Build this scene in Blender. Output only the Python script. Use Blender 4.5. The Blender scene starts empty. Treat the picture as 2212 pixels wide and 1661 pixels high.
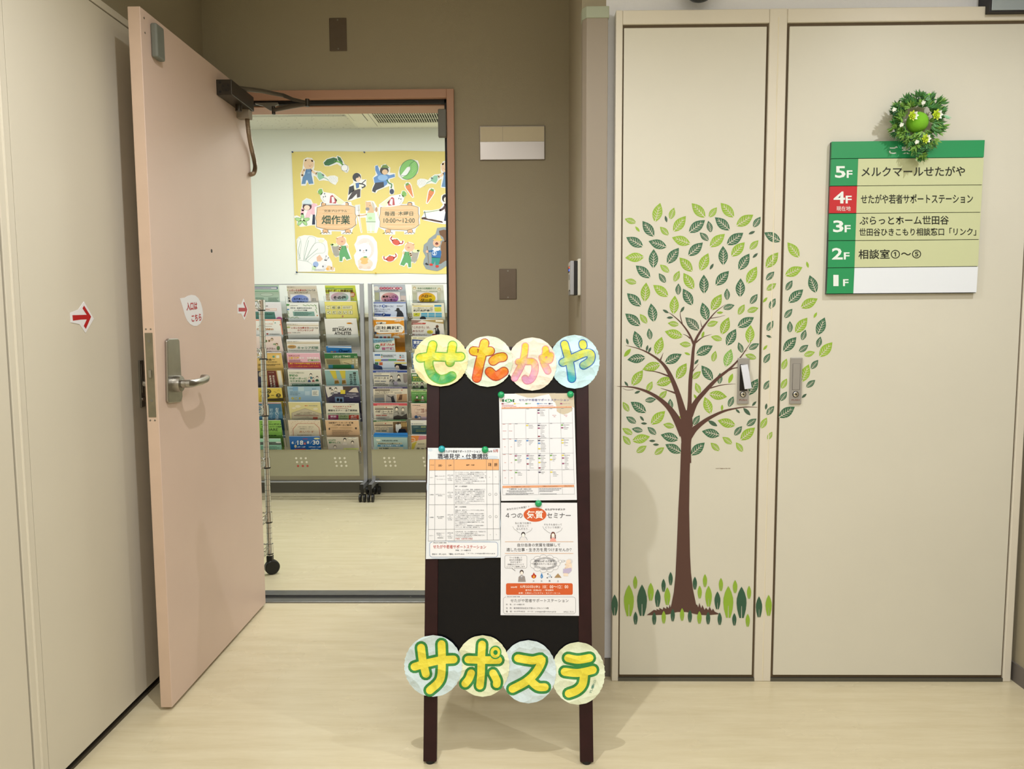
import bpy, bmesh, math, random
from mathutils import Vector, Matrix
from mathutils.geometry import tessellate_polygon
random.seed(7)
R = random.random
scene = bpy.context.scene
COL = scene.collection
# ---------------------------------------------------------------- camera
FPX, CX, CY = 1662.0, 1106.0, 830.5
CAM = Vector((0, 0, 1.2))
_d = Vector(((1130-CX)/FPX, (682-CY)/FPX, 1)).normalized()
_r = Vector((1, -0.004, 0)); _r.z = -(_r.x*_d.x+_r.y*_d.y)/_d.z; _r.normalize()
_n = _d.cross(_r)                      # photo 'down'
ROT = Matrix((_r, _d, -_n))            # rows: world axes seen in camera space (x right, y down, z forward)
cam_data = bpy.data.cameras.new('camera'); cam_data.sensor_width = 36
cam_data.lens = FPX/2212*36; cam_data.clip_start = 0.05
cam = bpy.data.objects.new('camera', cam_data); COL.objects.link(cam)
m3 = Matrix([[ROT[i][0], -ROT[i][1], -ROT[i][2]] for i in range(3)])
cam.matrix_world = Matrix.Translation(CAM) @ m3.to_4x4()
scene.camera = cam
# ---------------------------------------------------------------- light
scene.view_settings.view_transform = 'Standard'
scene.view_settings.look = 'None'
scene.view_settings.gamma = 1
scene.view_settings.use_curve_mapping = False
scene.view_settings.exposure = -0.1
w = bpy.data.worlds.new('world'); scene.world = w; w.use_nodes = True
w.node_tree.nodes['Background'].inputs[0].default_value = (1, .98, .95, 1)
w.node_tree.nodes['Background'].inputs[1].default_value = 0.12
def spot(name, loc, e, col, ang=164, blend=.9, size=.018):
    l = bpy.data.lights.new(name, 'SPOT'); l.energy = e; l.color = col
    l.spot_size = math.radians(ang); l.spot_blend = blend; l.shadow_soft_size = size
    o = bpy.data.objects.new(name, l); COL.objects.link(o); o.location = loc
def area(name, loc, e, col, sx, sy, rot=(0, 0, 0)):
    l = bpy.data.lights.new(name, 'AREA'); l.energy = e; l.color = col
    l.shape = 'RECTANGLE'; l.size = sx; l.size_y = sy
    o = bpy.data.objects.new(name, l); COL.objects.link(o); o.location = loc; o.rotation_euler = rot
WARM = (1, .99, .98)
spot('downlight', (-.37, 1.45, 2.46), 72, WARM)
spot('downlight', (1.45, 1.5, 2.46), 48, (.98, .99, 1))
area('lobby_fill', (-.2, -.5, 2.47), 44, WARM, 1.8, .6)  # unseen soft panel added as fill for the lobby, no real fixture
area('lobby_fill', (.9, .3, 2.47), 20, WARM, .9, .6)  # second added fill panel, likewise no real fixture
area('room_light', (-.9, 4.1, 2.42), 43, (.98, 1, .97), 1.4, .4)
area('room_light', (.6, 4.3, 2.42), 28, (.98, 1, .97), 1.2, .4)
# ---------------------------------------------------------------- helpers
def ray(px, py):
    return ROT @ Vector(((px-CX)/FPX, (py-CY)/FPX, 1))
class Plane:
    """a real plane in the room; at() measures where a line of sight meets it"""
    def __init__(s, p, n):
        s.p = Vector(p); s.n = Vector(n).normalized()
        if s.n.dot(CAM-s.p) < 0: s.n = -s.n
    def at(s, px, py, off=0):
        v = ray(px, py); t = (s.p-CAM).dot(s.n)/v.dot(s.n)
        return CAM+v*t+s.n*off
def PX(x): return Plane((x, 0, 0), (1, 0, 0))
def PY(y): return Plane((0, y, 0), (0, 1, 0))
def PZ(z): return Plane((0, 0, z), (0, 0, 1))
def hexc(h):
    if not isinstance(h, str): return tuple(h)
    h = h.lstrip('#')
    if len(h) == 3: h = ''.join(c*2 for c in h)
    o = []
    for i in (0, 2, 4):
        c = int(h[i:i+2], 16)/255
        o.append(c/12.92 if c <= .04045 else ((c+.055)/1.055)**2.4)
    return tuple(o)
_M = {}
def mat(name, col, rough=.5, metal=0, bump=0, bscale=200, noise=0, nscale=8, coat=0, emit=0, spec=.5, detail=3):
    if name in _M: return _M[name]
    m = bpy.data.materials.new(name); m.use_nodes = True
    nt = m.node_tree; b = nt.nodes['Principled BSDF']
    c = hexc(col)
    b.inputs['Base Color'].default_value = (*c, 1)
    b.inputs['Roughness'].default_value = rough; b.inputs['Metallic'].default_value = metal
    b.inputs['Coat Weight'].default_value = coat
    b.inputs['Specular IOR Level'].default_value = spec
    if emit:
        b.inputs['Emission Color'].default_value = (*c, 1); b.inputs['Emission Strength'].default_value = emit
    tc = nt.nodes.new('ShaderNodeTexCoord')
    if noise:
        n = nt.nodes.new('ShaderNodeTexNoise'); n.inputs['Scale'].default_value = nscale; n.inputs['Detail'].default_value = 5
        nt.links.new(tc.outputs['Object'], n.inputs['Vector'])
        r = nt.nodes.new('ShaderNodeMapRange'); r.inputs[1].default_value = .3; r.inputs[2].default_value = .7
        r.inputs[3].default_value = 1-noise; r.inputs[4].default_value = 1+noise*.4
        nt.links.new(n.outputs['Fac'], r.inputs[0])
        x = nt.nodes.new('ShaderNodeVectorMath'); x.operation = 'SCALE'; x.inputs[0].default_value = c
        nt.links.new(r.outputs[0], x.inputs['Scale']); nt.links.new(x.outputs[0], b.inputs['Base Color'])
    if bump:
        n = nt.nodes.new('ShaderNodeTexNoise'); n.inputs['Scale'].default_value = bscale; n.inputs['Detail'].default_value = detail
        nt.links.new(tc.outputs['Object'], n.inputs['Vector'])
        p = nt.nodes.new('ShaderNodeBump'); p.inputs['Strength'].default_value = bump; p.inputs['Distance'].default_value = .002
        nt.links.new(n.outputs['Fac'], p.inputs['Height']); nt.links.new(p.outputs[0], b.inputs['Normal'])
    _M[name] = m; return m
def print_mat(name, rough, bump=0, bscale=12, dist=.004, coat=0):
    m = bpy.data.materials.new(name); m.use_nodes = True; nt = m.node_tree; b = nt.nodes['Principled BSDF']
    a = nt.nodes.new('ShaderNodeAttribute'); a.attribute_name = 'ink'
    nt.links.new(a.outputs['Color'], b.inputs['Base Color']); b.inputs['Roughness'].default_value = rough
    b.inputs['Coat Weight'].default_value = coat
    if bump:
        tc = nt.nodes.new('ShaderNodeTexCoord')
        n = nt.nodes.new('ShaderNodeTexVoronoi'); n.inputs['Scale'].default_value = bscale
        q = nt.nodes.new('ShaderNodeTexNoise'); q.inputs['Scale'].default_value = bscale*.7; q.inputs['Detail'].default_value = 4
        ad = nt.nodes.new('ShaderNodeMath'); ad.operation = 'ADD'
        nt.links.new(tc.outputs['Object'], n.inputs['Vector']); nt.links.new(tc.outputs['Object'], q.inputs['Vector'])
        nt.links.new(n.outputs['Distance'], ad.inputs[0]); nt.links.new(q.outputs['Fac'], ad.inputs[1])
        p = nt.nodes.new('ShaderNodeBump'); p.inputs['Strength'].default_value = bump; p.inputs['Distance'].default_value = dist
        nt.links.new(ad.outputs[0], p.inputs['Height']); nt.links.new(p.outputs[0], b.inputs['Normal'])
    return m
PRINT = print_mat('printed_paper', .45)
GLOSSY = print_mat('glossy_print', .28)
VINYL = print_mat('vinyl_print', .4)
CRUMPLED = print_mat('crumpled_paper', .5, .9, 24, .012)
def tag(o, label=None, cat=None, group=None, kind=None):
    if label: o['label'] = label
    if cat: o['category'] = cat
    if group: o['group'] = group
    if kind: o['kind'] = kind
    return o
def base_of(p):
    v = Vector((0, 0, 0))
    while p is not None: v += p.location; p = p.parent
    return v
def thing(name, loc, label=None, cat=None, group=None, kind=None):
    o = bpy.data.objects.new(name, None); COL.objects.link(o); o.location = loc
    o.empty_display_size = .05
    return tag(o, label, cat, group, kind)
def link_mesh(name, verts, faces, mats, mi=None, parent=None, loc=None, smooth=False, ink=None):
    b = base_of(parent) if parent else Vector(loc or (0, 0, 0))
    me = bpy.data.meshes.new(name)
    me.from_pydata([tuple(Vector(v)-b) for v in verts], [], faces)
    for m in mats: me.materials.append(m)
    if mi: me.polygons.foreach_set('material_index', mi)
    if smooth: me.polygons.foreach_set('use_smooth', [True]*len(me.polygons))
    if ink:
        a = me.color_attributes.new('ink', 'FLOAT_COLOR', 'POINT')
        a.data.foreach_set('color', [c for k in ink for c in (*k, 1)])
    me.update()
    o = bpy.data.objects.new(name, me); COL.objects.link(o)
    if parent: o.parent = parent
    else: o.location = b
    return o
class MB:
    def __init__(s): s.v = []; s.f = []; s.mi = []; s.m = 0
    def quad(s, a, b, c, d): n = len(s.v); s.v += [Vector(a), Vector(b), Vector(c), Vector(d)]; s.f.append((n, n+1, n+2, n+3)); s.mi.append(s.m); return s
    def box(s, x0, x1, y0, y1, z0, z1, M=None):
        n = len(s.v)
        P = [Vector((x, y, z)) for x in (x0, x1) for y in (y0, y1) for z in (z0, z1)]
        if M: P = [M @ p for p in P]
        s.v += P
        for f in ((0, 1, 3, 2), (4, 6, 7, 5), (0, 4, 5, 1), (2, 3, 7, 6), (0, 2, 6, 4), (1, 5, 7, 3)):
            s.f.append(tuple(n+i for i in f)); s.mi.append(s.m)
        return s
    def prism(s, pts, off):
        """closed solid: polygon pts (3d) pushed along off"""
        n = len(s.v); k = len(pts); off = Vector(off)
        pts = [Vector(p) for p in pts]
        s.v += pts+[p+off for p in pts]
        s.f.append(tuple(range(n, n+k))); s.f.append(tuple(range(n+2*k-1, n+k-1, -1)))
        for i in range(k): s.f.append((n+i, n+k+i, n+k+(i+1) % k, n+(i+1) % k))
        s.mi += [s.m]*(k+2); return s
    def tube(s, path, r, n=10, cap=True):
        path = [Vector(p) for p in path]; base = len(s.v); prev = None
        rs = r if isinstance(r, (list, tuple)) else [r]*len(path)
        for i, p in enumerate(path):
            t = (path[min(i+1, len(path)-1)]-path[max(i-1, 0)]).normalized()
            if prev is None: a = t.orthogonal().normalized()
            else: a = (prev-t*prev.dot(t)).normalized()
            prev = a; b = t.cross(a)
            for j in range(n):
                g = 2*math.pi*j/n; s.v.append(p+(a*math.cos(g)+b*math.sin(g))*rs[i])
        for i in range(len(path)-1):
            for j in range(n):
                q = base+i*n; s.f.append((q+j, q+(j+1) % n, q+n+(j+1) % n, q+n+j)); s.mi.append(s.m)
        if cap:
            s.f.append(tuple(base+j for j in range(n-1, -1, -1))); s.f.append(tuple(base+(len(path)-1)*n+j for j in range(n))); s.mi += [s.m]*2
        return s
    def lathe(s, prof, c, axis, n=24):
        """prof: list of (r, h) along axis from c"""
        c = Vector(c); t = Vector(axis).normalized(); a = t.orthogonal().normalized(); b = t.cross(a); base = len(s.v)
        for r, h in prof:
            for j in range(n):
                g = 2*math.pi*j/n; s.v.append(c+t*h+(a*math.cos(g)+b*math.sin(g))*r)
        for i in range(len(prof)-1):
            for j in range(n):
                q = base+i*n; s.f.append((q+j, q+(j+1) % n, q+n+(j+1) % n, q+n+j)); s.mi.append(s.m)
        s.f.append(tuple(base+j for j in range(n-1, -1, -1))); s.f.append(tuple(base+(len(prof)-1)*n+j for j in range(n))); s.mi += [s.m]*2
        return s
    def build(s, name, mats, parent=None, smooth=False, bevel=0, loc=None, seg=2):
        mats = mats if isinstance(mats, (list, tuple)) else [mats]
        o = link_mesh(name, s.v, s.f, mats, s.mi, parent, loc)
        me = o.data; bm = bmesh.new(); bm.from_mesh(me); bmesh.ops.recalc_face_normals(bm, faces=bm.faces); bm.to_mesh(me); bm.free()
        if smooth:
            me.polygons.foreach_set('use_smooth', [True]*len(me.polygons))
            me.set_sharp_from_angle(angle=math.radians(35))
        if bevel:
            md = o.modifiers.new('bevel', 'BEVEL'); md.width = bevel; md.segments = seg; md.limit_method = 'ANGLE'; md.harden_normals = False
        return o
_G = {}
def glyphs(s, bold=0):
    k = (s, bold)
    if k not in _G:
        c = bpy.data.curves.new('t', 'FONT'); c.body = s; c.offset = bold; c.resolution_u = 2; c.fill_mode = 'FRONT'
        o = bpy.data.objects.new('t', c); m = bpy.data.meshes.new_from_object(o)
        P = [(v.co.x, v.co.y) for v in m.vertices]; F = [tuple(p.vertices) for p in m.polygons]
        bpy.data.objects.remove(o); bpy.data.curves.remove(c); bpy.data.meshes.remove(m)
        x0 = min(p[0] for p in P); x1 = max(p[0] for p in P); y0 = min(p[1] for p in P); y1 = max(p[1] for p in P)
        _G[k] = ([((p[0]-x0)/(x1-x0 or 1), (p[1]-y0)/(y1-y0 or 1)) for p in P], F)
    return _G[k]
def smooth_path(pts, k=6):
    if len(pts) < 3: return pts
    out = []
    for i in range(len(pts)-1):
        a = pts[max(i-1, 0)]; b = pts[i]; c = pts[i+1]; d = pts[min(i+2, len(pts)-1)]
        for j in range(k):
            t = j/k
            out.append(tuple(.5*(2*b[q]+(c[q]-a[q])*t+(2*a[q]-5*b[q]+4*c[q]-d[q])*t*t+(3*b[q]-a[q]-3*c[q]+d[q])*t**3) for q in range(len(b))))
    out.append(tuple(pts[-1])); return out
class D:
    """flat print and cut sheets measured on a plane: x, y are readings of a close-up with origin ox, oy and scale sc"""
    def __init__(s, plane, ox=0, oy=0, sc=1, off=0, dl=.00022, disp=None):
        s.pl = plane; s.ox = ox; s.oy = oy; s.sc = sc; s.off = off; s.dl = dl; s.disp = disp
        s.v = []; s.f = []; s.c = []
    def w(s, x, y, l=0):
        e = s.disp(x, y) if s.disp else 0
        pl = s.pl(s.ox+x/s.sc) if callable(s.pl) else s.pl
        return pl.at(s.ox+x/s.sc, s.oy+y/s.sc, s.off+l*s.dl+e)
    def add(s, P, F, col, l):
        n = len(s.v)
        for p in P:
            s.v.append(s.w(p[0], p[1], l)); s.c.append(hexc(col(p[0], p[1]) if callable(col) else col))
        s.f += [tuple(n+i for i in f) for f in F]; return s
    def p(s, pts, col, l=1):
        F = tessellate_polygon([[Vector((q[0], q[1], 0)) for q in pts]])
        return s.add(pts, F, col, l)
    def r(s, x0, y0, x1, y1, col, l=1):
        return s.add([(x0, y0), (x1, y0), (x1, y1), (x0, y1)], [(0, 1, 2, 3)], col, l)
    def rr(s, x0, y0, x1, y1, rad, col, l=1):
        pts = []
        for cx, cy, a in ((x1-rad, y0+rad, -90), (x1-rad, y1-rad, 0), (x0+rad, y1-rad, 90), (x0+rad, y0+rad, 180)):
            for k in range(5):
                g = math.radians(a+k*22.5); pts.append((cx+rad*math.cos(g), cy+rad*math.sin(g)))
        return s.p(pts, col, l)
    def frame(s, x0, y0, x1, y1, w, col, l=1):
        h = w/2
        s.r(x0-h, y0-h, x1+h, y0+h, col, l).r(x0-h, y1-h, x1+h, y1+h, col, l); return s.r(x0-h, y0, x0+h, y1, col, l).r(x1-h, y0, x1+h, y1, col, l)
    def e(s, cx, cy, rx, ry, col, l=1, n=22, rot=0):
        g = math.radians(rot); ca, sa = math.cos(g), math.sin(g); pts = []
        for k in range(n):
            a = 2*math.pi*k/n; x, y = rx*math.cos(a), ry*math.sin(a); pts.append((cx+x*ca-y*sa, cy+x*sa+y*ca))
        return s.p(pts, col, l)
    def k(s, pts, w, col, l=1, sm=1, cap=1):
        """stroke; a third value per point is its own width"""
        pts = [q if len(q) == 3 else (*q, w) for q in pts]
        if sm: pts = smooth_path(pts)
        P = []; F = []
        for i, q in enumerate(pts):
            a = pts[max(i-1, 0)]; b = pts[min(i+1, len(pts)-1)]
            dx, dy = b[0]-a[0], b[1]-a[1]; L = math.hypot(dx, dy) or 1; h = q[2]/2
            P += [(q[0]-dy/L*h, q[1]+dx/L*h), (q[0]+dy/L*h, q[1]-dx/L*h)]
            if i: n = 2*i; F.append((n-2, n-1, n+1, n))
        s.add(P, F, col, l)
        if cap:
            for q in (pts[0], pts[-1]): s.e(q[0], q[1], q[2]/2, q[2]/2, col, l, 14)
        return s
    def tq(s, q, txt, col, l=2, b=0):
        G, F = glyphs(txt, b); (ax, ay), (bx, by), (cx, cy), (dx, dy) = q   # tl tr br bl
        P = []
        for u, v in G:
            v = 1-v; P.append(((ax*(1-u)+bx*u)*(1-v)+(dx*(1-u)+cx*u)*v, (ay*(1-u)+by*u)*(1-v)+(dy*(1-u)+cy*u)*v))
        return s.add(P, F, col, l)
    def t(s, x0, y0, x1, y1, txt, col='#333', l=2, b=.012, sl=0):
        return s.tq([(x0, y0), (x1, y0+sl), (x1, y1+sl), (x0, y1)], txt, col, l, b)
    def tv(s, x0, y0, x1, y1, txt, col, l=2, b=.012, dx=0):
        h = (y1-y0)/len(txt)
        for i, ch in enumerate(txt):
            o = dx*i/len(txt)
            if ch != ' ': s.t(x0+o, y0+h*i+h*.06, x1+o, y0+h*(i+1)-h*.06, ch, col, l, b)
        return s
    def g(s, x0, y0, x1, y1, n, col='#888', l=2):
        """rows of print too small to read"""
        h = (y1-y0)/n
        for i in range(n):
            x = x0; e = x1-(x1-x0)*R()*.3
            while x < e:
                q = min(h*(.5+R()*2.2), e-x+.01); s.r(x, y0+h*i+h*.22, x+q, y0+h*i+h*.72, col, l); x += q+h*.25
        return s
    def slab(s, pts, th, col, l=0):
        """a cut sheet with thickness th, its front at layer l"""
        n = len(s.v); k = len(pts); F = tessellate_polygon([[Vector((q[0], q[1], 0)) for q in pts]])
        c = hexc(col)
        fr = [s.w(q[0], q[1], l) for q in pts]; nn = s.pl.n if not callable(s.pl) else s.pl(s.ox+pts[0][0]/s.sc).n
        s.v += fr+[p-nn*th for p in fr]; s.c += [c]*(2*k)
        s.f += [tuple(n+i for i in f) for f in F]+[tuple(n+k+i for i in reversed(f)) for f in F]
        s.f += [(n+i, n+(i+1) % k, n+k+(i+1) % k, n+k+i) for i in range(k)]
        return s
    def obj(s, name, parent=None, m=None, loc=None, **kw):
        if parent is None and loc is None:
            loc = sum(s.v, Vector())/len(s.v)
        o = link_mesh(name, s.v, s.f, [m or PRINT], None, parent, loc, False, s.c)
        return tag(o, **kw)
# ---------------------------------------------------------------- materials
WALLP = mat('beige_wall_paint', '#a39a84', .75, bump=.25, bscale=260)
WALLW = mat('white_rough_plaster', '#e9ebf2', .8, bump=.9, bscale=70, detail=4)
CREAM = mat('cream_steel_paint', '#d7d4c7', .42, bump=.05, bscale=500, noise=.03, nscale=3)
CREAM2 = mat('cream_frame_paint', '#dcd6c8', .4, noise=.03, nscale=4)
LCREAM = mat('cream_left_paint', '#d6d0c0', .45, bump=.05, bscale=500, noise=.02, nscale=3)
PINK = mat('pink_door_paint', '#d6beb0', .42, bump=.06, bscale=500, noise=.03, nscale=4)
PINKE = mat('pink_edge_paint', '#ceb5a1', .45, noise=.04, nscale=14)
PINKF = mat('pink_frame_paint', '#b98f77', .45)
BLACK = mat('black_rubber', '#0a0a0a', .6)
DARK = mat('dark_gap', '#191510', .8)
STEEL = mat('satin_steel', '#a5a29b', .32, 1, noise=.08, nscale=20)
STEELD = mat('brushed_grey_steel', '#8b8880', .42, .9)
CHROME = mat('chrome', '#d6d6d6', .12, 1)
ALU = mat('grey_aluminium', '#a9abb2', .38, .7)
SILLM = mat('sill_steel', '#8d8f92', .35, .9, noise=.1, nscale=30)
BASEG = mat('grey_vinyl_base', '#6f6964', .55)
ROOMW = mat('pale_room_wall', '#e3e6df', .8, bump=.1, bscale=200)
ROOML = mat('beige_room_dado', '#b3ab93', .7)
WHITEP = mat('white_plastic', '#e0ded2', .4)
BOARDB = mat('blackboard', '#0b0c12', .2, spec=.3, bump=.05, bscale=40)
WOODD = mat('dark_stained_wood', '#2a1014', .38, spec=.3, noise=.25, nscale=25)
GREY = mat('grey_plastic', '#6c6c66', .5)
BRONZE = mat('bronze_closer', '#3c362d', .38, .5)
SAGE = mat('sage_plastic', '#a3ab97', .45)
DUCT = mat('taupe_duct_plastic', '#968b7d', .5)
CASTB = mat('black_caster_plastic', '#0e0e10', .4)
CONDUIT = mat('taupe_metal_conduit', '#9c8a74', .4, .5)
def floor_mat():
    m = bpy.data.materials.new('glossy_vinyl_floor'); m.use_nodes = True; nt = m.node_tree; b = nt.nodes['Principled BSDF']; L = nt.links.new
    tc = nt.nodes.new('ShaderNodeTexCoord'); mp = nt.nodes.new('ShaderNodeMapping'); mp.inputs['Scale'].default_value = (2.2, 16, 1)
    L(tc.outputs['Object'], mp.inputs['Vector'])
    n = nt.nodes.new('ShaderNodeTexNoise'); n.inputs['Scale'].default_value = 1.6; n.inputs['Detail'].default_value = 7; n.inputs['Roughness'].default_value = .65
    L(mp.outputs[0], n.inputs['Vector'])
    r = nt.nodes.new('ShaderNodeValToRGB'); e = r.color_ramp.elements
    e[0].position = .3; e[0].color = (*hexc('#c8bc9c'), 1); e[1].position = .7; e[1].color = (*hexc('#d5cbae'), 1)
    L(n.outputs['Fac'], r.inputs[0]); L(r.outputs[0], b.inputs['Base Color'])
    n2 = nt.nodes.new('ShaderNodeTexNoise'); n2.inputs['Scale'].default_value = 2.5; n2.inputs['Detail'].default_value = 4
    L(tc.outputs['Object'], n2.inputs['Vector'])
    q = nt.nodes.new('ShaderNodeMapRange'); q.inputs[3].default_value = .16; q.inputs[4].default_value = .36
    L(n2.outputs['Fac'], q.inputs[0]); L(q.outputs[0], b.inputs['Roughness'])
    n3 = nt.nodes.new('ShaderNodeTexNoise'); n3.inputs['Scale'].default_value = 9
    L(mp.outputs[0], n3.inputs['Vector'])
    p = nt.nodes.new('ShaderNodeBump'); p.inputs['Strength'].default_value = .12; p.inputs['Distance'].default_value = .002
    L(n3.outputs['Fac'], p.inputs['Height']); L(p.outputs[0], b.inputs['Normal'])
    return m
FLOOR = floor_mat()
def acrylic():
    m = bpy.data.materials.new('clear_acrylic'); m.use_nodes = True; nt = m.node_tree; L = nt.links.new
    for n in list(nt.nodes):
        if n.type == 'BSDF_PRINCIPLED': nt.nodes.remove(n)
    out = next(n for n in nt.nodes if n.type == 'OUTPUT_MATERIAL')
    t = nt.nodes.new('ShaderNodeBsdfTransparent'); t.inputs[0].default_value = (.93, .95, .95, 1)
    g = nt.nodes.new('ShaderNodeBsdfGlossy'); g.inputs['Roughness'].default_value = .08
    x = nt.nodes.new('ShaderNodeMixShader'); f = nt.nodes.new('ShaderNodeFresnel'); f.inputs[0].default_value = 1.4
    L(f.outputs[0], x.inputs[0]); L(t.outputs[0], x.inputs[1]); L(g.outputs[0], x.inputs[2]); L(x.outputs[0], out.inputs[0])
    return m
ACRYL = acrylic()
def struct(o): o['kind'] = 'structure'; return o
# ---------------------------------------------------------------- room shell
YF, YW, YR = 2.44, 2.48, 3.15          # cabinet frame face, right wall, recessed wall
XL, XS, XR = -1.27, .186, 1.605
YB = 5.2                               # back wall of the inner room
ZC, ZI = 2.5, 2.45
OX0, OX1, OZ = -1.156, -.305, 2.045    # doorway
RX0, RX1 = -2.6, 1.6
struct(MB().box(XL-.1, XR+.1, -1.6, YR, -.05, 0).box(RX0, RX1, YR, YB+.1, -.05, 0).build('floor', FLOOR))
struct(MB().box(XL-.1, XR+.1, -1.6, YR+.06, ZC, ZC+.05).build('ceiling', mat('white_ceiling', '#d8d6cf', .8)))
wb = MB().box(XL-.1, OX0-.03, YR, YR+.12, 0, ZC).box(OX1+.03, XS+.08, YR, YR+.12, 0, ZC).box(OX0-.03, OX1+.03, YR, YR+.12, OZ+.04, ZC)
wb = struct(wb.build('wall_back', WALLP))
struct(MB().box(XL-.1, XL, -1.6, YR, 0, ZC).build('wall_left', WALLP))
struct(MB().box(XS, XS+.075, YW, YR, 0, ZC).build('wall_recess', WALLP))
struct(MB().box(XS+.075, XR+.1, YW, YW+.1, 0, ZC).build('wall_front', WALLW))
struct(MB().box(XR, XR+.1, -1.6, YW, 0, ZC).build('wall_right', WALLP))
struct(MB().box(XL-.1, XR+.1, -1.7, -1.6, 0, ZC).build('wall_rear', mat('rear_wall_paint', '#bdb49c', .75)))
struct(MB().box(XS-.002, .30, YW-.006, YW, 0, .062).build('baseboard_front', BASEG))
struct(MB().box(1.575, XR, YW-.006, YW, 0, .062).build('baseboard_corner', BASEG))
struct(MB().box(XR-.006, XR, -1.6, YW-.006, 0, .062).build('baseboard_right', BASEG))
struct(MB().box(OX1+.035, XS, YR-.006, YR, 0, .062).build('baseboard_back', BASEG))
struct(MB().box(XS-.006, XS, YW, YR-.006, 0, .062).build('baseboard_recess', BASEG))
# inner room
struct(MB().box(RX0, RX1, YB, YB+.1, 0, ZI).build('wall_room_back', ROOMW))
struct(MB().box(RX0-.1, RX0, YR+.12, YB+.1, 0, ZI).build('wall_room_left', ROOMW))
struct(MB().box(RX1, RX1+.1, YR+.12, YB+.1, 0, ZI).build('wall_room_right', ROOMW))
struct(MB().box(RX0, XL-.1, YR, YR+.12, 0, ZI).box(XS+.08, RX1, YR, YR+.12, 0, ZI).build('wall_room_front', ROOMW))
ce = struct(MB().box(RX0-.1, RX1+.1, YR+.12, YB+.1, ZI+.004, ZI+.06).build('ceiling_room', DARK))
def speckle():
    m = mat('speckled_ceiling_board', '#d6d5c8', .85); nt = m.node_tree; b = nt.nodes['Principled BSDF']; L = nt.links.new
    tc = nt.nodes.new('ShaderNodeTexCoord'); n = nt.nodes.new('ShaderNodeTexNoise'); n.inputs['Scale'].default_value = 60; n.inputs['Detail'].default_value = 1
    L(tc.outputs['Object'], n.inputs['Vector']); r = nt.nodes.new('ShaderNodeValToRGB'); e = r.color_ramp.elements
    e[0].position = .27; e[0].color = (*hexc('#9d9a8c'), 1); e[1].position = .31; e[1].color = (*hexc('#dcdcd2'), 1)
    L(n.outputs['Fac'], r.inputs[0]); L(r.outputs[0], b.inputs['Base Color']); return m
SPK = speckle()
ys = PZ(ZI).at(700, 247).y
yy = [YR+.12, ys-.455, ys, YB]
for a, b in zip(yy, yy[1:]):
    MB().box(RX0, RX1, a+.0015, b-.0015, ZI-(.014 if b == YB else .004), ZI+.004).build('ceiling_panel', SPK, ce)
dz = PY(YB-.04).at(820, 676).z
struct(MB().box(RX0, RX1, YB-.025, YB, .085, dz-.03).build('trim_2', ROOML))
struct(MB().box(RX0, RX1, YB-.05, YB, dz-.03, dz).build('trim_3', mat('ledge_cream', '#d3cfb6', .5), bevel=.006))
struct(MB().box(RX0, RX1, YB-.035, YB, 0, .085).build('baseboard_room', mat('dark_room_base', '#5d5a50', .6)))
struct(MB().box(RX0, RX1, YB-.16, YB-.155, 0, .0012).build('trim_floor_seam', mat('seam_brown', '#8a7f5f', .7)))
# pink door frame
f = MB()
f.box(OX1+.005, OX1+.034, YR-.02, YR+.005, 0, 2.096).box(OX0-.034, OX0-.005, YR-.02, YR+.005, 0, 2.096).box(OX0-.005, OX1+.005, YR-.02, YR+.005, 2.062, 2.096)
f.box(OX1+.002, OX1+.034, YR+.03, YR+.14, 0, 2.08).box(OX0-.034, OX0-.002, YR+.03, YR+.14, 0, 2.08).box(OX0, OX1, YR+.03, YR+.14, OZ-.002, 2.08)
fr = struct(f.build('trim_1', PINKF, bevel=.002))
MB().box(OX1-.006, OX1+.006, YR+.006, YR+.03, 0, 2.065).box(OX0-.006, OX0+.006, YR+.006, YR+.03, 0, 2.065).box(OX0, OX1, YR+.006, YR+.03, OZ+.003, 2.065).build('gasket', BLACK, fr)
# threshold
sl = struct(MB().box(OX0, OX1, YR-.018, YR+.022, 0, .006).build('trim_threshold', SILLM, bevel=.001))
MB().box(OX0, OX1, YR+.022, YR+.055, .0005, .003).build('slot', BLACK, sl)
MB().box(OX0, OX1, YR+.055, YR+.112, 0, .008).build('plate', SILLM, sl)
o = MB().lathe([(.004, 0), (.004, .0012)], (PZ(.003).at(887, 1289, 0)), (0, 0, 1), 12).build('screw', CHROME, sl)
# ---------------------------------------------------------------- shaft doors on the right
F = PY(YF)
def fx(px, py): return F.at(px, py).x
gl0, gl1 = fx(1345, 760), fx(1350, 760)            # left gap
xa = fx(1325.5, 830)                               # frame outer left
gL, gR = fx(1340.5, 760), fx(1345, 760)
mL, mM = fx(1641, 760), fx(1646, 760)
m2, m3_ = fx(1683, 760), fx(1688, 760)
e1, e2, e3 = fx(2164, 1460), fx(2167, 1460), fx(2184, 1460)
ZT = 2.126; zi = F.at(1600, 50).z; zd = F.at(1600, 57).z
fm = MB().box(xa, gL, YF, YW, 0, ZT).box(mL+.007, m2, YF, YW, 0, ZT).box(e2, e3, YF, YW, 0, ZT).box(gL, mL+.007, YF, YW, zi, ZT-.0005).box(m2, e2, YF, YW, zi, ZT-.0005)
struct(fm.build('trim_4', CREAM2, bevel=.003))
xs = fx(1664.5, 760)
struct(MB().tube([(xs, YF+.0012, .003)]+[(xs+.0004*math.sin(k*2.3), YF+.0012, k*.07) for k in range(1, 31)], [.0022+.0005*math.sin(k*1.9) for k in range(31)], 8).build('trim_seam', mat('caulk', '#e2dac4', .5), smooth=True))
struct(MB().box(gL, mL+.008, YF+.008, YW-.001, .0, zi).box(m2, e2, YF+.008, YW-.001, 0, zi).build('trim_5', mat('brown_gap_paint', '#5a4a34', .7)))
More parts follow.
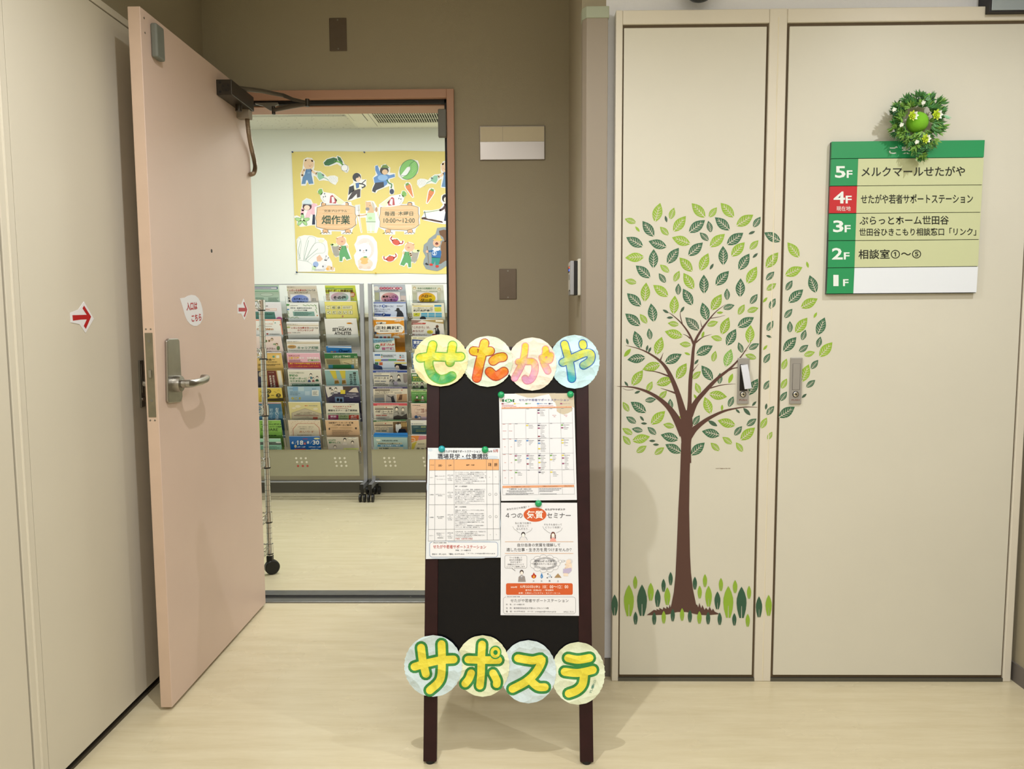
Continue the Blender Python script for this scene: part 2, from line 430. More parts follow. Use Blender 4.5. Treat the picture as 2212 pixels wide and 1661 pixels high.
struct(MB().box(gL, mL+.008, YF+.001, YF+.02, 0, .012).box(m2, e2, YF+.001, YF+.02, 0, .012).build('trim_6', mat('dull_sill_steel', '#6d6c66', .45, .8)))
YD = YF+.003
d2 = struct(MB().box(gR-.0025, mL, YD, YF+.03, .021, zd).build('door_2', CREAM, bevel=.0015))
d3 = struct(MB().box(m2+.008, e1, YD, YF+.03, .021, zd).build('door_3', CREAM, bevel=.0015))
PD = PY(YD)
PUSH = mat('push_handle_steel', '#a3a09c', .45, .35)
def flush(door, x0, x1, y0, y1, opened):
    a = PD.at(x0, y0); b = PD.at(x1, y1); x0, x1, z1, z0 = a.x, b.x, a.z, b.z
    y = YD; W = x1-x0; H = z1-z0
    h = MB().box(x0, x1, y-.006, y, z0, z1)
    pl = h.build('push_handle', PUSH, door, bevel=.0012)
    u = lambda s: x0+W*s
    v = lambda s: z1-H*s
    if opened:
        MB().box(u(.17), u(.84), y-.0066, y-.0062, v(.715), v(.14)).build('recess', DARK, pl)
        M = Matrix.Translation((u(.5), y-.008, v(.15))) @ Matrix.Rotation(math.radians(-7), 4, 'Y') @ Matrix.Rotation(math.radians(-13), 4, 'X')
        MB().box(-W*.31, W*.31, -.006, 0, -H*.53, 0, M).build('lever', mat('bright_lever_steel', '#d5d9e2', .3, .5), pl, bevel=.001)
    else:
        MB().box(u(.2), u(.81), y-.0068, y-.006, v(.69), v(.13)).build('lever', PUSH, pl, bevel=.0006)
        MB().box(u(.18), u(.83), y-.0064, y-.006, v(.693), v(.127)).build('lever_gap', DARK, pl)
    c = (u(.49), y-.006, v(.79)); r = W*.27
    MB().lathe([(r, 0), (r, .0012)], c, (0, -1, 0)).build('lock_ring', BLACK, pl)
    MB().lathe([(r*.8, 0), (r*.8, .003), (r*.7, .0036)], c, (0, -1, 0)).build('lock_cylinder', CHROME, pl, smooth=True)
    MB().lathe([(r*.28, 0), (r*.28, .0042)], c, (0, -1, 0), 12).build('keyhole', BLACK, pl)
    q = D(PY(y-.0061)); q.tq([(0, 0)]*4, 'PUSH', '#8a3b34') if 0 else None
    G, Fc = glyphs('PUSH', .02); V = [Vector((u(.16)+gx*W*.68, y-.0063, v(.93)+gy*H*.032)) for gx, gy in G]
    link_mesh('lettering', V, Fc, [PRINT], None, pl, None, False, [hexc('#7d4a44')]*len(V))
flush(d2, 1593.5, 1616, 773, 872, True)
flush(d3, 1707, 1729.5, 772.5, 872, False)
# wear: scuff on the narrow door
q = D(PD, 1300, 960, 3.076, .0004)
for i in range(14): x = 757+i*7; q.r(x, 158-R()*2, x+4+R()*4, 161+R()*2, '#8c7f6c', 0)
q.obj('scuff', d2)
# ---------------------------------------------------------------- shaft door on the left
XP = -1.205; P = PX(XP)
yA = P.at(85, 1300).y; yG = P.at(52, 1300).y; zt = P.at(232, 28).z; zt2 = P.at(245, 20).z
YE = 2.95
struct(MB().box(XL, XP, -1.5, yG-.004, 0, zt2).box(XL, XP, yG+.004, yA-.0015, 0, zt2).box(XL, XP, yA-.0015, YE, zt+.002, zt2).box(XL, XP, YE-.03, YE, 0, zt2).build('trim_7', LCREAM, bevel=.002))
struct(MB().box(XL, XP-.01, yG-.005, yG+.005, 0, zt2).box(XL+.001, XP-.012, yA-.002, YE-.028, .0, zt+.003).build('trim_8', DARK))
ym = (yA+yG)/2
struct(MB().tube([(XP, ym, .02), (XP, ym, zt2)], .0035, 8).build('trim_9', LCREAM, smooth=True))
struct(MB().box(XL, XP-.001, yA, YE-.03, 0, .008).build('trim_10', mat('worn_sill', '#4a4338', .5, .5)))
d4 = struct(MB().box(XP-.03, XP-.0005, yA+.0005, YE-.034, .022, zt-.002).build('door_4', LCREAM, bevel=.0008))
a = P.at(298, 779); b = P.at(311, 878)
h = MB().box(XP-.002, XP+.005, a.y, b.y, b.z, a.z).build('push_handle', STEELD, d4, bevel=.001)
MB().box(XP+.005, XP+.0065, a.y+.006, b.y-.006, b.z+.045, a.z-.012).build('lever', STEELD, h, bevel=.0008)
MB().lathe([(.008, 0), (.008, .003)], (XP+.005, (a.y+b.y)/2, b.z+.025), (1, 0, 0)).build('lock_cylinder', CHROME, h, smooth=True)
# ---------------------------------------------------------------- the open pink door
DX0, DX1, DY0, DY1, DZ0, DZ1 = -1.1155, -1.08, 2.245, 3.105, .011, 2.077
d1 = thing('door_1', (DX0, DY1, 0), kind='structure')
dl = MB().box(DX0, DX1, DY0+.0008, DY1, DZ0, DZ1).build('leaf', PINK, d1, bevel=.0012)
MB().box(DX0+.0015, DX1-.0015, DY0, DY0+.002, DZ0, DZ1-.001).build('edge', PINKE, d1)
DF = PX(DX1); DE = PY(DY0)
a = DE.at(313, 719); b = DE.at(341, 901)
lp = MB().box(DX0+.006, DX1-.007, DY0-.0012, DY0+.001, b.z, a.z).build('lock_plate', mat('worn_nickel', '#8a8470', .45, .7, noise=.15, nscale=40), d1)
zc = DE.at(328, 808).z
MB().box(DX0+.014, DX1-.013, DY0-.007, DY0, zc-.011, zc+.012).build('latch_bolt', STEEL, lp, bevel=.001)
for yy_ in (737, 865):
    MB().lathe([(.0042, 0), (.0042, .0006)], (DX0+.0175, DY0-.0012, DE.at(326, yy_).z), (0, -1, 0), 14).build('screw', STEELD, lp)
for yy_, xx in ((711, .010), (711, .024), (908, .010), (908, .024)):
    MB().lathe([(.0026, 0), (.0026, .0006)], (DX0+xx, DY0, DE.at(326, yy_).z), (0, -1, 0), 10).build('screw', STEELD, d1)
# lever handle, front: escutcheon outline measured on the leaf
q = [(355, 736), (359, 731.5), (379, 731), (382, 735), (389, 857), (386, 868), (360, 871), (357, 866)]
pts = [DF.at(x, y) for x, y in q]
es = MB().prism(pts, (.009, 0, 0)).build('handle_plate', STEEL, d1, bevel=.003, seg=3)
hc = DF.at(373, 829); hy, hz = hc.y, hc.z
MB().lathe([(.026, 0), (.026, .012), (.024, .02), (.012, .022), (.0115, .036)], (DX1+.008, hy, hz), (1, 0, 0), 32).build('rose', STEEL, es, smooth=True)
lv = MB().tube([(DX1+.03, hy, hz), (DX1+.05, hy+.002, hz), (DX1+.056, hy+.012, hz), (DX1+.057, hy+.07, hz+.001), (DX1+.055, hy+.115, hz+.004), (DX1+.047, hy+.142, hz+.007), (DX1+.03, hy+.148, hz+.008)], [.013, .0125, .012, .0115, .011, .0105, .0095], 14)
lv.build('lever', STEEL, es, smooth=True)
# back lever
MB().box(DX0-.008, DX0, hy-.02, hy+.02, hz-.1, hz+.1).build('handle_plate', STEEL, d1, bevel=.002)
MB().tube([(DX0, hy, hz), (DX0-.05, hy, hz), (DX0-.056, hy+.012, hz), (DX0-.055, hy+.12, hz)], .0105, 12).build('lever', STEEL, d1, smooth=True)
c = DF.at(457, 542)
MB().lathe([(.0065, 0), (.0065, .0006)], c, (1, 0, 0), 16).build('peephole', BLACK, d1)
# sensor on the leaf
a = DF.at(323, 48); b = DF.at(348, 138)
MB().box(DX1, DX1+.02, a.y, b.y-.012, b.z, a.z).build('contact_sensor', mat('grey_sensor', '#6f736b', .5), d1, bevel=.006, seg=3)
for x, y in ((311, 39), (313, 71)):
    MB().lathe([(.003, 0), (.003, .0008)], DF.at(x, y), (1, 0, 0), 10).build('screw', STEELD, d1)
# closer body and arms
ca = Plane((-1.02, 0, 0), (1, 0, 0)); t0 = ca.at(503, 171); t1 = ca.at(503, 202); tb = ca.at(552, 212)
y0, y1, z1, z0 = PX(DX1).at(468, 171).y, ca.at(552, 242).y, t0.z, t1.z-.003
y0 = t0.y
cl = MB().box(DX1, DX1+.055, y0, y1, z0, z1).build('closer', BRONZE, d1, bevel=.002)
zm = (z0+z1)/2
for dx, dz_ in ((.013, .016), (.013, -.016)):
    MB().lathe([(.0045, 0), (.0045, .0006)], (DX1+dx, y0, zm+dz_), (0, -1, 0), 12).build('bolt', BLACK, cl)
MB().lathe([(.0165, 0), (.0165, .0006)], (DX1+.034, y0, zm), (0, -1, 0), 24).build('end_cap', mat('closer_cap', '#332e26', .45, .5), cl)
for k in range(3):
    g = k*2.1+.6; MB().lathe([(.003, 0), (.003, .0012)], (DX1+.034+.01*math.cos(g), y0, zm+.01*math.sin(g)), (0, -1, 0), 10).build('bolt', BLACK, cl)
ys_ = y1-.09
MB().lathe([(.012, 0), (.012, .022)], (DX1+.028, ys_, z0), (0, 0, -1), 18).build('spindle_boss', BRONZE, cl, smooth=True)
MB().lathe([(.008, 0), (.008, .014)], (DX1+.028, ys_, z1), (0, 0, 1), 16).build('spindle', BRONZE, cl, smooth=True)
zA = z1+.008
ek = PZ(zA-.035).at(662, 220); ek = Vector((ek.x, min(ek.y, YR-.06), zA-.02))
elb = PY(YR-.1).at(664, 222)
s_ = Vector((DX1+.028, ys_, zA)); k1 = PY(YR-.06).at(612, 206)
arm = MB().tube([s_, s_.lerp(k1, .5)+Vector((0, 0, .004)), k1, k1.lerp(elb, .4)+Vector((0, 0, -.004)), elb], [.009, .008, .0075, .007, .007], 10)
ARMM = mat('arm_metal', '#5f594f', .4, .4)
arm.build('closer_arm', ARMM, cl, smooth=True)
MB().lathe([(.008, -.014), (.008, .014)], elb, (0, 0, 1), 14).build('elbow_pin', BRONZE, cl, smooth=True)
sh = PY(YR-.03).at(591, 238)
MB().tube([elb+Vector((0, 0, -.006)), elb.lerp(sh, .45), sh], [.006, .009, .0075], 10).build('closer_rod', ARMM, cl, smooth=True)
MB().lathe([(.007, -.016), (.007, .014)], sh, (0, 0, 1), 14).build('shoe_pin', BRONZE, cl, smooth=True)
br = PY(YR-.021)
MB().prism([br.at(553, 224), br.at(602, 223), br.at(603, 227), br.at(594, 231), br.at(590, 240), br.at(585, 240), br.at(569, 230), br.at(553, 226)], (0, -.012, 0)).build('arm_bracket', STEELD, cl)
# conduit loop
c0 = DF.at(533, 247); yc = min(c0.y, y1-.019)
cs = PY(yc).at(534, 256)
cp = MB().box(DX1, cs.x+.014, yc-.018, yc+.018, cs.z-.002, z0+.001).build('conduit_box', DUCT, d1, bevel=.002)
pl_ = PX(DX1+.03)
def cpt(x, y, yy): return PY(yy).at(x, y)
pth = smooth_path([tuple(cpt(534, 256, yc+.0)), tuple(cpt(537, 285, yc+.03)), tuple(cpt(543, 320, yc+.09)), tuple(cpt(549, 345, yc+.12)), tuple(cpt(551, 362, yc+.13)), tuple(cpt(548, 374, yc+.12)), tuple(cpt(541, 377, yc+.09))], 10)
pth = [Vector(p) for p in pth]
rs = []; P2 = []
for i in range(len(pth)-1):
    for j in range(4):
        P2.append(pth[i].lerp(pth[i+1], j/4)); rs.append(.0088 if (j % 2) else .0074)
MB().tube(P2, rs, 10).build('conduit', CONDUIT, d1, smooth=True)
# magnet half of the contact on the frame
a = PY(YR-.02).at(946, 236); b = PY(YR-.02).at(962, 297)
t = MB().box(a.x, OX1+.004, YR-.03, YR-.006, b.z, a.z).build('contact_sensor', GREY, bevel=.005, seg=3)
tag(t, 'grey door contact box at top right corner inside pink frame', 'sensor')
# ---------------------------------------------------------------- fittings on the recessed wall
PR = PY(YR)
def plate(px0, py0, px1, py1, m, th=.004, bev=.0015):
    a = PR.at(px0, py0); b = PR.at(px1, py1); return MB().box(a.x, b.x, YR-th, YR, b.z, a.z), a, b
for px0, py0, px1, py1, lb in ((711, 39.5, 750, 110.5, 'brown blank wall plate high above the pink doorway'), (1078.5, 581, 1116, 646.5, 'brown blank wall plate below the empty nameplate holder')):
    m_, a, b = plate(px0, py0, px1, py1, None)
    t = thing('blank_plate', ((a.x+b.x)/2, YR, b.z), lb, 'wall plate')
    m_.build('plate', mat('bronze_plate', '#6d6155', .35, .6, noise=.06, nscale=30), t, bevel=.002)
    for z in (a.z-.008, b.z+.008):
        MB().lathe([(.0032, 0), (.0032, .0006)], ((a.x+b.x)/2, YR-.004, z), (0, -1, 0), 12).build('screw', STEELD, t)
m_, a, b = plate(1036, 273, 1177, 346, None, .006)
t = thing('nameplate_holder', ((a.x+b.x)/2, YR, b.z), 'empty metal nameplate holder on the beige recessed wall', 'nameplate')
m_.build('frame', mat('holder_edge', '#7d7468', .35, .6), t, bevel=.001)
zm = PR.at(1100, 307).z; xm = PR.at(1086, 290).x
HC = mat('yellowed_card', '#d3c8ad', .6)
MB().box(a.x+.003, xm-.0004, YR-.0068, YR-.006, zm, a.z-.004).build('card', HC, t)
MB().box(xm+.0004, b.x-.003, YR-.0068, YR-.006, zm, a.z-.004).build('card', HC, t)
MB().box(a.x+.002, b.x-.002, YR-.009, YR-.006, b.z+.002, zm).build('cover', mat('brushed_cover', '#9b958f', .3, .85), t, bevel=.0006)
# card reader on the return wall
def yz(px, py, x=XS): q = PX(x).at(px, py); return q.y, q.z
y0c = 2.515; y1c = y0c+.1
zt_ = PY(y0c).at(1241, 563).z; zb_ = PY(y0c).at(1241, 637).z
t = thing('card_reader', (XS, y0c, zb_), 'silver card reader with red and blue lights beside the duct', 'card reader')
MB().box(XS-.009, XS+.002, y0c-.008, y1c+.012, zb_-.002, zt_+.006).build('back_box', WHITEP, t, bevel=.003)
MB().box(XS-.02, XS-.009, y0c+.002, y1c, zb_, zt_).build('black_body', CASTB, t, bevel=.001)
MB().box(XS-.033, XS-.02, y0c, y1c, zb_, zt_).build('silver_body', ALU, t, bevel=.002)
MB().box(XS-.034, XS-.033, y0c+.008, y1c-.006, zb_+.016, zt_-.004).build('face_panel', mat('reader_face', '#c9c6bd', .4), t)
zz = zt_-zb_
MB().box(XS-.0348, XS-.034, y0c+.008, y1c-.006, zt_-zz*.32, zt_-zz*.14).build('display', CASTB, t)
MB().box(XS-.0354, XS-.0348, y0c+.014, y0c+.036, zt_-zz*.21, zt_-zz*.165).build('red_light', mat('red_lamp', '#ff4a28', .4, emit=2.2), t)
MB().box(XS-.0354, XS-.0348, y0c+.014, y0c+.036, zt_-zz*.29, zt_-zz*.235).build('blue_light', mat('blue_lamp', '#3a5cff', .4, emit=3), t)
MB().box(XS-.0348, XS-.034, y0c+.016, y0c+.05, zt_-zz*.55, zt_-zz*.39).build('key_button', GREY, t)
MB().box(XS-.0348, XS-.034, y0c+.018, y0c+.04, zt_-zz*.88, zt_-zz*.84).build('key_button', CASTB, t)
# vertical cable duct at the corner
xd0, xd1 = XS-.001, F.at(1308, 900).x; zq = F.at(1290, 40).z; zq1 = F.at(1290, 17).z
t = thing('cable_duct', ((xd0+xd1)/2, YW, 0), 'tall taupe cable duct with sage cap at the wall corner', 'cable duct')
MB().prism([(xd0, YW, .062), (xd0, YF+.008, .062), (xd0+.012, YF-.012, .062), (xd1, YF-.012, .062), (xd1, YW, .062)], (0, 0, zq-.062)).build('cover', DUCT, t, bevel=.002)
MB().prism([(xd0-.002, YW, zq-.003), (xd0-.002, YF+.006, zq-.003), (xd0+.011, YF-.015, zq-.003), (xd1+.003, YF-.015, zq-.003), (xd1+.003, YW, zq-.003)], (0, 0, zq1-zq+.003)).build('cap', SAGE, t, bevel=.002)
# things cut by the top of the picture
c = PY(YW-.06).at(1512, 4); c.z += .052
t = MB(); n_ = 10
t.lathe([(.0001, -.052)]+[(.052*math.sin(math.pi*i/12), -.052*math.cos(math.pi*i/12)) for i in range(1, 7)]+[(.05, .01)], (c.x, YW-.06, c.z), (0, 0, 1), 28)
t = t.build('dome_camera', mat('dark_dome', '#141d20', .3), smooth=True)  # dark dome of a camera, gives no light
tag(t, 'dark rounded dome on white plaster above the narrow door', 'fixture')
MB().box(c.x-.02, c.x+.02, YW-.06, YW, c.z-.01, c.z+.02).build('mount', GREY, t)
a = PY(YF-.02).at(2141, 23)
t = thing('wall_panel_sign', (a.x+.1, YW, a.z), 'grey panel in dark frame above the wide cream door', 'sign')
MB().box(a.x-.006, XR-.001, YF-.02, YW-.001, a.z-.004, a.z+.25).build('frame', mat('dark_frame', '#1c1a20', .5), t, bevel=.001)
MB().box(a.x, XR-.001, YF-.024, YF-.02, a.z, a.z+.25).build('panel', mat('pale_blue_grey_panel', '#a8b4bc', .3, .3), t, bevel=.001)
# ---------------------------------------------------------------- tree decal on the shaft doors
xm0, xm1 = mL+.0035, m2+.004
def decal_plane(px, py=800):
    x = fx(px, py)
    return F if (xm0 < x < xm1 or x < gL+.002) else PD
GL, GD, GS, TR = '#8fb437', '#37694c', '#435f4c', '#573a34'
CR = '#e6dfcf'
T = thing('tree_decal', (fx(1485, 1320), YF, F.at(1485, 1330).z), 'brown tree decal with green leaves stuck across the two cream doors', 'wall decal')
def leaf(b, t, col, small, o):
    pl = decal_plane((b[0]+t[0])/2, (b[1]+t[1])/2)
    d = D(pl, off=.0004+o)
    bx, by = b; tx, ty = t; L = math.hypot(tx-bx, ty-by); ux, uy = (tx-bx)/L, (ty-by)/L
    hw = L*(.25 if small < 2 else .19)
    def q(a, w): return (bx+ux*L*a-uy*w*hw, by+uy*L*a+ux*w*hw)
    prof = [(0, .06), (.08, .38), (.2, .72), (.35, .95), (.48, 1), (.62, .9), (.78, .6), (.9, .28), (1, 0)]
    if small >= 2: prof = [(0, .0), (.12, .45), (.3, .85), (.5, 1), (.7, .85), (.88, .42), (1, 0)]
    pts = [q(a, w) for a, w in prof]+[q(a, -w) for a, w in reversed(prof[:-1])]
    if small >= 2: pts.pop()
    j = R()*.12-.06; c = tuple(max(0, v*(1+j)) for v in hexc(col))
    d.slab(pts, .0003, c)
    if small < 2:
        W = L*.026
        d.k([(*q(0, 0), W*1.5), (*q(.5, .04), W), (*q(.84, 0), W*.3)], W, CR, 1, 0, 0)
        for i, a in enumerate((.14, .27, .4, .53, .66)):
            for sg in (1, -1):
                e = a+.14+(.03 if sg > 0 else 0); wd = (.72, .8, .72, .55, .34)[i]
                d.k([(*q(a, 0), W), (*q(e, sg*wd), W*.35)], W, CR, 1, 0, 0)
    d.obj('leaf', T, VINYL)
A = (1320, 420, 5.932); B = (1320, 680, 5.191); C3 = (1630, 480, 3.774)
LV = [(A, '''l 562 350 630 108;m 757 318 808 168;m 318 362 175 312;l 800 474 958 276;l 1203 294 1033 112;m 1256 292 1356 165;l 1572 292 1404 108;l 1608 402 1822 260;n 1824 420 1915 286;d 547 537 402 340;m 736 522 626 414;d 1000 486 1204 328;n 1280 486 1244 338;d 1518 456 1330 292;n 1248 592 1136 488;d 408 668 194 548;d 710 674 480 598;l 1012 632 780 550;l 1268 670 1458 506;d 1486 642 1694 492;m 1778 704 1888 588;l 1544 792 1712 612;d 992 784 1176 616;d 722 884 868 684;d 540 942 546 700;l 420 800 180 812;d 1438 904 1434 660;l 1144 976 1246 752;l 1040 986 876 808;d 1640 968 1772 758;d 500 1068 316 910;m 744 996 626 900;n 698 1132 612 1010;m 808 1116 876 978;l 1056 1212 928 1006;l 1744 1140 1868 924;d 1192 1270 1188 1028;d 1342 1164 1510 980;d 1652 1314 1660 1074;m 326 1132 180 1098;l 430 1372 450 1128;l 730 1306 540 1160;n 858 1288 864 1140;d 1040 1418 922 1208;d 382 1430 204 1266;n 1488 1354 1484 1204;l 1288 1482 1416 1276;n 1784 1402 1876 1276;l 800 1532 818 1296;d 1232 1612 1168 1384;d 550 1632 510 1396;n 1436 1462 1582 1418;m 1630 1540 1710 1408;m 1744 1500 1888 1454;m 460 1652 370 1532;s 714 358 694 272;t 366 478 310 410;s 1762 508 1845 472;s 1814 812 1880 752;s 1266 962 1312 886;t 1352 1516 1436 1512;s 738 1520 662 1476;s 890 1510 938 1436;s 796 1576 712 1580'''),
 (B, '''d 325 120 159 -14;e 985 172 832 28;m 760 110 635 92;d 330 376 262 180;n 440 278 424 152;l 802 242 602 186;l 506 446 570 246;m 896 336 768 326;m 1076 118 1200 78;l 1240 218 1320 26;d 1420 136 1602 28;l 1548 318 1566 114;d 1298 344 1400 158;m 1246 278 1120 244;d 956 446 1140 346;m 1140 526 1172 404;n 1472 426 1428 308;n 1544 384 1660 322;k 1284 580 1346 382;m 1628 488 1504 446;t 1018 256 1042 184;s 192 334 172 264;s 396 408 412 338;s 418 424 448 362;t 144 470 222 380;d 384 478 182 504;d 606 540 792 440;l 550 552 352 614;l 736 718 846 542;t 888 448 822 424;s 934 556 980 500;m 912 718 1006 632;d 1136 734 1014 568;n 1214 776 1222 650;l 236 790 356 620;l 508 776 702 716;m 404 862 462 746;t 1318 768 1364 658;d 1538 900 1646 716;s 192 800 150 746;s 328 854 262 880;m 538 942 626 852;n 380 962 504 946;n 668 1066 662 940;m 996 880 948 762;l 1100 886 1300 920;t 964 950 928 890;l 1116 1108 1050 920;n 1318 1032 1372 914;s 1580 1022 1628 970;t 1242 1076 1246 1006;m 200 1084 132 976;d 392 1094 220 976;n 282 1212 168 1142;l 450 1226 606 1078;s 368 1190 324 1134;s 404 1220 334 1216;m 710 1254 584 1228;n 920 1234 994 1126;s 1444 1102 1396 1056;s 1562 1126 1482 1044;s 1192 1248 1088 1186;l 1392 1238 1194 1184;n 1520 1244 1630 1164;m 240 1338 126 1272;n 356 1300 232 1278;n 506 1342 408 1258;l 240 1412 436 1364;d 754 1398 556 1344;d 1218 1350 1018 1304;n 1382 1352 1468 1248;l 1452 1402 1614 1264;m 216 1456 132 1356;s 498 1414 426 1412;s 538 1456 468 1454;m 284 1544 398 1468;m 488 1564 596 1486;d 786 1544 608 1452;d 896 1572 1050 1432;m 1214 1524 1116 1434;m 1356 1446 1248 1370;m 1476 1534 1400 1430;t 750 1160 800 1130'''),
 (C3, '''d 210 156 78 84;l 94 370 192 246;n 94 472 160 402;m 98 554 176 498;t 68 654 104 612;n 122 706 170 620;n 102 886 152 802;s 140 940 94 922;t 70 1042 104 1002;n 76 1148 126 1068;n 76 1364 128 1286;s 90 1528 98 1476;n 98 1570 160 1498;l 362 286 268 164;t 438 372 424 320;l 250 434 390 366;d 500 574 448 432;n 256 556 308 474;d 278 654 396 548;l 378 696 514 622;n 244 780 308 706;t 482 780 508 734;l 334 900 430 778;n 288 900 288 806;d 512 918 572 776;n 386 962 416 876;n 514 1022 538 932;d 236 1052 340 936;n 362 1056 438 1000;l 530 1096 634 978;m 402 1086 492 1058;n 460 1196 518 1122;m 226 1200 262 1112;l 386 1300 442 1158;m 218 1356 264 1274;n 422 1346 494 1286;n 210 1456 264 1380;s 384 1432 424 1398;d 198 1590 328 1504;m 52 1680 100 1592''')]

n_ = 0
for (ox, oy, sc), S in LV:
    for it in S.split(';'):
        k, bx, by, tx, ty = it.split(); bx, by, tx, ty = [float(v) for v in (bx, by, tx, ty)]
        col = {'l': GL, 'm': GL, 't': GL, 'd': GD, 'n': GD, 's': GS, 'e': '#4f6b58', 'k': '#86b85a'}[k]
        leaf((ox+bx/sc, oy+by/sc), (ox+tx/sc, oy+ty/sc), col, 2 if k in 'st' else 0, .00002*(n_ % 5)); n_ += 1
leaf((1656.5+1.5, 949.5), (1668, 932.5), GL, 0, 0)
# trunk and branches
d = D(decal_plane, *B, off=.0009)
ST = [[(845, 1661, 106), (842, 1450, 108), (846, 1330, 126), (848, 1200, 116), (848, 1070, 96)],
 [(815, 1345, 100), (745, 1190, 84), (655, 1050, 58), (545, 945, 42), (420, 868, 30), (290, 822, 20), (180, 805, 11), (65, 800, 2)],
 [(850, 1240, 100), (802, 1080, 78), (752, 900, 58), (690, 735, 48), (620, 600, 38), (540, 510, 26), (420, 428, 17), (300, 376, 9), (165, 343, 2)],
 [(872, 1250, 90), (880, 1000, 46), (890, 720, 42), (908, 560, 38), (932, 330, 30), (1005, 180, 24), (1092, 60, 16), (1180, -40, 9), (1286, -118, 2)],
 [(932, 340, 28), (870, 205, 20), (785, 90, 13), (700, 12, 8), (643, -30, 2)], [(800, 105, 11), (778, 20, 8), (776, -40, 3)],
 [(875, 1130, 86), (950, 980, 56), (1060, 850, 46), (1185, 720, 36), (1320, 612, 26), (1400, 535, 18), (1470, 450, 12), (1570, 306, 4)],
 [(870, 1350, 100), (950, 1268, 60), (1080, 1170, 40), (1250, 1085, 26), (1400, 1048, 15), (1520, 1033, 9), (1640, 1035, 3)],
 [(545, 525, 20), (566, 475, 10), (585, 425, 2)], [(664, 695, 20), (520, 642, 10), (380, 622, 3)], [(740, 884, 24), (650, 852, 12), (556, 822, 2)],
 [(908, 645, 12), (940, 600, 7), (982, 548, 2)], [(1110, 822, 14), (1250, 785, 8), (1395, 775, 2)], [(1320, 622, 16), (1370, 600, 12), (1420, 592, 9)],
 [(885, 265, 14), (850, 235, 8), (802, 214, 2)], [(950, 312, 18), (1030, 250, 9), (1130, 218, 2)], [(1018, 135, 10), (1008, 95, 5), (1003, 58, 2)],
 [(1120, 38, 8), (1200, 25, 5), (1280, 4, 2)], [(130, 822, 2), (180, 843, 4), (252, 838, 5)], [(1490, 408, 6), (1530, 402, 2)]]
for i, s_ in enumerate(ST): d.k(s_, 1, TR, -i*.15, 1, 0)
d.p([(787, 1400), (765, 1290), (730, 1190), (800, 1225), (800, 1100), (895, 1100), (893, 1280), (905, 1282), (950, 1250), (960, 1275), (920, 1330), (895, 1420)], TR, .3)
d.ox, d.oy, d.sc = 1300, 960, 3.076
tr = [(527, -10), (520, 200), (508, 430), (498, 680), (489, 870), (478, 980), (462, 1062), (456, 1084)]
gl = [(452, 1060), (444, 1088), (430, 1074), (428, 1092), (408, 1080), (405, 1097), (380, 1084), (384, 1100), (362, 1092), (366, 1103), (346, 1098)]
gr = [(750, 1110), (738, 1090), (730, 1104), (716, 1078), (706, 1100), (692, 1084), (682, 1098), (668, 1066), (660, 1088), (648, 1052), (640, 1082), (634, 1066)]
d.p(tr+gl+[(330, 1110), (298, 1133), (350, 1133), (440, 1128), (500, 1112), (560, 1112), (640, 1130), (700, 1134), (784, 1126)]+gr+[(626, 1062), (605, 960), (592, 850), (586, 740), (580, 430), (583, 200), (590, -10)], TR)
d.obj('trunk', T, VINYL)
GR = '85 996 1135 44 d;180 932 1140 66 l;267 930 1138 66 d;222 872 957 28 l;325 918 1037 40 l;371 960 1078 38 d;410 892 978 28 d;457 846 934 28 d;435 948 1066 40 l;618 878 963 28 d;685 860 946 28 l;650 937 1022 28 l;709 938 1076 44 l;768 976 1094 40 d;791 886 972 28 l;840 940 1150 66 l;885 900 986 30 l;928 944 1152 66 d;978 938 1024 28 l;1044 1008 1147 42 d;1108 998 1137 42 l;224 1110 1195 28 d;348 1112 1196 28 d;411 1104 1188 28 l;471 1090 1174 28 d;533 1086 1170 28 l;585 1097 1181 28 d;648 1106 1190 30 l;706 1110 1194 28 d;783 1116 1198 28 d;880 1120 1202 28 d;969 1124 1210 28 l'
for it in GR.split(';'):
    x, a, b, w_, c = it.split(); x, a, b, w_ = float(x), float(a), float(b), float(w_)/2; h = b-a
    d = D(decal_plane(1300+x/3.076, 960+(a+b)/6.152), 1300, 960, 3.076, off=.0012)
    pf = [(0, 0), (.08, .3), (.2, .65), (.38, .95), (.52, 1), (.72, .88), (.88, .64), (1, .42)]
    pts = [(x+w_*q, a+h*p) for p, q in pf]+[(x+w_*.09, b), (x+w_*.06, a+h*.62), (x-w_*.06, a+h*.62), (x-w_*.09, b)]+[(x-w_*q, a+h*p) for p, q in reversed(pf[1:])]
    d.slab(pts, .0003, GL if c == 'l' else '#2f5a45'); d.obj('grass_leaf', T, VINYL)
# ---------------------------------------------------------------- directory board
F1 = PY(YD-.016)
db = thing('directory_board', (F1.at(1950, 640).x, YD, F1.at(1950, 640).z), 'green and pale yellow floor directory board on the wide cream door', 'sign')
S3 = (1770, 180, 3.534)
def row(y0, y1, c1, c2, split=True):
    pass
EDG = [(97, 445, 1263, 433), (92, 578, 1255, 568), (84, 787, 1244, 777), (78, 996, 1232, 987), (72, 1204, 1221, 1195), (66, 1411, 1211, 1400), (58, 1610, 1199, 1600)]
def lerp2(e, t): return (e[0]*(1-t)+e[2]*t, e[1]*(1-t)+e[3]*t)
def cell(i, t0, t1, col, name, extra=None, th=.016, lift=0):
    a, b = EDG[i], EDG[i+1]
    off = 5
    p = [lerp2(a, t0), lerp2(a, t1), lerp2(b, t1), lerp2(b, t0)]
    p[2] = (p[2][0], p[2][1]-off); p[3] = (p[3][0], p[3][1]-off)
    d = D(F1, *S3, off=lift); d.slab(p, th+lift, col)
    if extra: extra(d)
    return d.obj(name, db, VINYL)
DG, DR, DY, WH = '#26945b', '#c2272f', '#c9cfa5', '#e6ecf5'
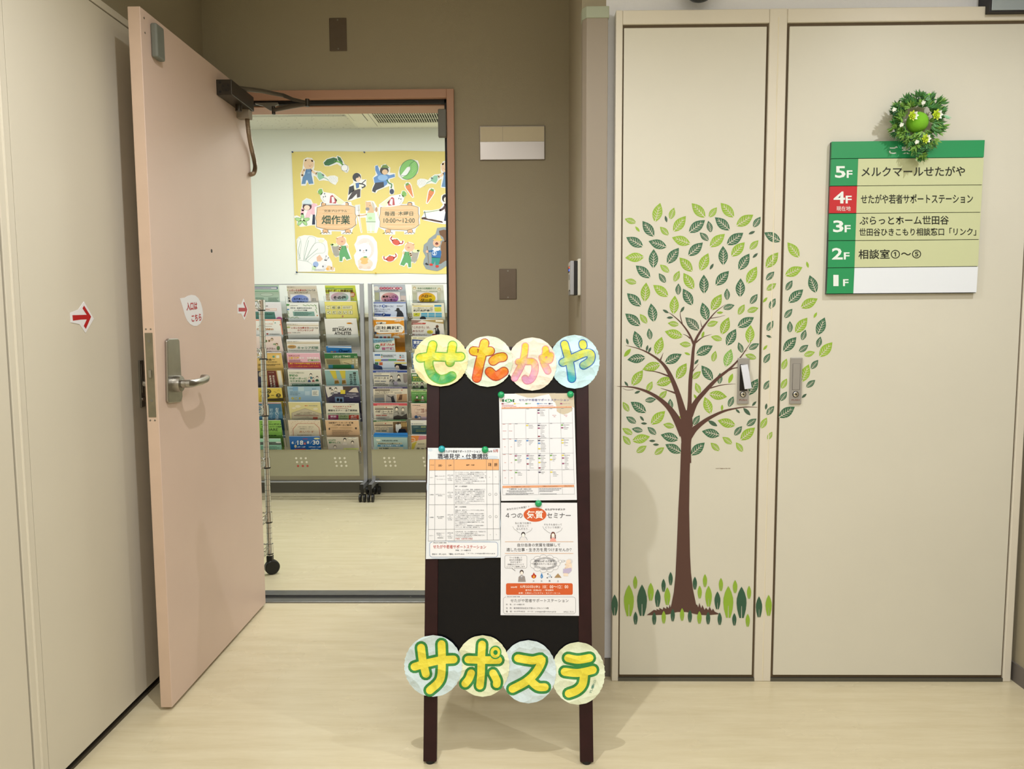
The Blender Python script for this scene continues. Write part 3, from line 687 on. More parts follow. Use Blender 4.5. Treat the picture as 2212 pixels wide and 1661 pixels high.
d = D(F1, *S3, off=-.0045); d.slab([EDG[0][:2], EDG[0][2:], EDG[6][2:], EDG[6][:2]], .0115, '#1d2a2e'); d.obj('backing', db, VINYL)
cell(0, 0, 1, DG, 'header_panel', lambda d: (d.t(532, 480, 598, 538, 'ご', '#e3ece6', 2, .02), d.t(626, 480, 698, 538, '案', '#e3ece6', 2, .02), d.t(727, 480, 797, 538, '内', '#e3ece6', 2, .02)), .008)
NUM = [('5', (119, 632, 200, 722), (208, 664, 252, 722)), ('4', (108, 826, 196, 917), (200, 858, 246, 917)), ('3', (104, 1046, 184, 1137), (192, 1082, 238, 1137)), ('2', (95, 1256, 178, 1345), (186, 1290, 230, 1345)), ('1', (106, 1462, 146, 1548), (180, 1495, 222, 1548))]
NM = [[(320, 636, 1112, 712, 'メルクマールせたがや')], [(316, 848, 1172, 920, 'せたがや若者サポートステーション')], [(306, 1014, 988, 1082, 'ぷらっとホーム世田谷'), (304, 1106, 1196, 1166, '世田谷ひきこもり相談窓口「リンク」')], [(298, 1268, 776, 1342, '相談室①～⑤')], []]
for i in range(5):
    def ex(d, i=i):
        n, a, b = NUM[i]; d.t(*a, n, '#e8f0ee', 2, .022); d.t(*b, 'F', '#e8f0ee', 2, .022)
        if i == 1: d.t(130, 938, 238, 974, '現在地', '#e8f0ee', 2, .0)
    def ex2(d, i=i):
        for x0, y0, x1, y1, s_ in NM[i]: d.t(x0, y0, x1, y1, s_, '#23271f', 2, .014, -4)
    cell(i+1, 0, .176, DR if i == 1 else DG, 'floor_number_panel', ex, .008)
    cell(i+1, .1765, 1, WH if i == 4 else DY, 'name_panel', ex2, .008)
# wreath hanging over its upper edge
WC = PY(YD-.045).at(1982, 257)
wr = thing('wreath', (WC.x, YD, WC.z-.09), 'small leafy green wreath with white and lime flowers above directory board', 'wreath')
LG = [mat('leaf_a', '#4e8a4a', .45), mat('leaf_b', '#7fae4e', .45), mat('leaf_c', '#2f5f3a', .5), mat('leaf_d', '#8fc49a', .4)]
m_ = MB(); rr_ = .066
def fleaf(m_, c, dirv, L, wd):
    dirv = dirv.normalized(); up = Vector((R()-.5, -1, R()-.5)).normalized(); s_ = dirv.cross(up).normalized()*wd; n = len(m_.v)
    u2 = s_.cross(dirv).normalized()*wd*.35
    m_.v += [c, c+dirv*L*.45+s_-u2, c+dirv*L, c+dirv*L*.45-s_-u2, c+dirv*L*.5+u2*.4]
    m_.f += [(n, n+1, n+4), (n+1, n+2, n+4), (n+2, n+3, n+4), (n+3, n, n+4)]; m_.mi += [m_.m]*4
for k in range(190):
    g = 2*math.pi*R(); rad = rr_*(.6+.5*R()); c = WC+Vector((math.cos(g)*rad, (R()-.55)*.035, math.sin(g)*rad*.92))
    if R() < .35: c += Vector((.01, 0, -.02)) if -2.2 < (g-2*math.pi if g > math.pi else g) < -.7 else Vector()
    ax = Vector((math.cos(g+R()-.5), (R()-.7)*.8, math.sin(g+R()-.5))); m_.m = random.choice((0, 0, 1, 1, 2, 3 if R() < .4 else 0))
    for j in range(6):
        dv = ax+Vector((R()-.5, R()-.5, R()-.5))*1.5; fleaf(m_, c, dv, .016+.012*R(), .0032)
for k in range(34):
    c = WC+Vector((.005+.03*(R()-.5), -.005+.02*(R()-.5), -.075-.04*R())); m_.m = random.choice((0, 1, 2))
    for j in range(4): fleaf(m_, c, Vector((R()-.5, R()-.6, R()-.7)), .018, .0034)
m_.build('foliage', LG, wr)['kind'] = 'stuff'
MB().tube([WC+Vector((math.cos(g/24*2*math.pi)*.062, .015, math.sin(g/24*2*math.pi)*.058)) for g in range(25)], .006, 8).build('ring', LG[2], wr, smooth=True)
pb = MB().lathe([(.0001, -.03)]+[(.031*math.sin(math.pi*i/12), -.03*math.cos(math.pi*i/12)) for i in range(1, 12)]+[(.0001, .03)], (WC.x+.004, YD-.037, WC.z-.008), (0, 1, 0), 28)
pb.build('plush_ball', mat('lime_plush', '#7bbf2c', .95, bump=.4, bscale=900), wr, smooth=True)
lp_ = [PY(YD-.04).at(*p) for p in ((2000, 212), (2006, 205), (2014, 206), (2016, 216), (2013, 230))]
MB().tube([Vector(p) for p in smooth_path([tuple(q) for q in lp_], 6)], .004, 8).build('lime_ribbon', mat('lime_ribbon', '#8ed33e', .6), wr, smooth=True)
YLG, WHF = mat('lime_petal', '#c3dc3a', .5), mat('white_petal', '#eef2ea', .5)
def flower(px, py, r, big):
    c = PY(YD-.068).at(px, py); m_ = MB()
    if big:
        for q in range(3):
            for k in range(8):
                g = 2*math.pi*k/8+q*.4; dv = Vector((math.cos(g), -.3-.5*q, math.sin(g))); m_.m = 1 if (k in (0, 1, 7) and q < 2) else 0
                n = len(m_.v); s_ = Vector((-math.sin(g), 0, math.cos(g)))*r*.28; e = c+dv.normalized()*r*(1-.22*q)
                m_.v += [c, c.lerp(e, .6)+s_, e, c.lerp(e, .6)-s_]; m_.f.append((n, n+1, n+2, n+3)); m_.mi.append(m_.m)
    else:
        for k in range(9):
            g = k*2.4; q = c+Vector((math.cos(g), -.2, math.sin(g)))*r*.62*math.sqrt(k/9)
            m_.lathe([(.0001, -r*.3), (r*.26, -r*.12), (r*.3, 0), (r*.22, r*.16)], q, (0, 1, 0), 7)
    m_.build('lime_flower' if big else 'white_blossom', [YLG, WHF] if big else WHF, wr)
for p in ((1972, 250, .017), (2024, 248, .018), (2000, 300, .016)): flower(*p, True)
for p in ((1931, 237, .009), (1947, 270, .009), (1994, 222, .009), (1980, 307, .009)): flower(*p, False)
# ---------------------------------------------------------------- stickers
def mk(plane, o, pts, th, name, label, cat, ink, m=None, lift=.0008, base='#e9e9ee'):
    d = D(plane, *o, off=lift); d.slab(pts, th, base); ink(d)
    return d.obj(name, None, m or PRINT, label=label, cat=cat)
mk(P, (50, 560, 7.55), [(765, 872), (900, 820), (988, 690), (1150, 970), (1015, 1202), (915, 1058), (775, 1030)], .001, 'arrow_sticker', 'white sticker with red arrow on the cream left door', 'sticker',
   lambda d: d.p([(798, 912), (1030, 905), (962, 800), (988, 755), (1103, 937), (1018, 1136), (982, 1088), (1032, 980), (930, 985), (806, 1002)], '#b5161c'))
mk(DF, (330, 560, 7.548), [(1378, 735), (1440, 738), (1478, 640), (1552, 830), (1490, 992), (1440, 884), (1384, 882)], .001, 'arrow_sticker', 'white sticker with red arrow on the open pink door', 'sticker',
   lambda d: d.p([(1395, 790), (1502, 792), (1470, 710), (1488, 690), (1538, 822), (1496, 948), (1478, 925), (1508, 850), (1396, 852)], '#b32a35'))
bub = [(441, 638), (520, 625), (570, 595), (630, 580), (690, 590), (740, 635), (780, 710), (805, 800), (818, 900), (805, 985), (770, 1050), (720, 1085), (665, 1088), (610, 1060), (560, 1000), (525, 920), (490, 790)]
mk(DF, (330, 560, 7.548), bub, .001, 'speech_bubble_sticker', 'white speech bubble sticker lettered in red on pink door', 'sticker',
   lambda d: (d.tq([(544, 702), (718, 688), (722, 826), (548, 842)], '入口は', '#b3202c', 2, .035), d.tq([(624, 908), (784, 882), (790, 1000), (630, 1022)], 'こちら', '#b3202c', 2, .035)))
# ---------------------------------------------------------------- folding board on the floor
K, Y0 = .20, 1.965
BN = Vector((0, -1, K)).normalized(); BU = Vector((0, K, 1)).normalized()
BP = Plane((0, Y0, 0), BN)
def bz(z): return Vector((0, Y0+K*z, z))
Mb = Matrix(((1, 0, 0, 0), (0, -BN.y, BU.y, Y0), (0, -BN.z, BU.z, 0), (0, 0, 0, 1)))   # local: x, depth behind the face, up the slope
sb = thing('sign_board', (-.043, Y0+.2, 0), 'dark wooden folding board covered with flyers in front of the doorway', 'sign board')
bx0, bx1, sw, hb = -.2735, .184, .036, 1.135
for a in (bx0, bx1-sw):
    MB().box(a, a+sw, 0, .018, .007, hb, Mb).build('front_leg', WOODD, sb, bevel=.002)
    MB().lathe([(.012, 0), (.012, .006), (.008, .012)], (a+sw/2, Y0+.012, .0), (0, 0, 1), 16).build('foot', CASTB, sb, smooth=True)
MB().box(bx0+sw, bx1-sw, 0, .018, hb-.036, hb, Mb).build('top_rail', WOODD, sb, bevel=.002)
MB().box(bx0+sw, bx1-sw, 0, .018, .24, .276, Mb).build('bottom_rail', WOODD, sb, bevel=.002)
MB().box(bx0+sw-.003, bx1-sw+.003, .004, .012, .274, hb-.034, Mb).build('panel', BOARDB, sb)
top = Mb @ Vector((0, .02, hb-.03)); yb = 2.56
for x in (bx0+.006, bx1-.026):
    MB().prism([(x, top.y, top.z), (x+.02, top.y, top.z), (x+.02, yb, .0), (x, yb, .0)], (0, .018, .004)).build('rear_leg', WOODD, sb)
MB().prism([(bx0+.026, yb-.09, .19), (bx1-.026, yb-.09, .19), (bx1-.026, yb-.095, .22), (bx0+.026, yb-.095, .22)], (0, .014, .002)).build('rear_rail', WOODD, sb)
for x in (bx0+.018, bx1-.018):
    MB().tube([(x, Y0+K*.5+.015, .5), (x, 2.33, .5)], .0018, 6).build('stay_chain', STEELD, sb)
def onb(px, py, off=0): return BP.at(px, py, off)
# flyers
def flyer(quad, o, name, label, ink, base='#eceef4', off=.0022, cat='flyer'):
    d = D(BP, *o, off=off); d.slab(quad, .0012, base); ink(d); return d.obj(name, None, PRINT, label=label, cat=cat)
BK = '#2f3136'
def fl1(d):
    # pale blue mottled border
    for x, y, rx, ry in ((170, 240, 28, 18), (150, 330, 10, 40), (600, 340, 60, 12), (940, 330, 70, 18), (980, 230, 30, 8), (134, 700, 9, 60), (130, 1100, 8, 80), (400, 1372, 90, 7), (800, 1372, 120, 8), (1030, 700, 7, 90), (1033, 1150, 7, 70), (300, 1580, 120, 6), (700, 1576, 150, 6)):
        d.e(x, y, rx, ry, '#cfdcea', 1, 14)
    d.p([(160, 357), (1018, 354), (1028, 1352), (145, 1366)], '#e9ebf1', 1)
    d.p([(160, 357), (1018, 354), (1018, 488), (158, 492)], '#e8b07c', 2)
    for (a, b) in (((158, 492), (1018, 488)), ((153, 665), (1020, 660)), ((150, 918), (1024, 912)), ((147, 1222), (1026, 1214)), ((145, 1366), (1028, 1352)), ((160, 357), (1018, 354))):
        d.k([a, b], 3, '#5b6068', 3, 0, 0)
    for (a, b) in (((160, 357), (145, 1366)), ((228, 357), (224, 1364)), ((364, 357), (364, 1362)), ((462, 356), (468, 1360)), ((864, 355), (874, 1356)), ((942, 355), (950, 1355)), ((1018, 354), (1028, 1352))):
        d.k([a, b], 3, '#5b6068', 3, 0, 0)
    d.t(332, 242, 792, 274, 'せたがや若者サポートステーション', '#32363d'); d.t(880, 246, 938, 270, '06年', '#32363d'); d.t(948, 234, 1006, 270, '5月', '#b3392f', 2, .02)
    d.t(262, 286, 884, 354, '職場見学・仕事講話', '#26293a', 2, .012)
    for x0, y0, x1, y1, s_ in ((172, 420, 216, 434, 'ジャンル'), (268, 418, 322, 446, '企業名・'), (396, 422, 434, 440, '日時'), (614, 418, 716, 436, '業種・内容'), (888, 400, 924, 444, '職場'), (962, 400, 998, 444, '説明')):
        d.t(x0, y0, x1, y1, s_, '#4a3526', 3, .02)
    T_ = '#6d727b'
    d.t(168, 574, 210, 588, 'セミナー', T_); d.t(230, 556, 356, 572, '東京しごとセンター', T_); d.t(248, 596, 358, 610, '「ワークスタート」', T_)
    for y, a, b_ in ((545, '5月14日', '13:30～'), (758, '5月15日', '13:00～'), (1034, '5月16日', '13:00～'), (1258, '5月22日', '13:00～')):
        d.t(382, y, 450, y+16, a, T_); d.t(404, y+21, 426, y+36, '(火)', T_); d.t(382, y+42, 450, y+56, b_, T_); d.t(390, y+62, 440, y+76, '15:00', T_)
    L1 = ['ワークスタートとは、週5日×7週間のグループ', 'ワークを中心とした就活準備プログラムです。', '今回はこのプログラムから、半日体験セミナーを', '行います。自分が大切にしたいこと（価値観）を', '知り会社・仕事選びに役立てよう。', '「何もしていない」から一歩を踏み出したい方', 'にピッタリ！！の内容です。']
    for i, s_ in enumerate(L1): d.t(478, 510+i*21.5, 478+len(s_)*17.4, 526+i*21.5, s_, T_)
    d.t(478, 682, 628, 698, '業種：ビル管理業務', '#4d525b')
    L2 = ['私たちは、ビルの清掃・警備・設備管理などにて、', '多くの人々が利用する建物を快適で安心安全な環', '境に整える仕事をしています。「お客様目線の仕', '事で、お客様第一主義に」という経営理念のもと', '「より楽しく」をモットーに、建物を利用する皆', '様に喜んでいただくことを仕事にしています。', '私たちはよく「縁の下の力持ち」と言われます。', '人の役に立ちたい、人々の安心安全を守りたいと', '思う方を求めています。']
    for i, s_ in enumerate(L2): d.t(478, 722+i*20.8, 478+len(s_)*16.4, 737+i*20.8, s_, T_)
    d.t(478, 936, 614, 952, '業種：水処理事業', '#4d525b')
    L3 = ['創業50年、都内でもトップクラスの売上を誇る', '環境インフラ企業。', '私たちの生活を支える「水環境」を支える仕事で', 'す。災害や停電にも左右されず安定を誇る！充実', 'した研修システムが整っているので安心！毎年5', '名ほどの若者を採用していますが、大半が未経験', '担当をキャリアアップしています。当日はアン', 'ケート満足度96％の講師が登壇予定です。お気', '軽にご参加下さい！', '仕事はマンション・商業施設などの給排水設備メ', 'ンテナンス！職種は技術職・事務職です。']
    for i, s_ in enumerate(L3): d.t(478, 978+i*21, 478+len(s_)*16.2, 993+i*21, s_, T_)
    for i, s_ in enumerate(['来月5月29日（水）から実施される「世田谷で働', 'こう！」のプレ説明会を実施します。', '世田谷区内の企業で正社員での就職を目指す方な', 'らどなたでも参加出来ます。']): d.t(480, 1242+i*22, 480+len(s_)*16.4, 1258+i*22, s_, T_)
    d.t(480, 1330, 694, 1346, '対象者：40歳未満の求職者', '#b3524a')
    for x0, y0, x1, y1, s_ in ((162, 786, 212, 800, '仕事講話'), (236, 782, 350, 796, '太平ビルサービス'), (266, 798, 320, 812, '株式会社'), (162, 1066, 212, 1080, '仕事講話'), (252, 1058, 338, 1072, '富士水質管理'), (266, 1076, 320, 1090, '株式会社'), (160, 1292, 212, 1306, 'セミナー'), (246, 1262, 346, 1276, '株式会社パソナ'), (248, 1282, 310, 1296, '「世田谷で'), (276, 1300, 340, 1314, '働こう！」'), (260, 1320, 332, 1334, '事前説明会')): d.t(x0, y0, x1, y1, s_, T_)
    for x, y in ((906, 790), (982, 788), (909, 1066), (985, 1064)): d.e(x, y, 16, 16, '#5b6068', 2); d.e(x, y, 12.5, 12.5, '#e9ebf1', 3)
    for x, y in ((903, 576), (980, 574), (911, 1288), (987, 1286)): d.r(x-7, y-2, x+7, y+1, '#5b6068', 2)
    d.rr(160, 1376, 1006, 1566, 34, '#5f7fb0', 1); d.rr(165, 1381, 1001, 1561, 30, '#eef0f5', 2); d.r(196, 1372, 388, 1392, '#eef0f5', 3)
    d.t(208, 1378, 370, 1394, '厚生労働省委託事業', T_, 4); d.t(206, 1412, 860, 1458, 'せたがや若者サポートステーション', '#c0413a', 4, .012, 3)
    d.t(482, 1470, 672, 1490, '対象：15～49歳の方', '#4d525b', 4); d.t(194, 1518, 592, 1538, '問合せ・申し込み：「電話」03-5779-8222', '#4d525b', 4, .012, -3); d.t(620, 1508, 972, 1528, '「メール」y-setagaya@roukyou.gr.jp', '#4d525b', 4, .012, 0)
flyer([(138, 214), (1030, 216), (1040, 1570), (115, 1588)], (900, 930, 5.728), 'seminar_flyer', 'flyer with orange-headed timetable on left half of the dark board', fl1, '#e3eaf2')
def fl2(d):
    BG = '#cabfa9'
    d.p([(275, 66), (880, 62), (760, 75), (640, 100), (540, 128), (450, 124), (380, 100), (320, 82)], BG, 1)
    d.p([(765, 66), (1125, 62), (1135, 275), (1090, 250), (1110, 280), (1095, 320), (1040, 350), (980, 368), (920, 350), (880, 320), (878, 260), (860, 200), (810, 160), (790, 110)], BG, 1)
    d.p([(60, 150), (110, 150), (104, 178), (66, 190)], BG, 1)
    d.t(336, 142, 1060, 176, 'せたがや若者サポートステーション', '#5a5f9a', 3, .01)
    d.e(190, 170, 54, 25, '#1f9a55', 2); d.r(96, 150, 126, 188, '#24553a', 2); d.p([(248, 150), (276, 150), (266, 170), (276, 190), (248, 190)], '#24553a', 2); d.t(162, 152, 220, 188, 'SA', '#f2f6f2', 4, .04)
    RB = {'r': '#8e2740', 'y': '#e0cf42', 'g': '#6aa646', 'b': '#3f87cf', 'n': '#33234f', 'm': '#93386b'}
    def blk(x, y, c): d.r(x, y, x+29, y+17, RB[c], 3)
    for x, c, t_, k in ((89, 'r', 'ボランティア', '#8e4a52'), (264, 'y', 'プログラム', '#c9b85a'), (430, 'g', '就労支援', '#5f9a50'), (597, 'b', '職場見学・仕事講話', '#3f6fb0'), (763, 'n', '相談', '#40386a'), (929, 'm', 'コミュニケーション', '#a04878')):
        blk(x, 204, c); d.t(x+32, 206, x+32+len(t_)*13, 217, t_, k, 3)
    d.g(90, 228, 320, 240, 1, '#c45a52'); d.g(92, 246, 360, 258, 1, '#c45a52'); d.g(600, 238, 930, 248, 1, '#c45a52')
    X0 = [90, 182, 266, 434, 600, 766, 932, 1100]; X1 = [104, 192, 282, 450, 620, 788, 962, 1132]
    Y = [(288, 272), (500, 488), (716, 706), (934, 920), (1166, 1158), (1372, 1360)]
    d.p([(88, 266), (1096, 252), (1097, 270), (88, 286)], '#e0a078', 2)
    def gx(i, y): t_ = (y-280)/1090; return X0[i]*(1-t_)+X1[i]*t_
    for a, b in Y: d.k([(X0[0]+(a-288)*.012, a), (gx(7, b), b)], 2.5, '#7a7f88', 2, 0, 0)
    for i in range(8):
        y0 = 288 if i not in (1, 2) else 500
        if i in (1, 2): pass
        d.k([(gx(i, y0), y0 if i < 7 else 272), (gx(i, 1370), 1368)], 2.5, '#7a7f88', 2, 0, 0)
    for i, t_ in enumerate('日月火水木金土'): xx = (X0[i]+X0[i+1])/2; d.t(xx-5, 264-i*1.6, xx+5, 274-i*1.6, t_, '#7a3f28', 3, .03)
    ent = [(4, 288, ['n', '', 'm', '', '']), (3, 506, ['y', '', '']), (4, 506, ['n', '', 'm', '', '', '', '', '', 'r', '']), (6, 500, ['g', '', 'm', '']), (2, 726, ['b', '', '', '', '']), (3, 724, ['b', '', '', '']), (4, 722, ['n', '', 'b', '', '', '', 'y', '', '']), (6, 716, ['y', '', 'y', '', '']), (2, 942, ['m', '', '', 'g', '', '']), (3, 940, ['m', '', 'b', '', '', '', 'r', '', '', '']), (4, 938, ['n', '', 'g', '', '', 'y', '', '', '', 'r', '']), (5, 936, ['g', '', '', 'y', '']), (6, 934, ['y', '', 'm', '', '', '', 'm', '', '', '', '']), (2, 1180, ['g', '', '']), (4, 1176, ['n', '']), (5, 1174, ['y', '', '', ''])]
    for c, y, L in ent:
        for j, q in enumerate(L):
            yy = y+10+j*19.6; x = gx(c, yy)+4
            if q: blk(x, yy, q); d.g(x+33, yy+2, x+33+60+R()*40, yy+14, 1, '#6b6f78')
            else: d.g(x+38, yy+3, x+60+R()*70, yy+13, 1, '#8a8e96')
    for x, y in ((850, 380), (1016, 378)): d.g(x-32, y-6, x+32, y+4, 1, '#c4625c'); d.g(x-12, y+14, x+14, y+24, 1, '#c4625c')
    for r_, y in enumerate((605, 832, 1058, 1278)):
        for x in (136+r_*3, 226+r_*4): d.g(x-(30 if r_ == 0 else 12), y-6, x+(30 if r_ == 0 else 12), y+4, 1, '#c4625c')
    n = 0
    for r_, (a, b) in enumerate(Y[:-1]):
        for c in range(7):
            if r_ == 0 and c < 3: continue
            x = gx(c, a)+12; d.g(x, a+2-c*2, x+40, a+12-c*2, 1, '#6b6f78' if c > 1 else '#c4625c')
    d.p([(102, 1390), (1130, 1376), (1130, 1408), (103, 1422)], '#e0a078', 2)
    d.k([(103, 1520), (1134, 1508)], 2.5, '#7a7f88', 2, 0, 0)
    for x in (103, 620, 962, 1132): d.k([(x, 1400), (x+2, 1514)], 2.5, '#7a7f88', 2, 0, 0)
    d.t(228, 1396, 496, 1410, 'せたがや若者サポートステーション', '#5a3320', 3); d.t(680, 1390, 900, 1404, '三茶おしごとカフェセミナー', '#5a3320', 3); d.t(990, 1386, 1096, 1400, 'HPはこちら↓', '#5a3320', 3)
    d.t(200, 1428, 516, 1446, 'PC基礎講座・Excel編（初級＆発展）', '#40444c', 3, .02)
    d.g(166, 1456, 560, 1470, 1, '#5b6068'); d.g(196, 1474, 540, 1486, 1, '#6b6f78'); d.g(150, 1492, 590, 1520, 2, '#6b6f78')
    for y in (1424, 1444, 1464): d.g(630, y, 950 if y < 1460 else 830, y+14, 1, '#5b6068')
    d.g(640, 1500, 930, 1512, 1, '#6b6f78')
flyer([(52, 72), (1128, 62), (1170, 1592), (84, 1606)], (1070, 840, 6.642), 'calendar_flyer', 'calendar flyer with small coloured blocks on upper right of the board', fl2, '#e6e8ef')
def person(d, x, y, s, hair, body, face='#f0e2d4'):
    d.p([(x-s*.95, y+s*2.1), (x-s*.7, y+s*1.15), (x, y+s*.8), (x+s*.7, y+s*1.15), (x+s*.95, y+s*2.1)], body, 2)
    d.e(x, y-s*.1, s*.62, s*.72, hair, 3, 16); d.e(x, y+s*.18, s*.45, s*.55, face, 4, 14)
def fl3(d):
    GY = '#4b4a4e'; OR = '#cf5a26'
    d.tq([(150, 172), (448, 138), (452, 162), (153, 200)], 'あなたはどの気質？？', GY, 2, .005)
    d.t(138, 236, 362, 300, '４つの', GY, 2, .006); d.t(686, 232, 1002, 302, 'セミナー', GY, 2, .006); d.t(658, 172, 928, 200, 'せたがやサポステ', '#3c3b3f', 2, .02)
    d.e(527, 256, 152, 94, OR, 1, 40); d.t(418, 202, 634, 310, '気質', '#f6f2ee', 3, .02)
    for i, s_ in enumerate(('私に合う仕事や', '生き方って', 'なんだろう…')): d.t((262, 292, 280)[i], 354+i*38, (476, 442, 460)[i], 382+i*38, s_, '#6a696d', 2, .0)
    for i, s_ in enumerate(('そもそも自分って', 'どういう気質？')): d.t((646, 664)[i], 374+i*38, (884, 866)[i], 400+i*38, s_, '#6a696d', 2, .0)
    for x in (232, 630):
        d.k([(x, 412), (x+20, 446), (x+40, 460), (x+70, 486), (x+100, 500)], 3, '#6a696d', 2); d.k([(x+258, 432), (x+244, 462), (x+212, 482), (x+176, 500)], 3, '#6a696d', 2)
    person(d, 371, 520, 44, '#3a3336', '#e4e2e4', '#f4f0ee'); d.k([(322, 594), (332, 560), (352, 548)], 3, GY, 3); d.k([(424, 594), (412, 562), (394, 548)], 3, GY, 3)
    person(d, 767, 520, 46, '#6a3f36', '#eaa79f', '#f6ebe6'); d.p([(733, 520), (744, 520), (748, 572), (730, 572)], '#6a3f36', 4); d.p([(790, 520), (802, 520), (804, 572), (788, 572)], '#6a3f36', 4)
    for y in (614, 770): d.r(128, y-2.5, 1036, y+2.5, '#d8a068', 2)
    d.t(294, 636, 864, 680, '自分自身の気質を理解して', GY, 2, .004); d.t(148, 696, 1010, 744, '適した仕事・生き方を見つけませんか？', GY, 2, .004)
    d.rr(124, 794, 421, 970, 26, '#7d7c80', 1); d.rr(128, 798, 417, 966, 22, '#e9eaf0', 2); d.p([(214, 966), (252, 966), (268, 1008)], '#7d7c80', 2); d.p([(224, 962), (248, 962), (262, 998)], '#e9eaf0', 3)
    for i, (a, b, s_) in enumerate(((188, 356, 'ワークを通して'), (188, 358, 'あなたの気質が'), (200, 342, 'わかります！'), (164, 380, '詳細はセミナーにて'), (152, 392, 'じっくりご説明します'))): d.t(a, 816+i*29.5, b, 838+i*29.5, s_, '#5b5a5e', 4, .006)
    pts = []
    for k in range(11):
        g = 2*math.pi*k/11; pts.append((660+155*math.cos(g), 906+84*math.sin(g)))
    for x, y in pts: d.e(x, y, 48, 38, '#7d7c80', 1, 18)
    for x, y in pts: d.e(x, y, 44.5, 34.5, '#e9eaf0', 2, 18)
    d.e(660, 906, 160, 88, '#e9eaf0', 2)
    for x, y, r_ in ((862, 876, 21), (898, 872, 15), (920, 868, 9)): d.e(x, y, r_, r_, '#7d7c80', 2); d.e(x, y, r_-3, r_-3, '#e9eaf0', 3)
    d.t(528, 860, 784, 888, '万物は4種の元素で', '#5b5a5e', 4, .008); d.t(514, 896, 800, 922, '構成されているのじゃ', '#5b5a5e', 4, .008); d.t(584, 946, 778, 964, 'by 古代ギリシャ哲学者', '#6a696d', 4, .004)
    # seated robed man
    d.p([(935, 900), (965, 880), (1015, 900), (1020, 980), (985, 1000), (930, 985)], '#eddccb', 3); d.e(985, 872, 42, 32, '#d8d6da', 3); d.e(972, 878, 32, 26, '#eed9c6', 4)
    d.p([(902, 975), (1010, 960), (1012, 1000), (975, 1034), (900, 1030)], '#bcb2d2', 4); d.p([(905, 1030), (965, 1032), (968, 1070), (905, 1068)], '#eddccb', 3); d.k([(930, 912), (975, 935), (925, 965)], 14, '#e8d2bd', 5)
    d.p([(510, 1022), (528, 1050), (545, 1062), (540, 1088), (512, 1104), (482, 1090), (478, 1064), (498, 1050)], '#b22a1e', 2); d.p([(512, 1056), (526, 1076), (520, 1096), (504, 1096), (498, 1078)], '#e8a82c', 3)
    d.p([(616, 1026), (632, 1066), (634, 1086), (616, 1104), (598, 1086), (600, 1066)], '#4a86c4', 2); d.e(610, 1080, 5, 10, '#a6c8e8', 3)
    for x, y in ((698, 1042), (746, 1084), (690, 1094)): d.e(x, y, 9, 7, '#3a3d44', 2)
    d.k([(700, 1076), (716, 1086), (732, 1072), (726, 1052), (712, 1058)], 4, '#7fa8cc', 2); d.k([(716, 1080), (740, 1060)], 3, '#7fa8cc', 2)
    d.p([(784, 1092), (800, 1070), (832, 1034), (862, 1070), (880, 1092)], '#a88a62', 2)
    for x, s_ in ((510, '火'), (615, '水'), (721, '風'), (832, '土')): d.t(x-13, 1124, x+13, 1148, s_, GY, 2, .0)
    person(d, 350, 1022, 42, '#4a3f3a', '#9a9494', '#efe6df'); d.p([(302, 1146), (310, 1080), (345, 1060), (392, 1074), (404, 1146)], '#948e8e', 3); d.p([(338, 1072), (360, 1066), (352, 1110)], '#e9eaf0', 4); d.p([(346, 1078), (354, 1078), (352, 1112)], '#3f4f74', 5)
    d.rr(142, 1166, 1028, 1320, 22, OR, 1)
    d.t(204, 1204, 292, 1230, '2024年', '#fbeee4', 3, .012); d.t(330, 1192, 592, 1234, '5月22日(水)', '#fbeee4', 3, .012); d.t(632, 1192, 968, 1234, '10：00～12：00', '#fbeee4', 3, .012)
    d.t(400, 1246, 774, 1270, '要予約（定員6名）／参加無料', '#fbeee4', 3, .01); d.t(308, 1284, 862, 1308, '会場：三茶おしごとカフェ・セミナールーム', '#fbeee4', 3, .01)
    d.rr(106, 1348, 1068, 1574, 34, '#7d7c80', 1); d.rr(110, 1352, 1064, 1570, 30, '#e9eaf0', 2); d.r(144, 1340, 344, 1360, '#e9eaf0', 3)
    d.t(158, 1338, 328, 1352, '厚生労働省委託事業', '#6a696d', 4, .01)
    d.t(202, 1372, 972, 1418, 'せたがや若者サポートステーション', '#5b5a5e', 4, .0)
    d.t(142, 1436, 388, 1458, '対　象：15～49歳の方', '#6a696d', 4, .005); d.t(142, 1484, 708, 1508, '住　所：東京都世田谷区太子堂4-3-1 STKハイツ4階', '#6a696d', 4, .005); d.t(142, 1528, 806, 1554, '電　話：03-5779-8222　メール：y-setagaya@roukyou.gr.jp', '#6a696d', 4, .005); d.t(906, 1534, 1040, 1556, 'HPはこちら', '#6a696d', 4, .0)
flyer([(76, 96), (1086, 98), (1112, 1598), (70, 1590)], (1070, 1070, 6.153), 'seminar_flyer', 'flyer with orange oval and orange date bar on lower right of board', fl3, '#e7e9f0')
# push magnets
MG, MT = mat('green_magnet', '#0fa062', .3, coat=.3), mat('teal_magnet', '#1aa3ae', .3, coat=.3)
for px, py, m_, lb in ((1082.5, 853, MG, 'green magnet on upper left corner of the calendar flyer'), (1232, 852, MG, 'green magnet on upper right corner of the calendar flyer'), (954.5, 970, MT, 'teal magnet on top left of the timetable flyer'), (1048, 971.5, MG, 'green magnet on top right of the timetable flyer'), (1163, 1087.5, MG, 'green magnet at top middle of the orange oval flyer')):
    c = onb(px, py, .0022); r_ = .0093
    t = thing('magnet', c, lb, 'magnet', 'round push magnets on the dark board')
    MB().lathe([(r_, 0), (r_*1.02, .002), (r_*.98, .0045), (r_*.8, .0072), (r_*.45, .0088), (r_*.01, .0092)], c, BN, 28).build('cap', m_, t, smooth=True)
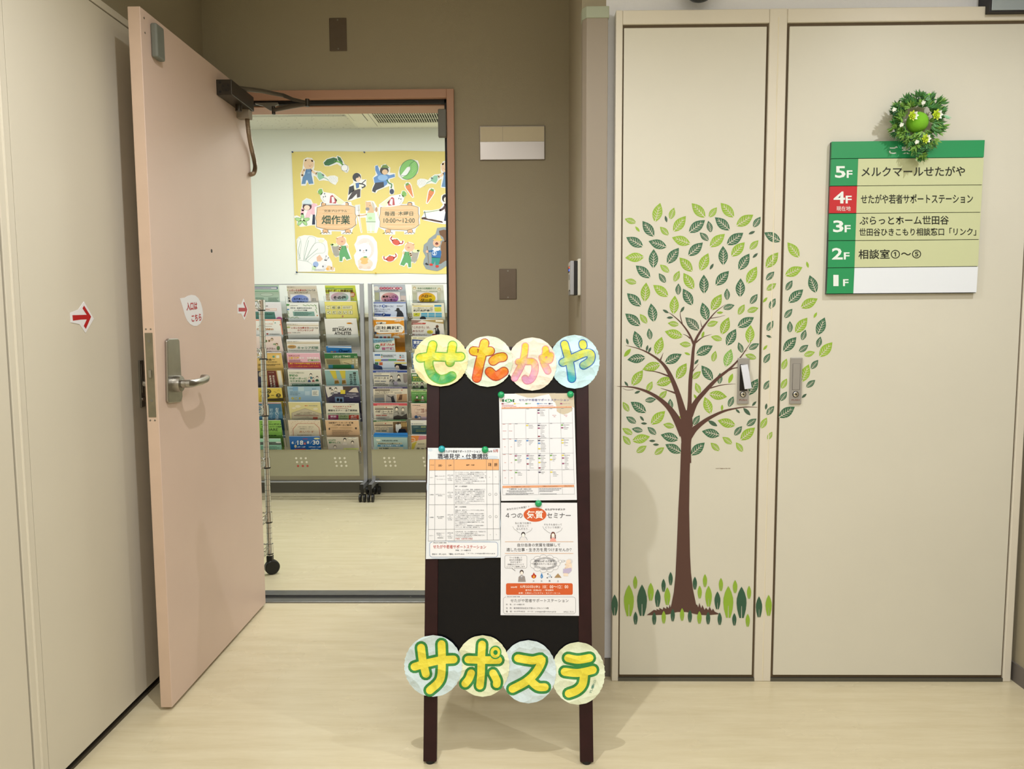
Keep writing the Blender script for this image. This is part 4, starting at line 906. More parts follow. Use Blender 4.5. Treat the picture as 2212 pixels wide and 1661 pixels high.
# hand-painted paper discs
def mixc(a, b, t): a, b = hexc(a), hexc(b); t = max(0, min(1, t)); return tuple(a[i]*(1-t)+b[i]*t for i in range(3))
def disc(ban, o, c, rx, ry, paper, strokes, outl, f0, f1, W, lift, fold=None, extra=None, ins=14):
    fy = fold
    def disp(x, y):
        b = .0003*math.sin(x*.013+y*.009+lift*900)+.00025*math.sin(y*.021-x*.006)
        if fy is not None and y < fy: b -= (fy-y)/o[2]*.0013*.16
        return b
    d = D(BP, *o, off=lift, disp=disp, dl=.00022)
    rw = [c[1]-ry+2*ry*i/44 for i in range(45)]; P_ = []; Fc = []
    rad = [1+.012*math.sin(i*1.7+c[0])+.008*math.sin(i*3.1) for i in range(45)]
    for i, y in enumerate(rw):
        h = math.sqrt(max(0, 1-((y-c[1])/ry)**2))*rx*rad[i]
        for j in range(9): P_.append((c[0]-h+2*h*j/8, y))
        if i:
            for j in range(8): n = (i-1)*9+j; Fc.append((n, n+1, n+10, n+9))
    d.add(P_, Fc, paper, 0)
    ys = [q[1] for s_ in strokes for q in s_]; ya, yb_ = min(ys)-W/2, max(ys)+W/2
    fl = lambda x, y: mixc(f0, f1, ((y-ya)/(yb_-ya)-.3)*1.9+.22*math.sin(x*.05+y*.02)+.1*math.sin(x*.31)) if f1 else hexc(f0)
    for i, s_ in enumerate(strokes): d.k(s_, W, outl, 1+i*.2)
    for i, s_ in enumerate(strokes): d.k([(q[0], q[1], (q[2] if len(q) > 2 else W)-2*ins) for q in s_], W-2*ins, fl, 3+i*.2)
    if extra: extra(d)
    return d.obj('paper_disc', ban, CRUMPLED)
O1 = (880, 700, 4.916); O2 = (860, 1270, 4.248)
b1 = thing('paper_banner', onb(1094, 840), 'row of pastel paper discs with rainbow lettering along the top of the board', 'banner', 'hand-painted disc banners')
b2 = thing('paper_banner', onb(1092, 1510), 'row of pastel paper discs with yellow lettering near the foot of the board', 'banner', 'hand-painted disc banners')
fo = 277
disc(b1, O1, (1775, 400), 264, 288, '#bfe0e8', [[(1668, 215), (1690, 300), (1728, 440), (1745, 580)], [(1650, 410), (1760, 360), (1880, 310), (1945, 320), (1940, 390), (1870, 440)], [(1862, 208), (1866, 232)]], '#2566b4', '#d3d748', '#27a8bd', 96, .004, fo, ins=10)
disc(b1, O1, (1325, 425), 258, 284, '#e8e0cf', [[(1252, 235), (1240, 330), (1210, 440), (1140, 575)], [(1180, 405), (1260, 400), (1340, 410), (1355, 490), (1320, 580), (1270, 605), (1250, 580)], [(1430, 360), (1455, 430), (1490, 500)], [(1466, 268), (1470, 310), (1462, 320)], [(1520, 335), (1510, 380), (1495, 390)]], '#dd8f9c', '#e3c835', '#d79ac0', 80, .0055, fo, ins=8)
disc(b1, O1, (852, 398), 265, 272, '#d6e2cc', [[(820, 205), (800, 300), (765, 440), (738, 575)], [(705, 290), (790, 300), (880, 290)], [(912, 395), (960, 365), (1015, 355)], [(875, 510), (940, 555), (1025, 508)]], '#a83c28', '#dcc01c', '#e2661e', 106, .007, fo, ins=10)
disc(b1, O1, (355, 388), 290, 278, '#ece3ae', [[(140, 365), (260, 350), (450, 355), (570, 350)], [(272, 225), (250, 330), (230, 430), (270, 540), (350, 592), (430, 580), (475, 555)], [(482, 228), (468, 330), (455, 410)]], '#6fb03c', '#e2da30', '#3fa862', 104, .0085, fo, ins=12)
GRN = '#2c8440'; YL = '#e9dc45'
def yk(d): d.tq([(1757, 955), (1775, 838), (1806, 850), (1790, 968)], 'Y', GRN, 4, 0) if 0 else [d.tq([(1752+i*9.5, 958-i*25), (1760+i*9.5, 935-i*25), (1778+i*9.5, 945-i*25), (1770+i*9.5, 968-i*25)], ch, '#5a8a78', 4, 0) for i, ch in enumerate('YUIKO')]
disc(b2, O2, (1650, 780), 246, 288, '#e2ebd0', [[(1560, 640), (1650, 655), (1755, 638)], [(1528, 765), (1650, 775), (1785, 748)], [(1705, 790), (1690, 880), (1640, 935), (1565, 965)]], GRN, YL, None, 122, .004, None, yk, ins=24)
disc(b2, O2, (1195, 764), 254, 290, '#cfe1e8', [[(1100, 640), (1230, 660), (1318, 650), (1270, 760), (1180, 850), (1050, 920)], [(1215, 845), (1280, 900), (1345, 905)]], GRN, YL, None, 120, .0055, ins=24)
def maru(d): d.e(893, 585, 56, 62, '#2f9a4a', 4); d.e(893, 585, 45, 50, YL, 5); d.e(895, 585, 20, 22, '#1f8a3c', 6)
disc(b2, O2, (776, 710), 246, 282, '#e6ecca', [[(772, 512), (765, 640), (762, 780), (752, 890)], [(645, 650), (780, 655), (920, 655)], [(672, 775), (650, 830), (618, 870)], [(872, 775), (905, 840), (905, 875)]], GRN, YL, None, 118, .007, None, maru, ins=24)
disc(b2, O2, (325, 708), 264, 282, '#cfe3ea', [[(155, 715), (280, 680), (400, 655), (512, 648)], [(215, 540), (230, 660), (258, 780)], [(402, 508), (405, 660), (390, 830), (295, 930)]], GRN, YL, None, 120, .0085, ins=24)
# ---------------------------------------------------------------- air conditioner
zp = ZI-.03; AZ = PZ(zp)
a = AZ.at(768, 277); ax0, ay1 = a.x, a.y
ac = thing('ceiling_air_conditioner', (ax0+.47, ay1-.45, ZI-.004), 'white ceiling cassette air conditioner with black slatted grille', 'air conditioner')
AX1, AY0 = ax0+1.25, ay1-.95
gx0 = AZ.at(806, 229).x+.03; gx0 = AZ.at(815, 258).x; gy1 = AZ.at(830, 265.5).y; gy0 = AY0+.2; gx1 = gx0+.5
n_ = MB().prism([(ax0, AY0, ZI-.005), (AX1, AY0, ZI-.005), (AX1, ay1, ZI-.005), (ax0, ay1, ZI-.005)], (0, 0, -.016))
n_.box(ax0+.02, gx0-.01, AY0+.02, ay1-.02, zp, ZI-.016).box(gx1+.01, AX1-.02, AY0+.02, ay1-.02, zp, ZI-.016).box(gx0-.01, gx1+.01, gy1+.01, ay1-.02, zp, ZI-.016).box(gx0-.01, gx1+.01, AY0+.02, gy0-.01, zp, ZI-.016)
n_.build('panel', mat('ac_ivory', '#e6e6d8', .45), ac, bevel=.003)
MB().box(gx0-.01, gx1+.01, gy0-.01, gy1+.01, ZI-.0228, ZI-.0212).build('grille_back', BLACK, ac)
m_ = MB(); k = 0; x = gx0
while x < gx1: m_.box(x, x+.0042, gy0, gy1, zp, zp+.006); x += .015
m_.build('grille_slats', mat('ac_slat', '#dedece', .5), ac)['kind'] = 'stuff'
for j in range(4):
    y = gy1-(gy1-gy0)*j/6; MB().box(gx0-.01, gx1+.01, y-.002, y+.002, zp-.0006, zp+.001).build('grille_bar', mat('ac_slat', '#dedece'), ac)
q = [AZ.at(*p) for p in ((742, 229), (765.5, 261), (795, 262), (773, 229))]
fx0, fx1_, fy1 = q[1].x, q[2].x, q[1].y
MB().box(fx0, fx1_, AY0+.12, fy1, zp-.003, zp).build('flap', mat('ac_flap', '#e2e2d4', .4), ac, bevel=.001)
MB().box(fx0-.003, fx1_+.003, AY0+.117, fy1+.003, zp-.0006, zp).build('flap_gap', DARK, ac)
MB().box(gx0-.032, gx0-.03, AY0+.05, ay1-.05, zp-.0004, zp).build('seam', DARK, ac)
# ---------------------------------------------------------------- wire shelving behind the door
WY = 3.5; wx = PY(WY).at(582, 1000).x-.012
ws = thing('wire_shelving', (wx-.4, WY-.14, 0), 'chrome wire shelving unit on castors just inside the doorway', 'shelving')
WX0, WY0 = wx-.85, WY-.24
zpole = PY(WY).at(576, 650).z
for x in (WX0, wx):
    for y in (WY0, WY):
        MB().tube([(x, y, .085), (x, y, zpole)], .0127, 16).build('post', CHROME, ws, smooth=True)
        c = MB().lathe([(.03, -.014), (.034, -.011), (.034, .011), (.03, .014)], (x+.008, y, .034), (.55, -.84, 0), 22).build('castor', CASTB, ws, smooth=True)
        MB().box(x-.014, x+.014, y-.014, y+.014, .05, .09).build('castor_fork', CASTB, ws, bevel=.004)
        m_ = MB()
        z = .12
        while z < zpole: m_.lathe([(.0131, 0), (.0131, .0012)], (x, y, z), (0, 0, 1), 14); z += .0254
        m_.build('groove_rings', mat('groove_steel', '#77777a', .4, .9), ws)['kind'] = 'stuff'
for py in (660, 765, 888, 1000, 1118, 1186):
    z = PY(WY).at(580, py).z
    m_ = MB()
    for zz in (z+.022, z-.012):
        m_.tube([(WX0, WY0, zz), (wx, WY0, zz), (wx, WY, zz), (WX0, WY, zz), (WX0, WY0, zz)], .0034, 6, False)
    def zig(p, q_):
        p = Vector(p); q_ = Vector(q_); n = max(2, int((q_-p).length/.04)); pts = []
        for i in range(n+1): pts.append(p.lerp(q_, i/n)+Vector((0, 0, .022 if i % 2 else -.012)))
        m_.tube(pts, .0022, 5, False)
    zig((wx, WY0, z), (wx, WY, z)); zig((WX0, WY, z), (wx, WY, z)); zig((WX0, WY0, z), (wx, WY0, z))
    x = WX0+.02
    while x < wx-.01: m_.tube([(x, WY0, z+.026), (x, WY, z+.026)], .0018, 4, False); x += .026
    sh_ = m_.build('shelf', CHROME, ws, smooth=True)
    for x in (WX0, wx):
        for y in (WY0, WY):
            MB().lathe([(.0175, -.018), (.0165, .026)], (x, y, z), (0, 0, 1), 14).build('collar', CHROME, sh_, smooth=True)
            MB().lathe([(.0165, -.024), (.0165, -.019)], (x, y, z), (0, 0, 1), 14).build('sleeve', CASTB, sh_)
    if py in (1000,):
        pass
# ---------------------------------------------------------------- brochure racks
YP = 5.02
def xq(px, py=612, y=YP): return PY(y).at(px, py).x
ztop = PY(YP).at(783, 612).z
def yrow(i): return 5.075-.019*i
LEAN = .33
def rowplane(i):
    z0 = PY(yrow(i)).at(700, 617+36.2*i).z
    return Plane((0, yrow(i), z0), (0, -1, -LEAN)), z0
def rack(name, xa, xb, cols, label):
    """xa, xb: outer faces of the posts; cols: list of column (left, right)"""
    rk = thing(name, ((xa+xb)/2, YP, 0), label, 'brochure rack', 'brochure racks against the back wall')
    for x in (xa, xb-.024):
        MB().box(x, x+.024, YP-.012, YP+.018, .1, ztop).build('post', ALU, rk, bevel=.0015)
        f = MB().prism([(x, YP+.12, .075), (x, YP+.12, .105), (x, YP-.0, .12), (x, 4.875, .118), (x, 4.875, .088), (x, YP, .09)], (.024, 0, 0)).build('foot', ALU, rk, bevel=.001)
        MB().box(x-.0005, x+.0245, 4.869, 4.876, .085, .12).build('end_cap', CASTB, f)
        for y in (4.895, YP+.1):
            c = MB().box(x+.004, x+.02, y-.01, y+.01, .045, .086).build('castor_fork', CASTB, f)
            for s_ in (-.011, .017): MB().lathe([(.02, -.008), (.026, -.006), (.026, .006), (.02, .008)], (x+.009+s_, y+.004, .027), (1, 0, 0), 20).build('castor_wheel', CASTB, f, smooth=True)
    MB().tube([(xa+.01, YP-.02, .112), (xb-.01, YP-.02, .112)], .006, 10).build('lower_rail', ALU, rk, smooth=True)
    MB().box(xa+.024, xb-.024, YP+.016, YP+.02, ztop-.006, ztop).build('upper_rail', ALU, rk)
    # slanted perforated panel
    yb0 = yrow(10)-.012; zb = PY(yb0).at(700, 972).z; zb2 = PY(yb0+.03).at(700, 1028).z
    pn = MB().prism([(xa+.028, yb0, zb), (xb-.028, yb0, zb), (xb-.028, yb0+.03, zb2), (xa+.028, yb0+.03, zb2)], (0, .0015, 0))
    pn = pn.build('lower_panel', mat('panel_olive_grey', '#a3a08a', .5, .2), rk)
    m_ = MB(); m_.prism([(xa+.028, yb0-.004, zb+.004), (xb-.028, yb0-.004, zb+.004), (xb-.028, yb0+.004, zb), (xa+.028, yb0+.004, zb)], (0, .002, -.004)).build('panel_lip', mat('panel_olive_grey', '#a3a08a'), pn)
    nd = Vector((0, -(zb-zb2), -.03)).normalized()
    for ci, (cx0, cx1) in enumerate(cols):
        cm = (cx0+cx1)/2
        for r_ in range(3):
            for k in range(3):
                z = zb-.055-.026*r_; t_ = (zb-z)/(zb-zb2); c = Vector((cm-.032+.031*k+.004*r_, yb0+.03*t_, z))+nd*.0002
                MB().lathe([(.0072, 0), (.0072, .0006)], c, nd, 14).build('hole', mat('seen_through_hole', '#d9d6c8' if 1 else '#b5564c', .8) if not (ci == 1 and r_ == 2 and xa < -1.2) else mat('red_paper_hole', '#b04a42', .8), pn)
        for i in range(10):
            pl, zt0 = rowplane(i); y = yrow(i)-.007; zt_ = pl.at(700, 648+36.2*i, .007).z; zz0 = zt_-.085
            def pp(x, z, o): return Vector((x, yrow(i)+LEAN*(zt0-z), z))+pl.n*o
            m = MB().prism([pp(cx0-.004, zt_, .0075), pp(cx1+.004, zt_, .0075), pp(cx1+.004, zz0, .0075), pp(cx0-.004, zz0, .0075)], pl.n*.0012)
            for x in (cx0-.0055, cx1+.004): m.prism([pp(x, zt_+.03, .0075), pp(x, zt_+.03, -.004), pp(x, zz0, -.004), pp(x, zz0, .0075)], (.0015, 0, 0))
            m.build('pocket', ACRYL, rk)
            for x in (cx0-.0066, cx1+.0066):
                MB().lathe([(.003, 0), (.0026, .004)], pp(x, zt_-.004, .008), pl.n, 8).build('clip', mat('clear_clip', '#b5b8b8', .3), rk)
    return rk
c1 = (xq(531), xq(606)); c2 = (xq(614), xq(691)); c3 = (xq(697.5), xq(774)); c4 = (xq(804), xq(879)); c5 = (xq(887), xq(964)); c6 = (xq(970), xq(1046))
rack('brochure_rack', xq(520), xq(785), (c1, c2, c3), 'grey rack of clear brochure pockets at left against the back wall')
rack('brochure_rack', xq(795), xq(1060), (c4, c5, c6), 'grey rack of clear brochure pockets at right beside the doorway jamb')
ZA = (540, 600, 8.306); ZB = (540, 790, 8.744); ZC_ = (690, 600, 8.309); ZD = (690, 790, 8.744); ZE = (795, 600, 8.303); ZF = (795, 790, 8.741)
COLN = {1: "left rack's left column", 2: "left rack's middle column", 3: "left rack's right column", 4: "right rack's left column", 5: "right rack's second column"}
ROWN = ('top', 'second', 'third', 'fourth', 'fifth', 'sixth', 'seventh', 'eighth', 'ninth', 'bottom')
CX_ = {1: c1, 2: c2, 3: c3, 4: c4, 5: c5}
def clampx(d, c):
    a, b = CX_[c]; d.v = [Vector((min(max(v.x, a-.002), b+.002), v.y, v.z)) for v in d.v]
def broc(c, i, o, q, col, look, ink=None, stack=2, name='brochure', cat='brochure', dy=0, h=2.1, lab=None):
    """q: top left, top right, bottom right, bottom left of what shows; the sheet goes on down into its pocket"""
    pl, z0_ = rowplane(i); pl = Plane(pl.p+pl.n*dy, pl.n)
    (ax, ay), (bx, by), (cx_, cy_), (dx_, dy_) = q
    t = thing(name, pl.at(o[0]+(cx_+dx_)/2/o[2], o[1]+cy_/o[2]), lab or "%s, %s in %s" % (look, ROWN[i], COLN[c]), cat, 'brochures in the rack pockets')
    e = h-1
    E3 = (cx_+(cx_-bx)*e*.6, cy_+(cy_-by)*e); E4 = (dx_+(dx_-ax)*e*.6, dy_+(dy_-ay)*e)
    lim = (975-o[1])*o[2]
    d = D(pl, *o, off=0, dl=.0003)
    poly = [(ax, ay), ((ax+bx)/2, (ay+by)/2+2), (bx, by), (cx_, cy_), (E3[0], min(E3[1], lim)), (E4[0], min(E4[1], lim)), (dx_, dy_)]
    d.slab(poly, .0006, col)
    if ink: ink(d)
    clampx(d, c); d.obj('cover', t, GLOSSY)
    for k in range(stack):
        d = D(pl, *o, off=-.0012-.0012*k); u = (k+1)*(3+2*R()); s_ = R()*4-2
        d.slab([(ax+s_, ay-u), (bx+s_, by-u), (cx_+s_, cy_), (E3[0], min(E3[1], lim)), (E4[0], min(E4[1], lim)), (dx_+s_, dy_)], .0006, '#e9e9ec'); clampx(d, c); d.obj('page', t, GLOSSY)
    return t
def lines(*L):
    def f(d):
        for a in L:
            k = a[0]; a = a[1:]
            if k == 't': d.t(*a[:5], a[5] if len(a) > 5 else '#33363a', 3, .012)
            elif k == 'b': d.t(*a[:5], a[5] if len(a) > 5 else '#33363a', 3, .028)
            elif k == 'v': d.tv(*a[:5], a[5] if len(a) > 5 else '#33363a', 3, .015, a[6] if len(a) > 6 else 0)
            elif k == 'r': d.r(*a[:5], a[5] if len(a) > 5 else 1)
            elif k == 'e': d.e(*a[:5], a[5] if len(a) > 5 else 2)
            elif k == 'g': d.g(*a[:5], a[5] if len(a) > 5 else '#8b8e90', 3)
            elif k == 'p': d.p(a[0], a[1], a[2] if len(a) > 2 else 2)
            elif k == 'k': d.k(a[0], a[1], a[2], a[3] if len(a) > 3 else 3)
            elif k == 'h': person(d, *a)
    return f
Q = lambda x0, y0, x1, y1, s=20: [(x0, y0), (x1, y0), (x1+s, y1), (x0+s, y1)]
# column 1
broc(1, 0, ZA, Q(-70, 128, 515, 440, 24), '#bcd3c2', 'pale green grey newsletter with navy banner', lines(('r', -70, 160, 495, 205, '#2f3a78'), ('r', -60, 172, 480, 196, '#e8e8ee', 2), ('g', 60, 178, 400, 192, 1, '#3a3f66'), ('r', 0, 228, 505, 250, '#8fb8a0'), ('e', 300, 300, 120, 34, '#9fb6a8'), ('e', 300, 300, 110, 27, '#cbdccf', 3), ('g', 330, 350, 520, 420, 4, '#7f9a88'), ('g', 100, 350, 290, 420, 4, '#7f9a88')), 2)
broc(1, 1, ZA, Q(-60, 452, 550, 742, 30), '#e9e6ec', 'white spiral flyer with teal block', lines(('g', 60, 495, 370, 518, 1, '#3f4046'), ('r', 60, 548, 480, 590, '#e9b8b0'), ('r', 66, 554, 474, 584, '#f2e4e0', 2), ('g', 120, 560, 450, 578, 1, '#8a5a52'), ('p', [(80, 606), (440, 612), (465, 742), (80, 742)], '#5a8a80'), ('t', 270, 632, 420, 662, 'Cheer!', '#1d2f2c'), ('e', 160, 650, 30, 14, '#c9a860'), ('e', 525, 740, 55, 40, '#c96a9a')), 3)
broc(1, 2, ZA, Q(-60, 748, 550, 1020, 38), '#f1efec', 'white flyer with orange border and brown lettering', lines(('r', -60, 748, 552, 768, '#ee9a80'), ('p', [(535, 748), (556, 748), (596, 1020), (574, 1020)], '#ee9a80'), ('t', 270, 818, 410, 838, 'マリッサCAFE', '#d47a4a'), ('b', 120, 905, 425, 945, '求人情報掲載中!', '#c98a50'), ('e', 452, 808, 10, 10, '#3a8f88'), ('e', 540, 842, 9, 9, '#c0533a'), ('e', 420, 786, 8, 8, '#e0a050'), ('g', 150, 862, 400, 876, 1, '#a09a92'), ('r', 295, 995, 330, 1018, '#a83a30'), ('g', 345, 1000, 540, 1016, 1, '#55585a')), 1)
broc(1, 3, ZA, Q(-60, 1052, 555, 1325, 46), '#ecd8d2', 'pale pink flyer with illustrated children', lines(('e', 290, 1135, 20, 22, '#6a7a54'), ('e', 345, 1130, 18, 20, '#8a6a4a'), ('e', 395, 1105, 24, 28, '#7a6a54'), ('e', 395, 1112, 15, 18, '#ecd0b4', 3), ('e', 480, 1195, 24, 26, '#7a5a3a'), ('e', 480, 1202, 15, 17, '#ecd0b4', 3), ('e', 508, 1260, 30, 40, '#6f8a5e'), ('e', 440, 1190, 28, 14, '#8a9f7a'), ('b', 300, 1254, 455, 1290, 'ケアラー', '#8a5a5a'), ('b', 300, 1310, 395, 1332, 'いて。', '#5a4a4a')), 1)
broc(1, 4, ZA, Q(-60, 1350, 560, 1600, 40), '#e3bf74', 'amber flyer about a talk meeting', lines(('r', -60, 1352, 560, 1366, '#cfa04c'), ('b', 160, 1448, 450, 1486, '強相談会～', '#4f4630'), ('r', 470, 1390, 526, 1440, '#ebe6d8'), ('p', [(400, 1400), (440, 1395), (446, 1430), (410, 1434)], '#5a9a8a'), ('g', 310, 1500, 535, 1520, 1, '#4f4630'), ('g', 150, 1540, 570, 1580, 2, '#7a6a44')), 2)
broc(1, 5, ZB, Q(-60, 85, 620, 408, 48), '#c9a86a', 'dark red and gold booklet cover', lines(('p', [(320, 92), (490, 94), (545, 408), (345, 408)], '#6a2a26'), ('p', [(510, 92), (580, 92), (628, 408), (560, 408)], '#e3ded2'), ('v', 422, 180, 460, 400, '男女共同参画', '#e8ded0', 30), ('v', 362, 180, 400, 400, '受賞事業者', '#e8ded0', 30), ('t', 350, 118, 450, 134, 'ともに子育', '#d8c8b0'), ('p', [(-40, 95), (230, 95), (240, 408), (-40, 408)], '#4a4650'), ('e', 200, 160, 34, 50, '#b8a890', 3), ('e', 190, 260, 40, 60, '#2a3050', 3)), 0)
broc(1, 6, ZB, Q(-60, 420, 625, 668, 34), '#e2c557', 'yellow flyer with black circled lettering', lines(('e', 352, 484, 50, 40, '#3a3424'), ('t', 325, 460, 380, 506, 'つ', '#e2c557'), ('e', 538, 560, 46, 40, '#3a3424'), ('t', 515, 535, 562, 584, 'ス', '#e2c557', ), ('e', 325, 566, 44, 36, '#3a3424'), ('r', 400, 554, 455, 564, '#3a3424'), ('t', 190, 470, 240, 500, 'こ', '#3a3424'), ('t', 200, 545, 245, 585, 'ん', '#3a3424'), ('k', [(450, 490), (475, 494), (500, 506)], 5, '#5a5030'), ('k', [(520, 480), (540, 450), (560, 480)], 3, '#5a5030'), ('p', [(330, 620), (500, 615), (560, 604), (620, 610), (640, 668), (330, 668)], '#4a4230')), 1)
broc(1, 7, ZB, Q(-60, 710, 635, 1020, 26), '#3f7296', 'deep blue flyer with handwritten white words', lines(('r', -60, 700, 632, 716, '#c08a84'), ('v', 480, 790, 545, 1020, 'お互いさま', '#dfe8ee'), ('v', 370, 800, 430, 1010, '初めて', '#a8c4d6'), ('e', 480, 1012, 18, 10, '#c0904a'), ('p', [(-60, 900), (650, 860), (655, 1000), (-60, 1010)], '#5d8cab')), 3)
broc(1, 8, ZB, Q(-60, 1032, 640, 1372, 34), '#8cc05c', 'bright green flyer with dark lettering', lines(('b', 205, 1092, 600, 1116, 'もやもやに関する', '#2f4a24'), ('b', 215, 1136, 610, 1166, 'オープンスペース情報', '#2f4a24'), ('t', 200, 1180, 530, 1240, 'SQUARE', '#2f4a24'), ('r', 210, 1258, 605, 1350, '#6f9f48'), ('r', 215, 1262, 600, 1346, '#86b858', 2), ('g', 250, 1300, 600, 1330, 1, '#24381c'), ('g', 200, 1056, 500, 1070, 1, '#4a6a38')), 1)
broc(1, 9, ZB, Q(-60, 1380, 660, 1590, 22), '#a9dfc6', 'mint green flyer with grey banner', lines(('r', -60, 1438, 612, 1494, '#6f7a74'), ('e', 540, 1446, 54, 14, '#dfe8e2', 3), ('g', 215, 1456, 440, 1474, 1, '#4f5a54'), ('g', 210, 1516, 600, 1590, 3, '#7aa08e')), 1)
# column 2
c2a = lines(('t', 630, 160, 815, 174, '厚生労働省・若者サポート', '#6a6a66'), ('r', 610, 178, 1180, 190, '#c9b79a'), ('e', 656, 220, 33, 13, '#a8ae68'), ('b', 705, 204, 1005, 244, 'いろいろな働き方', '#a8443c'), ('b', 1010, 206, 1172, 238, 'についての', '#55504c'), ('b', 795, 250, 1040, 280, 'カウンセリング', '#55504c'), ('e', 690, 366, 24, 18, '#4a4a4c'), ('e', 700, 415, 24, 18, '#4a4a4c'), ('g', 1110, 362, 1200, 410, 2))
broc(2, 0, ZA, Q(612, 140, 1190, 440, 50), '#d6cec2', 'beige flyer titled in red about ways of working', c2a, 1)
def card(c, o, q, bl, t1, t2, look, col2=None):
    def ink(d):
        (x0, y0), (x1, _), (_, y1), _ = q
        cx_, cy_ = (x0+x1)/2, y0+(y1-y0)*.62; rx, ry = (x1-x0)*.43, (y1-y0)*.55
        n = 26; pts = [(cx_+rx*math.cos(2*math.pi*k/n), min(y1-1, cy_+ry*math.sin(2*math.pi*k/n))) for k in range(n)]
        d.p(pts, lambda x, y: mixc(bl[0], bl[1], (x-x0)/(x1-x0)*.6+(y-y0)/(y1-y0)*.4), 1)
        for s_, a, b, e, f in (t1, t2): 
            if s_: d.t(a, b, e, f, s_, '#17181c', 3, .035)
    broc(c, 0, o, q, '#ece9ec', look, ink, 0, 'title_card', 'card', .0045, 1.4, '%s at top of %s' % (look, COLN[c]))
card(2, ZA, [(720, 296), (1078, 296), (1100, 452), (738, 452)], ('#4a66c8', '#a9bce6'), ('三茶おしごと', 782, 360, 1040, 396), ('カフェ', 842, 416, 975, 452), 'white card with blue oval')
broc(2, 1, ZA, Q(604, 450, 1225, 732, 22), '#e9ebe8', 'white flyer with leafy corners and grey green box', lines(('e', 672, 486, 38, 18, '#5a9a5e'), ('g', 725, 490, 900, 504, 1), ('b', 726, 530, 1110, 556, '求職中・就労中の方のための', '#37475a'), ('b', 794, 570, 1028, 594, 'メンタルケア相談', '#37475a'), ('p', [(768, 606), (1150, 606), (1165, 686), (782, 686)], '#83a9a2'), ('g', 800, 616, 1140, 680, 4, '#4a6a66'), *[('e', 960+i*22, 488+((i*37) % 3)*6, 9, 7, '#6f9a5e') for i in range(11)], *[('e', 1180+((i*13) % 3)*8, 505+i*22, 8, 8, '#6f9a5e') for i in range(6)], *[('e', 680+((i*7) % 3)*6, 600+i*20, 9, 7, '#6f9a5e') for i in range(6)], *[('e', 700+i*24, 706+((i*5) % 3)*6, 9, 7, '#6f9a5e') for i in range(8)], ('e', 684, 568, 22, 12, '#4a86c0'), ('e', 1208, 676, 14, 10, '#d09060')), 1)
broc(2, 2, ZA, Q(650, 812, 1232, 1020, 6), '#e4dfd8', 'white flyer titled in red about counselling', lines(('t', 660, 828, 860, 842, '厚生労働省・若者サポート', '#6a6a66'), ('r', 655, 850, 1232, 862, '#c9b79a'), ('e', 690, 888, 34, 13, '#a8ae68'), ('b', 740, 880, 1058, 916, 'いろいろな働き方', '#a8443c'), ('b', 1068, 886, 1220, 914, 'についての', '#55504c'), ('b', 852, 924, 1142, 958, 'カウンセリング', '#a8443c'), ('g', 676, 978, 745, 994, 1, '#b0504a'), ('t', 756, 976, 902, 992, '毎月第1土曜日', '#4a4a48')), 4)
broc(2, 3, ZA, Q(652, 1128, 1250, 1325, 8), '#e4dfd6', 'white flyer titled in grey green on careers', lines(('t', 672, 1136, 870, 1150, '厚生労働省・若者サポート', '#6a6a66'), ('r', 662, 1160, 1250, 1180, '#c9b79a'), ('e', 752, 1236, 78, 33, '#d0a468'), ('t', 694, 1226, 820, 1246, '近隣施設で', '#5a4a34'), ('b', 852, 1226, 1230, 1280, 'キャリア相談', '#7a9484'), ('g', 690, 1290, 1240, 1310, 1)), 5)
broc(2, 4, ZA, Q(655, 1352, 1248, 1620, 34), '#e6b4c4', 'pink and crimson flyer with yellow lettering', lines(('b', 690, 1384, 892, 1410, '社労士による', '#a83a50'), ('b', 690, 1418, 880, 1460, '三軒茶屋', '#e8c030'), ('b', 886, 1420, 1240, 1458, '年金・労働相談会', '#f4ecec'), ('r', 1040, 1466, 1245, 1496, '#5a8a4a'), ('b', 1050, 1470, 1236, 1492, '無料・予約不要', '#f0ecd0'), ('g', 700, 1468, 960, 1510, 3, '#8a4a5a'), ('p', [(678, 1516), (1262, 1516), (1280, 1620), (690, 1612)], '#b03a4c'), ('b', 712, 1524, 1248, 1552, '資格で年金記録が確認できます!!', '#f0c84a', ), ('b', 722, 1574, 1240, 1600, 'パワハラの解決に社会保険が使えます!', '#f0a850')), 1)
broc(2, 5, ZB, Q(708, 80, 1335, 385, 30), '#e2ddd0', 'cream flyer with green lettering and family drawing', lines(('t', 738, 118, 1026, 146, '子どもたちの笑顔のために', '#7a8a74'), ('b', 738, 160, 905, 206, '学校の', '#4a8a54'), ('b', 744, 218, 1075, 258, 'サポーターに', '#4a8a54'), ('b', 756, 272, 1078, 302, 'なりませんか？', '#4a8a54'), ('h', 1150, 170, 38, '#2f2a28', '#4f7f8f'), ('h', 1120, 235, 34, '#c8b8a0', '#3f4f7a'), ('h', 1196, 240, 30, '#5a2a28', '#a05a5a'), ('h', 1268, 220, 36, '#3a3230', '#2f5a44'), ('r', 770, 326, 1330, 385, '#3f6f5c'), ('r', 776, 332, 1324, 380, '#e2ddd0', 2), ('r', 795, 342, 1315, 378, '#2f6650', 3), ('g', 810, 350, 1300, 368, 1, '#d8e4dc')), 2)
